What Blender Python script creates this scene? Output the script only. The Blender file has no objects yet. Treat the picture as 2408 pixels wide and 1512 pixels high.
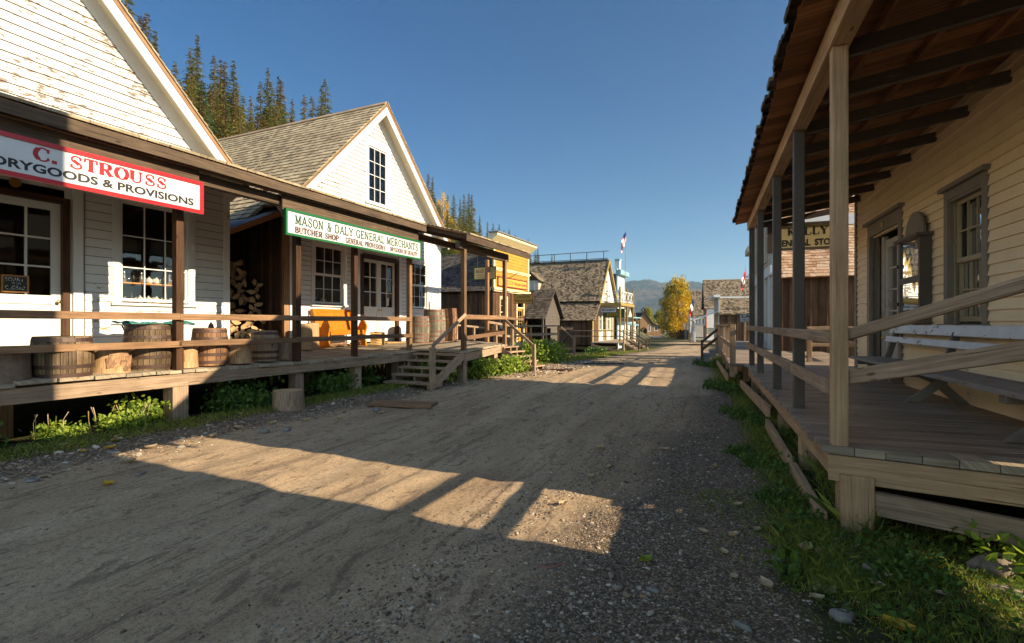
import bpy, bmesh, math, random
import numpy as np
from mathutils import Vector, Matrix
S = bpy.context.scene
col = S.collection
D2R = math.radians
random.seed(5); RNG = np.random.default_rng(5)

# ---------------------------------------------------------------- camera
cam = bpy.data.cameras.new("camera"); cam.sensor_width = 36; cam.lens = 18.0
cam.shift_y = 0.00166; cam.clip_start = 0.05; cam.clip_end = 9000
camo = bpy.data.objects.new("camera", cam); col.objects.link(camo)
camo.location = (0, 0, 1.5); camo.rotation_euler = (D2R(90), 0, 0)
S.camera = camo
# ---------------------------------------------------------------- sky and sun
SUN_AZ, SUN_EL = 116.0, 24.0      # degrees clockwise from the view direction (+Y)
w = bpy.data.worlds.new("World"); S.world = w; w.use_nodes = True
nt = w.node_tree; nt.nodes.clear()
sky = nt.nodes.new('ShaderNodeTexSky'); sky.sky_type = 'NISHITA'; sky.sun_disc = False
sky.sun_elevation = D2R(SUN_EL); sky.sun_rotation = D2R(SUN_AZ)
sky.altitude = 1200; sky.air_density = 1.0; sky.dust_density = 0.2; sky.ozone_density = 2.0
bg = nt.nodes.new('ShaderNodeBackground'); bg.inputs[1].default_value = 0.050
wo = nt.nodes.new('ShaderNodeOutputWorld')
tint = nt.nodes.new('ShaderNodeMix'); tint.data_type = 'RGBA'; tint.blend_type = 'MULTIPLY'; tint.inputs[0].default_value = 1; tint.inputs[7].default_value = (1, 1, 1, 1)
nt.links.new(sky.outputs[0], tint.inputs[6]); 
# sky behind the viewer is brightened as added fill light, sky ahead tinted darker blue
wtc = nt.nodes.new('ShaderNodeTexCoord'); wsp = nt.nodes.new('ShaderNodeSeparateXYZ'); wmr = nt.nodes.new('ShaderNodeMapRange'); wmr.interpolation_type = 'SMOOTHSTEP'
nt.links.new(wtc.outputs['Generated'], wsp.inputs[0]); nt.links.new(wsp.outputs[1], wmr.inputs[0])
wmr.inputs[1].default_value = -.35; wmr.inputs[2].default_value = .5; wmr.inputs[3].default_value = 0; wmr.inputs[4].default_value = 1.0
wmx = nt.nodes.new('ShaderNodeMix'); wmx.data_type = 'RGBA'; wmx.inputs[6].default_value = (3.5, 3.2, 2.7, 1)
wz = nt.nodes.new('ShaderNodeMapRange'); nt.links.new(wsp.outputs[2], wz.inputs[0]); wz.inputs[1].default_value = .03; wz.inputs[2].default_value = .5
wm2 = nt.nodes.new('ShaderNodeMix'); wm2.data_type = 'RGBA'; wm2.inputs[6].default_value = (.36, .72, .86, 1); wm2.inputs[7].default_value = (.05, .56, .93, 1); nt.links.new(wz.outputs[0], wm2.inputs[0]); nt.links.new(wm2.outputs[2], wmx.inputs[7]); nt.links.new(wmr.outputs[0], wmx.inputs[0])
wsc = nt.nodes.new('ShaderNodeVectorMath'); wsc.operation = 'MULTIPLY'; nt.links.new(tint.outputs[2], wsc.inputs[0]); nt.links.new(wmx.outputs[2], wsc.inputs[1]); nt.links.new(wsc.outputs[0], bg.inputs[0]); nt.links.new(bg.outputs[0], wo.inputs[0])
sl = bpy.data.lights.new("sun", 'SUN'); sl.energy = 5.0; sl.angle = D2R(0.4); sl.color = (1.0, 0.83, 0.59)
so = bpy.data.objects.new("sun", sl); col.objects.link(so)
sd = Vector((math.sin(D2R(SUN_AZ))*math.cos(D2R(SUN_EL)), math.cos(D2R(SUN_AZ))*math.cos(D2R(SUN_EL)), math.sin(D2R(SUN_EL))))
so.rotation_euler = sd.to_track_quat('Z', 'Y').to_euler(); so.location = (20, -10, 30)
S.view_settings.view_transform = 'Standard'; S.view_settings.look = 'None'
S.view_settings.exposure = 1.32; S.view_settings.gamma = 1.0
S.cycles.max_bounces = 9; S.cycles.diffuse_bounces = 7; S.cycles.transparent_max_bounces = 12
S.cycles.use_denoising = True

# ---------------------------------------------------------------- frames
class Frame:
    def __init__(s, yaw, ox=0, oy=0):
        s.y = yaw; s.c = math.cos(yaw); s.s = math.sin(yaw); s.ox = ox; s.oy = oy
    def w(s, p):       # (t,s,h) -> world
        return (s.ox + p[0]*s.c + p[1]*s.s, s.oy - p[0]*s.s + p[1]*s.c, p[2])
W = Frame(0.0)
L = Frame(math.atan(555/1204))     # row of shops on the left
R = Frame(math.atan(456/1204))     # row on the right

def tag(o, label=None, cat=None, group=None, kind=None):
    if label: o['label'] = label
    if cat: o['category'] = cat
    if group: o['group'] = group
    if kind: o['kind'] = kind
    return o

class Thing:
    def __init__(s, name, label, cat, F, o, group=None, e=True, kind=None):
        s.F = F; s.o = tuple(o); s.name = name; s.tags = (label, cat, group, kind); s.e = None
        if e:
            s.e = bpy.data.objects.new(name, None); s.e.empty_display_size = .3
            col.objects.link(s.e); s.e.location = F.w(o); s.e.rotation_euler = (0, 0, -F.y)
            tag(s.e, *s.tags)

class MB:
    def __init__(s, T, m=0):
        s.T = T; s.parts = []; s.v = []; s.f = []; s.uv = []; s.r = []; s.mi = []; s.m = m
    def face(s, pts, uv=None, r=None, m=None):
        b = len(s.v); s.v.extend(pts); n = len(pts); s.f.append(tuple(range(b, b+n)))
        if uv is None:
            uv = [(p[0]+p[1]*.37, p[2]+p[1]*.61) for p in pts]
        s.uv.append(uv); s.r.append(random.random() if r is None else r); s.mi.append(s.m if m is None else m)
    def hexa(s, P, r=None, faces=(0,1,2,3,4,5), m=None):
        # P: 8 pts bottom 0-3 (ccw from above), top 4-7.  grain along the longest edge
        r = random.random() if r is None else r
        P = [Vector(p) for p in P]
        e = [(P[1]-P[0]).length, (P[3]-P[0]).length, (P[4]-P[0]).length]
        k = e.index(max(e)); ou = random.random()*50; ov = random.random()*50
        loc = [(0,0,0),(1,0,0),(1,1,0),(0,1,0),(0,0,1),(1,0,1),(1,1,1),(0,1,1)]
        oth = [i for i in range(3) if i != k]
        def uvf(i, a):
            c = loc[i]; return (ou+c[k]*e[k], ov + c[oth[0]]*e[oth[0]] + c[oth[1]]*e[oth[1]])
        FS = [(0,3,2,1),(4,5,6,7),(0,1,5,4),(1,2,6,5),(2,3,7,6),(3,0,4,7)]
        b = len(s.v); s.v.extend([tuple(p) for p in P])
        for q in faces:
            s.f.append(tuple(b+i for i in FS[q])); s.uv.append([uvf(i, q) for i in FS[q]])
            s.r.append(r); s.mi.append(s.m if m is None else m)
    def box(s, x0, x1, y0, y1, z0, z1, r=None, m=None, faces=(0,1,2,3,4,5)):
        s.hexa([(x0,y0,z0),(x1,y0,z0),(x1,y1,z0),(x0,y1,z0),(x0,y0,z1),(x1,y0,z1),(x1,y1,z1),(x0,y1,z1)], r, faces, m)
    def beam(s, p, q, wd, ht, up=(0,0,1), r=None, m=None, off=(0,0)):
        p = Vector(p); q = Vector(q); d = (q-p).normalized(); u = Vector(up)
        sd = d.cross(u)
        if sd.length < 1e-4: sd = Vector((1,0,0))
        sd.normalize(); u = sd.cross(d).normalized()
        a = sd*wd/2; b = u*ht/2; o = sd*off[0]+u*off[1]
        p = p+o; q = q+o
        s.hexa([p-a-b, p+a-b, q+a-b, q-a-b, p-a+b, p+a+b, q+a+b, q-a+b], r, m=m)
    def mbox(s, mp, a0, a1, z0, z1, p0, p1, r=None, m=None):
        P = [mp(a0,z0,p0), mp(a1,z0,p0), mp(a1,z0,p1), mp(a0,z0,p1), mp(a0,z1,p0), mp(a1,z1,p0), mp(a1,z1,p1), mp(a0,z1,p1)]
        s.hexa(P, r, m=m)
    def lathe(s, prof, c, n=24, r=None, m=None, axis='z', jit=0, a0=0):
        b = len(s.v); rr = random.random() if r is None else r
        for (rad, h) in prof:
            for i in range(n):
                a = a0+2*math.pi*i/n; q = rad*(1+jit*math.sin(3*a+c[0]*9)+jit*.6*math.sin(7*a+c[1]*5))
                x, y = q*math.cos(a), q*math.sin(a)
                s.v.append((c[0]+x, c[1]+y, c[2]+h) if axis == 'z' else ((c[0]+h, c[1]+x, c[2]+y) if axis == 'x' else (c[0]+x, c[1]+h, c[2]+y)))
        for k in range(len(prof)-1):
            for i in range(n):
                j = (i+1) % n
                s.f.append((b+k*n+i, b+k*n+j, b+(k+1)*n+j, b+(k+1)*n+i))
                h0, h1 = prof[k][1]+prof[k][0]*.3, prof[k+1][1]+prof[k+1][0]*.3; R0 = max(prof[k][0], .02)
                u0, u1 = i/n*6.28*R0, (i+1)/n*6.28*R0
                s.uv.append([(h0+rr*20, u0), (h0+rr*20, u1), (h1+rr*20, u1), (h1+rr*20, u0)])
                s.r.append(rr if not isinstance(r, str) else 0); s.mi.append(s.m if m is None else m)
        s.last_n = n
    def disc(s, c, rad, n=24, r=None, m=None, axis='z'):
        pts = []
        for i in range(n):
            a = 2*math.pi*i/n; x, y = rad*math.cos(a), rad*math.sin(a)
            pts.append((c[0]+x, c[1]+y, c[2]) if axis == 'z' else ((c[0], c[1]+x, c[2]+y) if axis == 'x' else (c[0]+x, c[1], c[2]+y)))
        s.face(pts, [(p[0], p[1]*1.0+p[2]) for p in pts], r, m)
    def tube(s, pts, rad, n=6, r=None, m=None):
        pts = [Vector(p) for p in pts]
        if not isinstance(rad, (list, tuple)): rad = [rad]*len(pts)
        b = len(s.v); rr = random.random() if r is None else r; acc = 0; us = []
        for i, p in enumerate(pts):
            d = (pts[min(i+1, len(pts)-1)]-pts[max(i-1, 0)]).normalized()
            u = d.cross(Vector((0.13, .21, .97)));
            if u.length < .05: u = d.cross(Vector((1, 0, 0)))
            u.normalize(); v = d.cross(u)
            if i: acc += (p-pts[i-1]).length
            us.append(acc)
            for k in range(n):
                a = 6.2832*k/n; s.v.append(tuple(p+(u*math.cos(a)+v*math.sin(a))*rad[i]))
        for i in range(len(pts)-1):
            for k in range(n):
                j = (k+1) % n
                s.f.append((b+i*n+k, b+i*n+j, b+(i+1)*n+j, b+(i+1)*n+k))
                s.uv.append([(us[i]+rr*9, k/n*.4), (us[i]+rr*9, (k+1)/n*.4), (us[i+1]+rr*9, (k+1)/n*.4), (us[i+1]+rr*9, k/n*.4)])
                s.r.append(rr); s.mi.append(s.m if m is None else m)
        for e in (0, len(pts)-1):
            s.f.append(tuple(b+e*n+k for k in range(n))); s.uv.append([(k*.1, 0) for k in range(n)]); s.r.append(rr); s.mi.append(s.m if m is None else m)
    def prism(s, poly, vec, r=None, m=None):
        r = random.random() if r is None else r; v = Vector(vec)
        A = [Vector(p) for p in poly]; B = [p+v for p in A]; n = len(A)
        s.face([tuple(p) for p in A], None, r, m); s.face([tuple(p) for p in reversed(B)], None, r, m)
        for i in range(n):
            j = (i+1) % n; s.face([tuple(p) for p in (A[i], B[i], B[j], A[j])], None, r, m)
    def build(s, name, mats, parent=None, smooth=False, auto=None, tags=None):
        if not isinstance(mats, (list, tuple)): mats = [mats]
        if s.parts:
            for p_ in s.parts: r_ = p_.build(name, mats, parent, smooth)
            if not s.f: return r_
        me = bpy.data.meshes.new(name)
        o3 = s.T.o
        v = np.array(s.v, dtype=np.float64).reshape(-1, 3) - np.array(o3)
        ln = np.array([len(f) for f in s.f]); idx = np.fromiter((i for f in s.f for i in f), dtype=np.int32, count=int(ln.sum()))
        me.vertices.add(len(v)); me.vertices.foreach_set('co', v.astype(np.float32).ravel())
        me.loops.add(len(idx)); me.loops.foreach_set('vertex_index', idx)
        me.polygons.add(len(ln)); me.polygons.foreach_set('loop_start', np.concatenate(([0], np.cumsum(ln)[:-1])).astype(np.int32))
        me.polygons.foreach_set('material_index', np.array(s.mi, dtype=np.int32))
        me.update(calc_edges=True)
        uvl = me.uv_layers.new(name='UVMap')
        uvl.data.foreach_set('uv', np.array([c for u in s.uv for c in u], dtype=np.float32).ravel())
        at = me.attributes.new('rnd', 'FLOAT', 'FACE'); at.data.foreach_set('value', np.array(s.r, dtype=np.float32))
        for m_ in mats: me.materials.append(m_)
        me.polygons.foreach_set('use_smooth', [bool(smooth)]*len(ln))
        me.validate()
        if smooth:
            bm_ = bmesh.new(); bm_.from_mesh(me); bmesh.ops.remove_doubles(bm_, verts=bm_.verts, dist=.0004); bm_.to_mesh(me); bm_.free()
        ob = bpy.data.objects.new(name, me); col.objects.link(ob)
        if parent is None and s.T.e is None:
            ob.location = s.T.F.w(s.T.o); ob.rotation_euler = (0, 0, -s.T.F.y); tag(ob, *s.T.tags)
        else: ob.parent = parent or s.T.e
        if name in ('post', 'rail', 'handrail', 'newel_post', 'upper_rail', 'lower_rail', 'pier', 'porch_beam', 'front_beam', 'joist_beam', 'back_board', 'leg', 'kick_board', 'corner_post'):
            bv = ob.modifiers.new('worn_edges', 'BEVEL'); bv.width = .008; bv.segments = 2; bv.limit_method = 'ANGLE'
        return ob

def single(name, label, cat, F, o, mats, fn, group=None, smooth=False, kind=None):
    T = Thing(name, label, cat, F, o, group, e=False, kind=kind); mb = MB(T); fn(mb)
    return mb.build(name, mats, smooth=smooth)

def dup(e, F=None, o=None, rz=None, label=None, scale=None, group=None):
    r = e.copy(); col.objects.link(r)
    if o is not None: r.location = F.w(o) if F else o
    if rz is not None: r.rotation_euler = (r.rotation_euler[0], r.rotation_euler[1], rz)
    if scale is not None: r.scale = (scale,)*3 if not isinstance(scale, tuple) else scale
    if label: r['label'] = label
    if group: r['group'] = group
    for ch in list(e.children):
        c = ch.copy(); col.objects.link(c); c.parent = r
        for g in list(ch.children):
            d = g.copy(); col.objects.link(d); d.parent = c
    return r

def numpy_mesh(name, v, f, rnd, mats, uv=None, loc=(0,0,0), mi=None, smooth=False):
    """v (N,3) f (M,k) rnd (M,)"""
    me = bpy.data.meshes.new(name); k = f.shape[1]
    me.vertices.add(len(v)); me.vertices.foreach_set('co', v.astype(np.float32).ravel())
    me.loops.add(f.size); me.loops.foreach_set('vertex_index', f.astype(np.int32).ravel())
    me.polygons.add(len(f)); me.polygons.foreach_set('loop_start', (np.arange(len(f))*k).astype(np.int32))
    if mi is not None: me.polygons.foreach_set('material_index', mi.astype(np.int32))
    me.polygons.foreach_set('use_smooth', np.full(len(f), bool(smooth)))
    me.update(calc_edges=True)
    if rnd is not None:
        at = me.attributes.new('rnd', 'FLOAT', 'FACE'); at.data.foreach_set('value', rnd.astype(np.float32))
    for m_ in (mats if isinstance(mats, (list, tuple)) else [mats]): me.materials.append(m_)
    ob = bpy.data.objects.new(name, me); col.objects.link(ob); ob.location = loc
    return ob

# ---------------------------------------------------------------- materials
def newmat(name):
    m = bpy.data.materials.new(name); m.use_nodes = True
    n = m.node_tree; n.nodes.clear()
    out = n.nodes.new('ShaderNodeOutputMaterial'); b = n.nodes.new('ShaderNodeBsdfPrincipled')
    n.links.new(b.outputs[0], out.inputs[0])
    return m, n, b, out
def N(n, t, **k):
    x = n.nodes.new(t)
    for a, v in k.items():
        if a[0] == '_': x.inputs[int(a[1:])].default_value = v
        else: setattr(x, a, v)
    return x
def ramp(n, fac, stops):
    r = n.nodes.new('ShaderNodeValToRGB'); e = r.color_ramp.elements
    while len(e) < len(stops): e.new(.5)
    for i, (p, c) in enumerate(stops):
        e[i].position = p; e[i].color = (c[0], c[1], c[2], 1) if hasattr(c, '__len__') else (c, c, c, 1)
    n.links.new(fac, r.inputs[0]); return r.outputs[0]
def mix(n, fac, a, b, mode='MIX'):
    x = n.nodes.new('ShaderNodeMix'); x.data_type = 'RGBA'; x.blend_type = mode; x.clamp_factor = True
    for i, q in ((0, fac), (6, a), (7, b)):
        if isinstance(q, (int, float)): x.inputs[i].default_value = q
        elif isinstance(q, (tuple, list)): x.inputs[i].default_value = (q[0], q[1], q[2], 1)
        else: n.links.new(q, x.inputs[i])
    return x.outputs[2]
def noise(n, vec, scale, detail=4, rough=.6, sc=(1,1,1), dist=0):
    mp = N(n, 'ShaderNodeMapping'); mp.inputs[3].default_value = sc; n.links.new(vec, mp.inputs[0])
    t = N(n, 'ShaderNodeTexNoise'); t.inputs['Scale'].default_value = scale; t.inputs['Detail'].default_value = detail
    t.inputs['Roughness'].default_value = rough; t.inputs['Distortion'].default_value = dist
    n.links.new(mp.outputs[0], t.inputs['Vector']); return t.outputs[0]
def vary(n, c, amt):
    a = N(n, 'ShaderNodeAttribute', attribute_name='rnd')
    g = ramp(n, a.outputs['Fac'], [(0, 1-amt), (1, 1+amt)]) if amt < 1 else ramp(n, a.outputs['Fac'], [(0, .1), (1, 2)])
    # ramp clamps to colours <=1, so use math
    mr = N(n, 'ShaderNodeMapRange'); mr.inputs[3].default_value = 1-amt; mr.inputs[4].default_value = 1+amt
    n.links.new(a.outputs['Fac'], mr.inputs[0])
    v = N(n, 'ShaderNodeVectorMath', operation='SCALE'); n.links.new(c, v.inputs[0]); n.links.new(mr.outputs[0], v.inputs[3])
    return v.outputs[0]
def bump(n, b, h, st, dist=.01):
    x = N(n, 'ShaderNodeBump'); x.inputs['Strength'].default_value = st; x.inputs['Distance'].default_value = dist
    n.links.new(h, x.inputs['Height']); n.links.new(x.outputs[0], b.inputs['Normal'])

def wood(name, dark, light, var=.2, rough=.8, blot=.35, knots=True, bst=.35, cracks=True):
    m, n, b, o = newmat(name); tc = N(n, 'ShaderNodeTexCoord')
    g = noise(n, tc.outputs['UV'], 3.0, 7, .65, (.5, 14, 1), .6)
    c = ramp(n, g, [(.3, dark), (.52, [(x+y)/2 for x, y in zip(dark, light)]), (.72, light)])
    bl = noise(n, tc.outputs['Object'], 1.7, 5, .65)
    c = mix(n, blot, c, ramp(n, bl, [(.3, [.35*x for x in light]), (.65, (1, 1, 1))]), 'MULTIPLY')
    if cracks:
        k = noise(n, tc.outputs['UV'], 2.2, 3, .5, (.35, 30, 1), .3)
        c = mix(n, ramp(n, k, [(.635, 0.0), (.67, .85)]), c, [x*.22 for x in dark])
    if knots:
        v = N(n, 'ShaderNodeTexVoronoi'); v.inputs['Scale'].default_value = 2.0
        mp = N(n, 'ShaderNodeMapping'); mp.inputs[3].default_value = (1.1, 3.2, 1); n.links.new(tc.outputs['UV'], mp.inputs[0]); n.links.new(mp.outputs[0], v.inputs['Vector'])
        c = mix(n, ramp(n, v.outputs['Distance'], [(.05, .8), (.1, 0)]), c, [x*.35 for x in dark])
    c = vary(n, c, var); n.links.new(c, b.inputs['Base Color']); b.inputs['Roughness'].default_value = rough
    b.inputs['Specular IOR Level'].default_value = .2
    bump(n, b, g, bst, .006)
    return m
def paint(name, c0, peel=None, amt=.5, rough=.55, var=.04, bst=.15, dirt=.12, pscale=1.0):
    """painted boards; peel = colour of the bare wood showing in flakes, amt = threshold (lower = more)"""
    m, n, b, o = newmat(name); tc = N(n, 'ShaderNodeTexCoord')
    d = noise(n, tc.outputs['Object'], 2.3, 6, .7)
    c = mix(n, dirt, c0, ramp(n, d, [(.3, [x*.45 for x in c0]), (.6, (1, 1, 1))]), 'MULTIPLY')
    g = noise(n, tc.outputs['UV'], 3.0, 6, .6, (.6, 10, 1), .3)
    if peel:
        big = noise(n, tc.outputs['Object'], .55*pscale, 3, .5)
        mp = noise(n, tc.outputs['UV'], 5.5*pscale, 6, .72, (.8, 2.6, 1), .4)
        ad = N(n, 'ShaderNodeMath', operation='MULTIPLY_ADD'); n.links.new(big, ad.inputs[0]); ad.inputs[1].default_value = .55; n.links.new(mp, ad.inputs[2])
        c = mix(n, ramp(n, ad.outputs[0], [(amt, 0), (amt+.02, 1)]), c, mix(n, .5, peel, ramp(n, g, [(.3, [x*.5 for x in peel]), (.7, [min(1, x*1.5) for x in peel])])))
    c = vary(n, c, var); n.links.new(c, b.inputs['Base Color']); b.inputs['Roughness'].default_value = rough
    b.inputs['Specular IOR Level'].default_value = .3
    bump(n, b, g, bst, .004)
    return m
def shingle(name, cols, bst=.5, moss=None):
    m, n, b, o = newmat(name); tc = N(n, 'ShaderNodeTexCoord')
    a = N(n, 'ShaderNodeAttribute', attribute_name='rnd')
    k = len(cols); c = ramp(n, a.outputs['Fac'], [(i/(k-1), cols[i]) for i in range(k)])
    g = noise(n, tc.outputs['UV'], 6, 6, .7, (.6, 9, 1), .4)
    c = mix(n, .55, c, ramp(n, g, [(.3, .35), (.62, 1.0)]), 'MULTIPLY')
    bl = noise(n, tc.outputs['Object'], .8, 5, .65)
    c = mix(n, .35, c, ramp(n, bl, [(.32, .35), (.6, 1.0)]), 'MULTIPLY')
    n.links.new(c, b.inputs['Base Color']); b.inputs['Roughness'].default_value = .85; b.inputs['Specular IOR Level'].default_value = .15
    bump(n, b, g, bst, .006); return m
def plain(name, c0, rough=.6, var=.1, metal=0, nz=.2, scale=6, spec=.4, bst=.1):
    m, n, b, o = newmat(name); tc = N(n, 'ShaderNodeTexCoord')
    d = noise(n, tc.outputs['Object'], scale, 5, .65)
    c = mix(n, nz, c0, ramp(n, d, [(.3, .4), (.65, 1.0)]), 'MULTIPLY')
    c = vary(n, c, var); n.links.new(c, b.inputs['Base Color'])
    b.inputs['Roughness'].default_value = rough; b.inputs['Metallic'].default_value = metal; b.inputs['Specular IOR Level'].default_value = spec
    bump(n, b, d, bst, .004); return m
def leafmat(name, c1, c2, tr=.35, var=.3, rough=.5):
    m, n, b, o = newmat(name)
    a = N(n, 'ShaderNodeAttribute', attribute_name='rnd')
    c = ramp(n, a.outputs['Fac'], [(0, c1), (1, c2)])
    n.links.new(c, b.inputs['Base Color']); b.inputs['Roughness'].default_value = rough; b.inputs['Specular IOR Level'].default_value = .3
    t = N(n, 'ShaderNodeBsdfTranslucent'); cc = mix(n, 1.0, c, (1.0, .95, .45), 'MULTIPLY')
    n.links.new(cc, t.inputs[0]); mx = N(n, 'ShaderNodeMixShader'); mx.inputs[0].default_value = tr
    n.links.new(b.outputs[0], mx.inputs[1]); n.links.new(t.outputs[0], mx.inputs[2]); n.links.new(mx.outputs[0], o.inputs[0])
    return m
def glass(name, tint=(.9, .92, .9)):
    m, n, b, o = newmat(name)
    tr = N(n, 'ShaderNodeBsdfTransparent'); tr.inputs[0].default_value = (*tint, 1)
    gl = N(n, 'ShaderNodeBsdfGlossy'); gl.inputs['Roughness'].default_value = .02
    tc = N(n, 'ShaderNodeTexCoord'); wv = noise(n, tc.outputs['Object'], 2.2, 2, .5)
    bp = N(n, 'ShaderNodeBump'); bp.inputs['Strength'].default_value = .10; bp.inputs['Distance'].default_value = .02
    n.links.new(wv, bp.inputs['Height']); n.links.new(bp.outputs[0], gl.inputs['Normal'])
    fr = N(n, 'ShaderNodeFresnel'); fr.inputs[0].default_value = 1.5
    mr = N(n, 'ShaderNodeMath', operation='MULTIPLY_ADD'); n.links.new(fr.outputs[0], mr.inputs[0]); mr.inputs[1].default_value = 1.3; mr.inputs[2].default_value = .015
    mx = N(n, 'ShaderNodeMixShader'); n.links.new(mr.outputs[0], mx.inputs[0]); n.links.new(tr.outputs[0], mx.inputs[1]); n.links.new(gl.outputs[0], mx.inputs[2])
    n.links.new(mx.outputs[0], o.inputs[0]); return m
def emit(name, c, st):
    m, n, b, o = newmat(name); b.inputs['Base Color'].default_value = (*c, 1)
    b.inputs['Emission Color'].default_value = (*c, 1); b.inputs['Emission Strength'].default_value = st; return m

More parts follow.
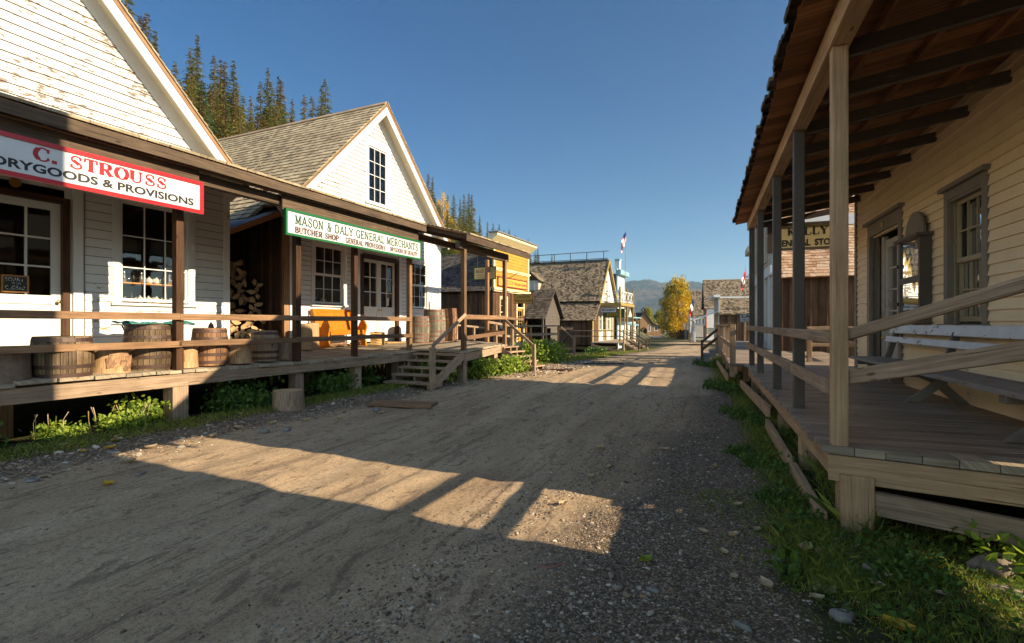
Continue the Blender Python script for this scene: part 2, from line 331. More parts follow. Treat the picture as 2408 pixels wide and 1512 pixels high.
MT = dict(
 white=paint('white_paint', (.66, .65, .63), (.40, .27, .16), .93, dirt=.1),
 white_peel=paint('peeling_white_paint', (.52, .515, .50), (.15, .115, .08), .835, dirt=.25, pscale=1.5),
 white_trim=paint('white_trim_paint', (.62, .61, .585), None, dirt=.1),
 soffit=paint('cream_soffit_paint', (.62, .56, .42), None, dirt=.1),
 cream=paint('cream_paint', (.80, .62, .37), (.25, .18, .1), .95, dirt=.15),
 grey=paint('grey_trim_paint', (.20, .17, .13), (.2, .15, .1), .93, dirt=.25),
 greylight=paint('light_grey_paint', (.62, .62, .61), (.2, .15, .1), .9, dirt=.3, rough=.4),
 greydark=paint('dark_grey_paint', (.105, .085, .066), (.16, .13, .1), .9, dirt=.2),
 yellow=paint('ochre_yellow_paint', (.40, .235, .03), None, dirt=.3),
 yellow_trim=paint('cream_yellow_trim', (.70, .60, .36), None, dirt=.15),
 ochre=paint('ochre_paint', (.29, .20, .055), None, dirt=.2),
 pale=paint('pale_cream_paint', (.46, .43, .36), (.3, .25, .2), .92, dirt=.2),
 blue=paint('blue_paint', (.22, .38, .42), None), bluewhite=paint('blue_white_paint', (.50, .57, .60), None),
 pink=paint('brick_red_paint', (.55, .17, .09), None),
 red=plain('red_paint', (.40, .010, .014), .35, .03, nz=.1), green=plain('green_paint', (.008, .11, .03), .4, .03, nz=.15),
 signwhite=plain('sign_white', (.55, .55, .54), .35, .02, nz=.22, scale=3), black=plain('black_paint', (.012, .012, .012), .5, .1),
 signgreen=plain('sign_green_letters', (.006, .055, .018), .4, .02, nz=.1),
 signred=plain('sign_red_letters', (.30, .006, .010), .4, .02, nz=.05), signbrown=plain('dark_brown_letters', (.06, .018, .012), .5, .02),
 signyellow=plain('sign_yellow', (.60, .34, .05), .5, .02, nz=.1), signcream=plain('sign_cream', (.60, .50, .27), .5, .02, nz=.25),
 maroon=plain('maroon_paint', (.20, .02, .015), .5, .02), gold=plain('gold_letters', (.5, .36, .06), .45, .02), dkgreen=plain('dark_green_paint', (.04, .085, .03), .5, .05),
 deck=wood('weathered_deck_wood', (.22, .175, .12), (.52, .42, .29), .22, .75),
 deckR=wood('worn_boardwalk_wood', (.21, .155, .105), (.48, .37, .27), .25, .5, bst=.6),
 greywood=wood('grey_weathered_timber', (.21, .14, .09), (.50, .36, .235), .15),
 lap=plain('lap_shadow_line', (.16, .11, .07), .9, .1),  # dark strip painted below each board edge for the lap shadow and bare-wood gap
 postwood=wood('dark_stained_post_wood', (.028, .014, .007), (.125, .055, .023), .2, .6),
 postR=wood('weathered_tan_post_wood', (.36, .22, .115), (.66, .44, .25), .1),
 railwood=wood('brown_rail_wood', (.14, .075, .035), (.34, .20, .11), .3, .65),
 darkbeam=wood('dark_beam_wood', (.045, .03, .02), (.16, .11, .07), .2),
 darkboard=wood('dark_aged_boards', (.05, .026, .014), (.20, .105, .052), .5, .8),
 fresh=wood('fresh_cut_wood', (.36, .16, .05), (.60, .31, .11), .15, .6),
 orange=wood('orange_varnished_wood', (.38, .11, .008), (.62, .215, .02), .1, .35, blot=.2, cracks=False),
 roofboard=wood('reddish_roof_boards', (.16, .07, .028), (.46, .215, .085), .45, .75),
 churchwood=wood('church_board_wood', (.20, .11, .05), (.45, .27, .14), .25),
 barrelwood=wood('oak_barrel_staves', (.10, .065, .035), (.34, .24, .14), .4, .7, knots=False, blot=.8), barrelred=wood('reddish_oak_staves', (.12, .06, .03), (.40, .22, .11), .4, .7, knots=False, blot=.7), barrelgrey=wood('grey_oak_staves', (.13, .11, .08), (.34, .30, .22), .35, .8, knots=False, blot=.7),
 hoop=plain('rusty_hoop_iron', (.10, .06, .045), .55, .15, .4, .5),
 hoopred=plain('red_rusty_hoop_iron', (.20, .085, .06), .6, .15, .2, .5),
 bark=plain('tree_bark', (.19, .13, .085), .9, .3, nz=.75, scale=16, bst=1.0), endgrain=wood('log_end_grain', (.40, .25, .12), (.66, .46, .24), .25, knots=False),
 sh_grey=shingle('grey_cedar_shingles', [(.26, .20, .125), (.41, .325, .205), (.48, .385, .25), (.54, .44, .29)]),
 sh_brown=shingle('brown_cedar_shakes', [(.06, .045, .03), (.15, .11, .075), (.26, .20, .13), (.36, .29, .20), (.17, .12, .08)]),
 sh_dark=shingle('dark_cedar_shingles', [(.05, .042, .036), (.09, .08, .07), (.14, .12, .10)]),
 sh_red=shingle('new_reddish_cedar_shingles', [(.36, .20, .11), (.52, .33, .20), (.62, .45, .31), (.45, .24, .13)]),
 iron=plain('black_iron', (.03, .03, .03), .5, .1, .6), steel=plain('polished_metal', (.6, .6, .6), .2, .1, .9, .1), brass=plain('brass', (.6, .42, .15), .3, .05, .9),
 tin=plain('corrugated_tin', (.30, .28, .25), .45, .1, .5, .5), rope=plain('coir_rope', (.50, .30, .11), .9, .2, nz=.4, scale=40, bst=1),
 stone=plain('grey_river_stone', (.20, .19, .18), .8, .5, nz=.5, scale=14), glass=glass('window_glass'),
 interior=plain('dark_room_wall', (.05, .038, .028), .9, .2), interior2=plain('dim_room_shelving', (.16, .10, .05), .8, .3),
 teal=plain('teal_shawl_cloth', (.02, .19, .16), .9, .2, nz=.6, scale=14), chalk=plain('chalkboard', (.03, .045, .04), .8, .05), chalkw=plain('chalk_writing', (.7, .72, .7), .9),
 paper=plain('old_printed_paper', (.62, .58, .45), .6, .05, nz=.45, scale=11), ceramic=plain('glazed_ceramic', (.75, .70, .65), .2, .3, spec=.6), lampglow=emit('lamp_glow', (1.0, .45, .12), 9),
 flagred=plain('flag_red', (.62, .02, .03), .8), flagwhite=plain('flag_white', (.8, .8, .8), .8), flagblue=plain('flag_blue', (.02, .03, .15), .8),
 concrete=plain('sawn_timber_block', (.30, .28, .25), .8), skin=plain('skin', (.5, .3, .2)), cloth=plain('dark_clothes', (.05, .05, .08)), clothw=plain('light_clothes', (.6, .58, .55)),
 redtent=plain('red_canvas', (.5, .03, .03)), whitetent=plain('white_canvas', (.75, .75, .72)),
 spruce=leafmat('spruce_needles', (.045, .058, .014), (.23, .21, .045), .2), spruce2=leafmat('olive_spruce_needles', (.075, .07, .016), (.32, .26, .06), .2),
 spruceb=leafmat('bluish_spruce_needles', (.040, .07, .03), (.15, .21, .08), .2), brownneedle=leafmat('red_brown_cones', (.07, .025, .01), (.16, .06, .02), .05),
 gold_leaf=leafmat('golden_leaves', (.50, .28, .008), (.80, .58, .03), .4), goldgreen=leafmat('yellow_green_leaves', (.12, .14, .015), (.42, .36, .03), .4),
 leafg=leafmat('bright_green_leaves', (.09, .17, .015), (.34, .42, .06), .4), leafd=leafmat('dark_green_leaves', (.035, .085, .015), (.13, .22, .035), .3),
 grass=leafmat('grass_blades', (.08, .12, .018), (.36, .38, .07), .35), tanleaf=leafmat('dry_tan_leaf', (.36, .24, .12), (.62, .48, .30), .2), yleaf=leafmat('yellow_fallen_leaf', (.5, .3, .02), (.65, .42, .05), .25),
)
# ---------------------------------------------------------------- builders
def mapX(t0, sg):      # wall in the plane X=t0 that faces sg*X ; a runs along Y
    return lambda a, z, p: (t0+sg*p, a, z)
def mapY(y0, sg):      # wall in the plane Y=y0 that faces sg*Y ; a runs along X
    return lambda a, z, p: (a, y0+sg*p, z)

def clap(mb, mp, a0, a1, z0, z1, pitch=.13, holes=(), lim=None, prot=.02, zb=None, lap=0):
    zb = z0 if zb is None else zb; holes = [(h[0]-.034, h[1]+.034, h[2]-.02, h[3]+.034) for h in holes]
    k = 0
    while zb+k*pitch < z1-1e-6:
        h0 = zb+k*pitch; h1 = h0+pitch; k += 1
        if h1 <= z0: continue
        r = random.random(); ou, ov = random.random()*40, random.random()*40
        cuts = sorted(set([max(h0, z0), min(h1, z1)] + [z for h in holes for z in (h[2], h[3]) if h0 < z < h1 and z0 < z < z1]))
        for i in range(len(cuts)-1):
            c0, c1 = cuts[i], cuts[i+1]
            if c1-c0 < .004: continue
            mid = (c0+c1)/2
            segs = [(a0, a1)]
            for h in holes:
                if h[2] < mid < h[3]:
                    ns = []
                    for (x, y) in segs:
                        if h[1] <= x or h[0] >= y: ns.append((x, y)); continue
                        if h[0] > x: ns.append((x, h[0]))
                        if h[1] < y: ns.append((h[1], y))
                    segs = ns
            p0 = prot*(1-(c0-h0)/pitch)+.004; p1 = prot*(1-(c1-h0)/pitch)+.004
            if abs(c1-h1) < 1e-4 and lap and c1-c0 > .03: cl = c1-lap
            else: cl = None
            for (x, y) in segs:
                xb, yb, xt, yt = x, y, x, y
                if lim:
                    l0, r0 = lim(c0); l1, r1 = lim(c1)
                    xb, yb, xt, yt = max(x, l0), min(y, r0), max(x, l1), min(y, r1)
                    if yb <= xb: continue
                    if yt < xt: xt = yt = (xt+yt)/2
                mb.face([mp(xb, c0, p0), mp(yb, c0, p0), mp(yt, c1, p1), mp(xt, c1, p1)], [(ou+xb, ov+c0), (ou+yb, ov+c0), (ou+yt, ov+c1), (ou+xt, ov+c1)], r)
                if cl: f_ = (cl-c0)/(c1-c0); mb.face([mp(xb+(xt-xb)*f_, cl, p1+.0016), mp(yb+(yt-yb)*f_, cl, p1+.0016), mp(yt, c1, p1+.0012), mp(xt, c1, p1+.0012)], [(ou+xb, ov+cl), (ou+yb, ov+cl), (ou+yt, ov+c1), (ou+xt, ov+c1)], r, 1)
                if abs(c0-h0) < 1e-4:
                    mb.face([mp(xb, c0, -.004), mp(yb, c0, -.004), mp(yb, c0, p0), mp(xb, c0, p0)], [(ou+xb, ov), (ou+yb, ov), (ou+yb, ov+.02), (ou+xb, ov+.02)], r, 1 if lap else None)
def backing(mb, mp, a0, a1, z0, z1, holes=(), p=-.02, lim=None):
    """flat sheet behind the boards with openings"""
    zs = sorted(set([z0, z1]+[z for h in holes for z in (h[2], h[3]) if z0 < z < z1]))
    for i in range(len(zs)-1):
        c0, c1 = zs[i], zs[i+1]; mid = (c0+c1)/2; segs = [(a0, a1)]
        for h in holes:
            if h[2] < mid < h[3]:
                ns = []
                for (x, y) in segs:
                    if h[1] <= x or h[0] >= y: ns.append((x, y)); continue
                    if h[0] > x: ns.append((x, h[0]))
                    if h[1] < y: ns.append((h[1], y))
                segs = ns
        for (x, y) in segs: mb.mbox(mp, x, y, c0, c1, p-.06, p, .5)
def vboards(mb, mp, a0, a1, z0, z1, wd=.2, batten=True, holes=(), lim=None, prot=.0, zj=.0):
    a = a0
    while a < a1-.01:
        b = min(a+wd*random.uniform(.75, 1.25), a1)
        zt = z1 if lim is None else lim((a+b)/2)
        hs = [h for h in holes if h[0] < (a+b)/2 < h[1]]
        parts = [(z0, zt)]
        for h in hs:
            np_ = []
            for (x, y) in parts:
                if h[2] > x: np_.append((x, min(y, h[2])))
                if h[3] < y: np_.append((max(x, h[3]), y))
            parts = np_
        q = random.uniform(0, .012)
        for (x, y) in parts:
            if y-x > .02: mb.mbox(mp, a+.003, b-.003, x+random.uniform(-zj, zj), y, -.02, prot+q)
            if batten and y-x > .02: mb.mbox(mp, b-.02, b+.02, x, y-.004, prot+q, prot+q+.022)
        a = b
def shingles(mb, O, U, Lu, V, Lv, e=.14, w0=.07, w1=.2, th=.018, edge=.03, start=0, rj=.012, umin=None, umax=None, rep=1.9):
    """O eave start, U unit along the eave, V unit up the slope"""
    O, U, V = Vector(O), Vector(U), Vector(V); Nn = U.cross(V).normalized()
    if Nn.z < 0: Nn = -Nn
    n = int(math.ceil(Lv/e))
    for k in range(n):
        v0 = k*e-edge*(k == 0); v1 = min(v0+e*rep, Lv); u = 0 if umin is None else umin(v0)
        ue = Lu if umax is None else umax(v0)
        while u < ue-.01:
            wv = random.uniform(w0, w1); u1 = min(u+wv, ue)
            vj = random.uniform(-rj, rj); a = O+U*(u+.002)+V*(v0+vj); b = O+U*(u1-.002)+V*(v0+vj)
            c = O+U*(u1-.002)+V*v1; d = O+U*(u+.002)+V*v1
            h0 = Nn*(th+.004+random.uniform(0, .006)); h1 = Nn*.004
            r = random.random(); o = random.random()*30
            A, B, C, Dd = a+h0, b+h0, c+h1, d+h1
            uv = [(o, o+0), (o, o+wv), (o+e*1.7, o+wv), (o+e*1.7, o)]
            mb.face([tuple(A), tuple(B), tuple(C), tuple(Dd)], uv, r)
            a2, b2 = a-Nn*.002, b-Nn*.002
            mb.face([tuple(a2), tuple(b2), tuple(B), tuple(A)], [(o, o), (o, o+wv), (o+.02, o+wv), (o+.02, o)], r*.6)
            mb.face([tuple(a2), tuple(A), tuple(Dd)], [(o, o), (o+.02, o), (o+.2, o)], r*.6)
            mb.face([tuple(b2), tuple(C), tuple(B)], [(o, o), (o+.2, o), (o+.02, o)], r*.6)
            u = u1
def slab(mb, O, U, Lu, V, Lv, t0, t1, **k):
    O, U, V = Vector(O), Vector(U), Vector(V); Nn = U.cross(V).normalized()
    if Nn.z < 0: Nn = -Nn
    P = [O, O+U*Lu, O+U*Lu+V*Lv, O+V*Lv]
    mb.hexa([p+Nn*t0 for p in P]+[p+Nn*t1 for p in P], **k)

def window(T, mp, a0, a1, z0, z1, cols, rows, trim=.11, tm='white_trim', sm='white_trim', double=True, cap=0, sill=True, deep=.05, name='window', parent=None, glz='glass', label=None, trimp=.03):
    """a0..a1,z0..z1 = glazed opening.  trim boards around it"""
    mb = MB(T)
    mb.mbox(mp, a0-trim, a0-.03, z0-trim*.6, z1+trim, -.01, trimp); mb.mbox(mp, a1+.03, a1+trim, z0-trim*.6, z1+trim, -.01, trimp)
    mb.mbox(mp, a0-.03, a1+.03, z1+.03, z1+trim, -.01, trimp-.003)
    mb.mbox(mp, a0-.03, a0, z0-.03, z1+.03, -deep-.02, .018); mb.mbox(mp, a1, a1+.03, z0-.03, z1+.03, -deep-.02, .018)
    mb.mbox(mp, a0, a1, z1, z1+.03, -deep-.02, .018)
    if cap: mb.mbox(mp, a0-trim-.04, a1+trim+.04, z1+trim, z1+trim+cap, -.01, trimp+.05)
    w_ = mb.build(name, MT[tm], parent)
    if label: w_['label'] = label
    if sill:
        m2 = MB(T); m2.mbox(mp, a0-trim-.03, a1+trim+.03, z0-.075, z0-.03, -.02, trimp+.055); m2.mbox(mp, a0-trim, a1+trim, z0-.15, z0-.078, -.01, trimp-.004)
        m2.build('sill', MT[tm], w_)
    m3 = MB(T); mw = .018; f = .045
    def sash(za, zb, dp, nr):
        m3.mbox(mp, a0, a0+f, za, zb, -dp-.03, -dp); m3.mbox(mp, a1-f, a1, za, zb, -dp-.03, -dp)
        m3.mbox(mp, a0+f, a1-f, za, za+f*1.2, -dp-.03, -dp-.001); m3.mbox(mp, a0+f, a1-f, zb-f, zb, -dp-.03, -dp-.001)
        for i in range(1, cols):
            x = a0+f+(a1-a0-2*f)*i/cols; m3.mbox(mp, x-mw/2, x+mw/2, za+f, zb-f, -dp-.026, -dp-.004)
        for j in range(1, nr):
            y = za+f+(zb-za-2*f)*j/nr; m3.mbox(mp, a0+f, a1-f, y-mw/2, y+mw/2, -dp-.025, -dp-.006)
    if double:
        zm = (z0+z1)/2; sash(z0, zm+.02, deep-.02, rows//2); sash(zm-.02, z1, -.0+.0+deep-.055+.01, rows-rows//2)
    else: sash(z0, z1, deep-.03, rows)
    m3.build('sash', MT[sm], w_)
    m4 = MB(T); m4.face([mp(a0+.01, z0+.01, -deep-.012), mp(a1-.01, z0+.01, -deep-.012), mp(a1-.01, z1-.01, -deep-.012), mp(a0+.01, z1-.01, -deep-.012)])
    m4.build('pane', MT[glz], w_)
    return w_
def door(T, mp, a0, a1, z0, z1, gz0, cols, rows, m='white_trim', deep=.06, frame='postwood', fw=.07, panel=True, knob=1, name='door', st=.11, parent=None):
    mb = MB(T); p1 = -deep; p0 = -deep-.045
    mb.mbox(mp, a0, a0+st, z0, z1, p0, p1); mb.mbox(mp, a1-st, a1, z0, z1, p0, p1)
    mb.mbox(mp, a0+st, a1-st, z0, z0+.2, p0, p1); mb.mbox(mp, a0+st, a1-st, z1-st, z1, p0, p1); mb.mbox(mp, a0+st, a1-st, gz0-.14, gz0, p0, p1)
    if panel:
        mb.mbox(mp, a0+st, a1-st, z0+.2, gz0-.14, p0, p1-.022)
        mb.mbox(mp, a0+st+.05, a1-st-.05, z0+.25, gz0-.19, p0, p1-.01)
    gw = a1-a0-2*st
    for i in range(1, cols):
        x = a0+st+gw*i/cols; mb.mbox(mp, x-.014, x+.014, gz0, z1-st, p0+.01, p1-.006)
    for j in range(1, rows):
        y = gz0+(z1-st-gz0)*j/rows; mb.mbox(mp, a0+st, a1-st, y-.013, y+.013, p0+.01, p1-.008)
    d = mb.build(name, MT[m], parent)
    m4 = MB(T); y = p0+.012; m4.face([mp(a0+st-.01, gz0-.01, y), mp(a1-st+.01, gz0-.01, y), mp(a1-st+.01, z1-st+.01, y), mp(a0+st-.01, z1-st+.01, y)]); m4.build('pane', MT['glass'], d)
    if knob:
        x = a1-.05 if knob > 0 else a0+.05
        m5 = MB(T); c = mp(x, gz0-.1, p1); e = mp(x, gz0-.1, p1+.05); m5.tube([c, e], .012, 8); m5.tube([e, mp(x, gz0-.1, p1+.075)], .028, 10); m5.build('handle', MT['brass'], d, smooth=True)
    if frame:
        m6 = MB(T); m6.mbox(mp, a0-fw, a0, z0, z1+fw, -deep-.05, .02); m6.mbox(mp, a1, a1+fw, z0, z1+fw, -deep-.05, .02); m6.mbox(mp, a0, a1, z1, z1+fw, -deep-.05, .02)
        m6.build('door_frame', MT[frame], parent)
    return d
def room(T, x0, x1, y0, y1, z0, z1, m='interior', floor=True):
    """dark room behind the windows: inside faces of a box"""
    mb = MB(T); mb.box(x0, x1, y0, y1, z0, z1); return mb.build('room', MT[m])

# text ------------------------------------------------------------
def bfont(txt, bold=0.0, shear=0.0):
    cu = bpy.data.curves.new('t', 'FONT'); cu.body = txt; cu.size = 1; cu.offset = bold; cu.shear = shear; cu.resolution_u = 3
    ob = bpy.data.objects.new('t', cu); col.objects.link(ob)
    dg = bpy.context.evaluated_depsgraph_get(); me = ob.evaluated_get(dg).to_mesh()
    v = [(a.co.x, a.co.y) for a in me.vertices]; f = [tuple(p.vertices) for p in me.polygons]
    ob.evaluated_get(dg).to_mesh_clear(); bpy.data.objects.remove(ob); bpy.data.curves.remove(cu)
    return v, f
def arc(cx, cy, rx, ry, a0, a1, n=10):
    return [(cx+rx*math.cos(D2R(a0+(a1-a0)*i/n)), cy+ry*math.sin(D2R(a0+(a1-a0)*i/n))) for i in range(n+1)]
# serif capitals: strokes (points, thick?) and serif bars (x, y, halfwidth); advance width
TK, TN = 1, 0
GL = {
 'A': ([([(.08,0),(.42,1)],0),([(.42,1),(.76,0)],1),([(.2,.34),(.64,.34)],0)], [(.08,0,.13),(.78,0,.15)], .86),
 'B': ([([(.16,0),(.16,1)],1),([(.16,1),(.4,1)]+arc(.4,.76,.22,.24,90,-90)+[(.16,.52)],0),([(.16,.52),(.42,.52)]+arc(.42,.26,.26,.26,90,-90)+[(.16,0)],0),(arc(.4,.76,.22,.2,50,-50,5),1),(arc(.42,.26,.26,.22,50,-50,5),1)], [(.12,0,.1),(.12,1,.1)], .78),
 'C': ([(arc(.46,.5,.34,.5,45,315,18),0),(arc(.46,.5,.34,.49,125,235,8),1),([(.72,.68),(.74,.98)],0),([(.72,.3),(.74,.1)],0)], [], .84),
 'D': ([([(.16,0),(.16,1)],1),([(.16,1),(.4,1)]+arc(.4,.5,.34,.5,90,-90,12)+[(.16,0)],0),(arc(.4,.5,.34,.45,55,-55,8),1)], [(.12,0,.1),(.12,1,.1)], .84),
 'E': ([([(.16,0),(.16,1)],1),([(.16,1),(.64,1),(.66,.76)],0),([(.16,.52),(.5,.52)],0),([(.16,0),(.66,0),(.7,.28)],0),([(.5,.4),(.5,.64)],0)], [(.12,0,.1),(.12,1,.1)], .78),
 'G': ([(arc(.46,.5,.34,.5,45,330,18),0),(arc(.46,.5,.34,.49,125,235,8),1),([(.72,.68),(.74,.98)],0),([(.74,0),(.74,.42)],1)], [(.74,.42,.15)], .9),
 'H': ([([(.16,0),(.16,1)],1),([(.68,0),(.68,1)],1),([(.16,.5),(.68,.5)],0)], [(.16,0,.13),(.16,1,.13),(.68,0,.13),(.68,1,.13)], .86),
 'I': ([([(.2,0),(.2,1)],1)], [(.2,0,.15),(.2,1,.15)], .42),
 'K': ([([(.16,0),(.16,1)],1),([(.16,.4),(.64,1)],0),([(.32,.56),(.7,0)],1)], [(.16,0,.13),(.16,1,.13),(.64,1,.12),(.7,0,.13)], .86),
 'L': ([([(.16,0),(.16,1)],1),([(.16,0),(.64,0),(.68,.3)],0)], [(.16,0,.13),(.16,1,.14)], .74),
 'M': ([([(.14,0),(.14,1)],0),([(.14,1),(.46,.1)],1),([(.46,.1),(.78,1)],0),([(.78,0),(.78,1)],1)], [(.14,0,.12),(.1,1,.1),(.78,0,.14),(.82,1,.12)], .96),
 'N': ([([(.14,0),(.14,1)],0),([(.14,1),(.68,0)],1),([(.68,0),(.68,1)],0)], [(.14,0,.13),(.1,1,.11),(.68,1,.13)], .86),
 'O': ([(arc(.44,.5,.34,.5,0,360,22),0),(arc(.44,.5,.34,.49,125,235,8),1),(arc(.44,.5,.34,.49,55,-55,8),1)], [], .88),
 'P': ([([(.16,0),(.16,1)],1),([(.16,1),(.4,1)]+arc(.4,.73,.26,.27,90,-90)+[(.16,.46)],0),(arc(.4,.73,.26,.22,50,-50,5),1)], [(.16,0,.14),(.12,1,.1)], .76),
 'R': ([([(.16,0),(.16,1)],1),([(.16,1),(.4,1)]+arc(.4,.75,.24,.25,90,-90)+[(.16,.5)],0),(arc(.4,.75,.24,.2,50,-50,5),1),([(.4,.5),(.68,0)],1)], [(.16,0,.13),(.12,1,.1),(.72,0,.1)], .84),
 'S': ([(arc(.4,.74,.24,.26,30,270,12)+arc(.4,.24,.27,.24,90,-150,12),0),([(.26,.62),(.54,.38)],1),([(.62,.7),(.63,.97)],0),([(.15,.32),(.14,.03)],0)], [], .74),
 'T': ([([(.4,0),(.4,1)],1),([(.06,.72),(.08,1),(.72,1),(.74,.72)],0)], [(.4,0,.16)], .8),
 'U': ([([(.16,1),(.16,.3)]+arc(.42,.3,.26,.3,180,360,10)+[(.68,1)],0),([(.16,1),(.16,.25)],1)], [(.16,1,.14),(.68,1,.12)], .86),
 'V': ([([(.08,1),(.4,0)],1),([(.4,0),(.74,1)],0)], [(.08,1,.12),(.74,1,.11)], .8),
 'W': ([([(.06,1),(.3,0)],1),([(.3,0),(.52,.9)],0),([(.52,.9),(.74,0)],1),([(.74,0),(.98,1)],0)], [(.06,1,.11),(.52,.96,.1),(.98,1,.11)], 1.06),
 'Y': ([([(.08,1),(.4,.46)],1),([(.72,1),(.4,.46)],0),([(.4,0),(.4,.46)],1)], [(.08,1,.12),(.72,1,.11),(.4,0,.14)], .8),
 'Q': ([(arc(.44,.5,.34,.5,0,360,22),0),(arc(.44,.5,.34,.49,125,235,8),1),(arc(.44,.5,.34,.49,55,-55,8),1),([(.4,.16),(.72,-.16)],1)], [], .88),
 'F': ([([(.16,0),(.16,1)],1),([(.16,1),(.64,1),(.66,.76)],0),([(.16,.52),(.5,.52)],0),([(.5,.4),(.5,.64)],0)], [(.16,0,.14),(.12,1,.1)], .72),
 '&': ([([(.72,0),(.26,.62)]+arc(.38,.8,.15,.2,200,-60,10)+[(.2,.4)]+arc(.36,.23,.22,.23,150,330,8)+[(.74,.5)],0),([(.7,.02),(.3,.58)],1)], [(.74,.5,.1)], .86),
 '.': ([([(.14,0),(.14,.2)],1)], [], .34), ' ': ([], [], .42),
}
def serif(txt, tk=.16, tn=.06, sp=.04):
    V, Fc = [], []; x = 0
    def stroke(p, q, wd):
        dx, dy = q[0]-p[0], q[1]-p[1]; l = math.hypot(dx, dy) or 1; nx, ny = -dy/l*wd/2, dx/l*wd/2; ex, ey = dx/l*wd*.12, dy/l*wd*.12
        b = len(V); V.extend([(p[0]-ex+nx, p[1]-ey+ny), (p[0]-ex-nx, p[1]-ey-ny), (q[0]+ex-nx, q[1]+ey-ny), (q[0]+ex+nx, q[1]+ey+ny)]); Fc.append((b, b+1, b+2, b+3))
    for ch in txt:
        st, se, adv = GL.get(ch.upper(), GL[' ']); sc = 1.0 if ch.isupper() or not ch.isalpha() else .78
        for pts, thk in st:
            for i in range(len(pts)-1):
                stroke((x+pts[i][0]*sc, pts[i][1]*sc), (x+pts[i+1][0]*sc, pts[i+1][1]*sc), (tk if thk else tn)*sc)
        for (sx, sy, hw) in se:
            yy = sy*sc; yy = yy+tn/2 if sy < .1 else (yy-tn/2 if sy > .9 else yy)
            stroke((x+(sx-hw)*sc, yy), (x+(sx+hw)*sc, yy), tn*1.1)
        x += adv*sc+sp
    return V, Fc
def lettering(mb, mp, vf, a0, a1, z0, z1, p=.004, flip=False, m=None, th=.003):
    q_ = MB(mb.T); mb.parts.append(q_); mb = q_
    p -= .0032
    V, Fc = vf; xs = [v[0] for v in V]; ys = [v[1] for v in V]; X0, X1, Y0, Y1 = min(xs), max(xs), min(ys), max(ys)
    def q(v, pp):
        fx = (v[0]-X0)/(X1-X0); fy = (v[1]-Y0)/(Y1-Y0)
        if flip: fx = 1-fx
        return mp(a0+fx*(a1-a0), z0+fy*(z1-z0), pp)
    for i, f in enumerate(Fc):
        mb.face([q(V[j], p+(i % 9)*.00006) for j in f], None, .5, m)
def sign(T, mp, a0, a1, z0, z1, th, bw, frame, face, name='board', parent=None):
    mb = MB(T)
    mb.mbox(mp, a0, a1, z0, z1, 0, th, m=1)
    mb.mbox(mp, a0-bw*.2, a0+bw, z0-bw*.2, z1+bw*.2, -.005, th+.015, m=0); mb.mbox(mp, a1-bw, a1+bw*.2, z0-bw*.2, z1+bw*.2, -.005, th+.015, m=0)
    mb.mbox(mp, a0+bw, a1-bw, z0-bw*.2, z0+bw, -.004, th+.014, m=0); mb.mbox(mp, a0+bw, a1-bw, z1-bw, z1+bw*.2, -.004, th+.014, m=0)
    return mb.build(name, [MT[frame], MT[face]], parent)

# leaves ------------------------------------------------------------
def quads(C, Dv, Uv, ln, wd):
    """C base points, Dv direction, Uv width dir -> v,f (diamond-ish quads)"""
    n = len(C); a = C; b = C+Dv*ln[:, None]*.5+Uv*wd[:, None]*.5; c = C+Dv*ln[:, None]; d = C+Dv*ln[:, None]*.5-Uv*wd[:, None]*.5
    v = np.stack([a, b, c, d], 1).reshape(-1, 3); f = np.arange(4*n).reshape(n, 4); return v, f
def hexleaf(P, size, up, asp):
    n = len(P); Dv = RNG.normal(size=(n, 3)); Dv[:, 2] += up; Dv = unit(Dv); Uv = unit(np.cross(Dv, RNG.normal(size=(n, 3)))); Nv = np.cross(Dv, Uv)
    ln = (size*RNG.uniform(.55, 1.4, n))[:, None]; w = ln*asp*.5
    pts = [P, P+Dv*ln*.28+Uv*w*.85+Nv*w*.25, P+Dv*ln*.62+Uv*w*.8+Nv*w*.22, P+Dv*ln-Nv*w*.2, P+Dv*ln*.62-Uv*w*.8+Nv*w*.22, P+Dv*ln*.28-Uv*w*.85+Nv*w*.25]
    v = np.stack(pts, 1).reshape(-1, 3); b = np.arange(n)[:, None]*6
    f = np.concatenate([b+np.array([[0, 1, 2, 3]]), b+np.array([[0, 3, 4, 5]])], 1).reshape(-1, 4); return v, f
def unit(a): return a/np.maximum(np.linalg.norm(a, axis=-1, keepdims=True), 1e-9)
def rleaves(P, size, up=.3, jit=.4, asp=.7, out=None):
    n = len(P); Dv = RNG.normal(size=(n, 3)); Dv[:, 2] += up
    if out is not None: Dv += out
    Dv = unit(Dv); Uv = unit(np.cross(Dv, RNG.normal(size=(n, 3)))); ln = size*RNG.uniform(1-jit, 1+jit, n)
    return quads(P, Dv, Uv, ln, ln*asp)
# ---------------------------------------------------------------- terrain
def gz(x, y):
    """height of the street, numpy ok"""
    return np.interp(y, [-80, 15, 40, 137, 230, 600, 3000], [0, 0, -.62, -2.3, -4.5, -9, -20])
def g0(x, y): return float(gz(x, y))
from mathutils import noise as MN
def vnoise(x, y, s, seed=0):
    """cheap vectorised value noise"""
    X = x*s+seed*17.3; Y = y*s+seed*7.7; xi = np.floor(X).astype(int); yi = np.floor(Y).astype(int); fx = X-xi; fy = Y-yi
    fx = fx*fx*(3-2*fx); fy = fy*fy*(3-2*fy)
    def h(a, b):
        n = (a*374761393+b*668265263+seed*1442695) & 0x7fffffff; n = ((n ^ (n >> 13))*1274126177) & 0x7fffffff
        return (n & 0xffff)/65535.0
    return (h(xi, yi)*(1-fx)+h(xi+1, yi)*fx)*(1-fy)+(h(xi, yi+1)*(1-fx)+h(xi+1, yi+1)*fx)*fy
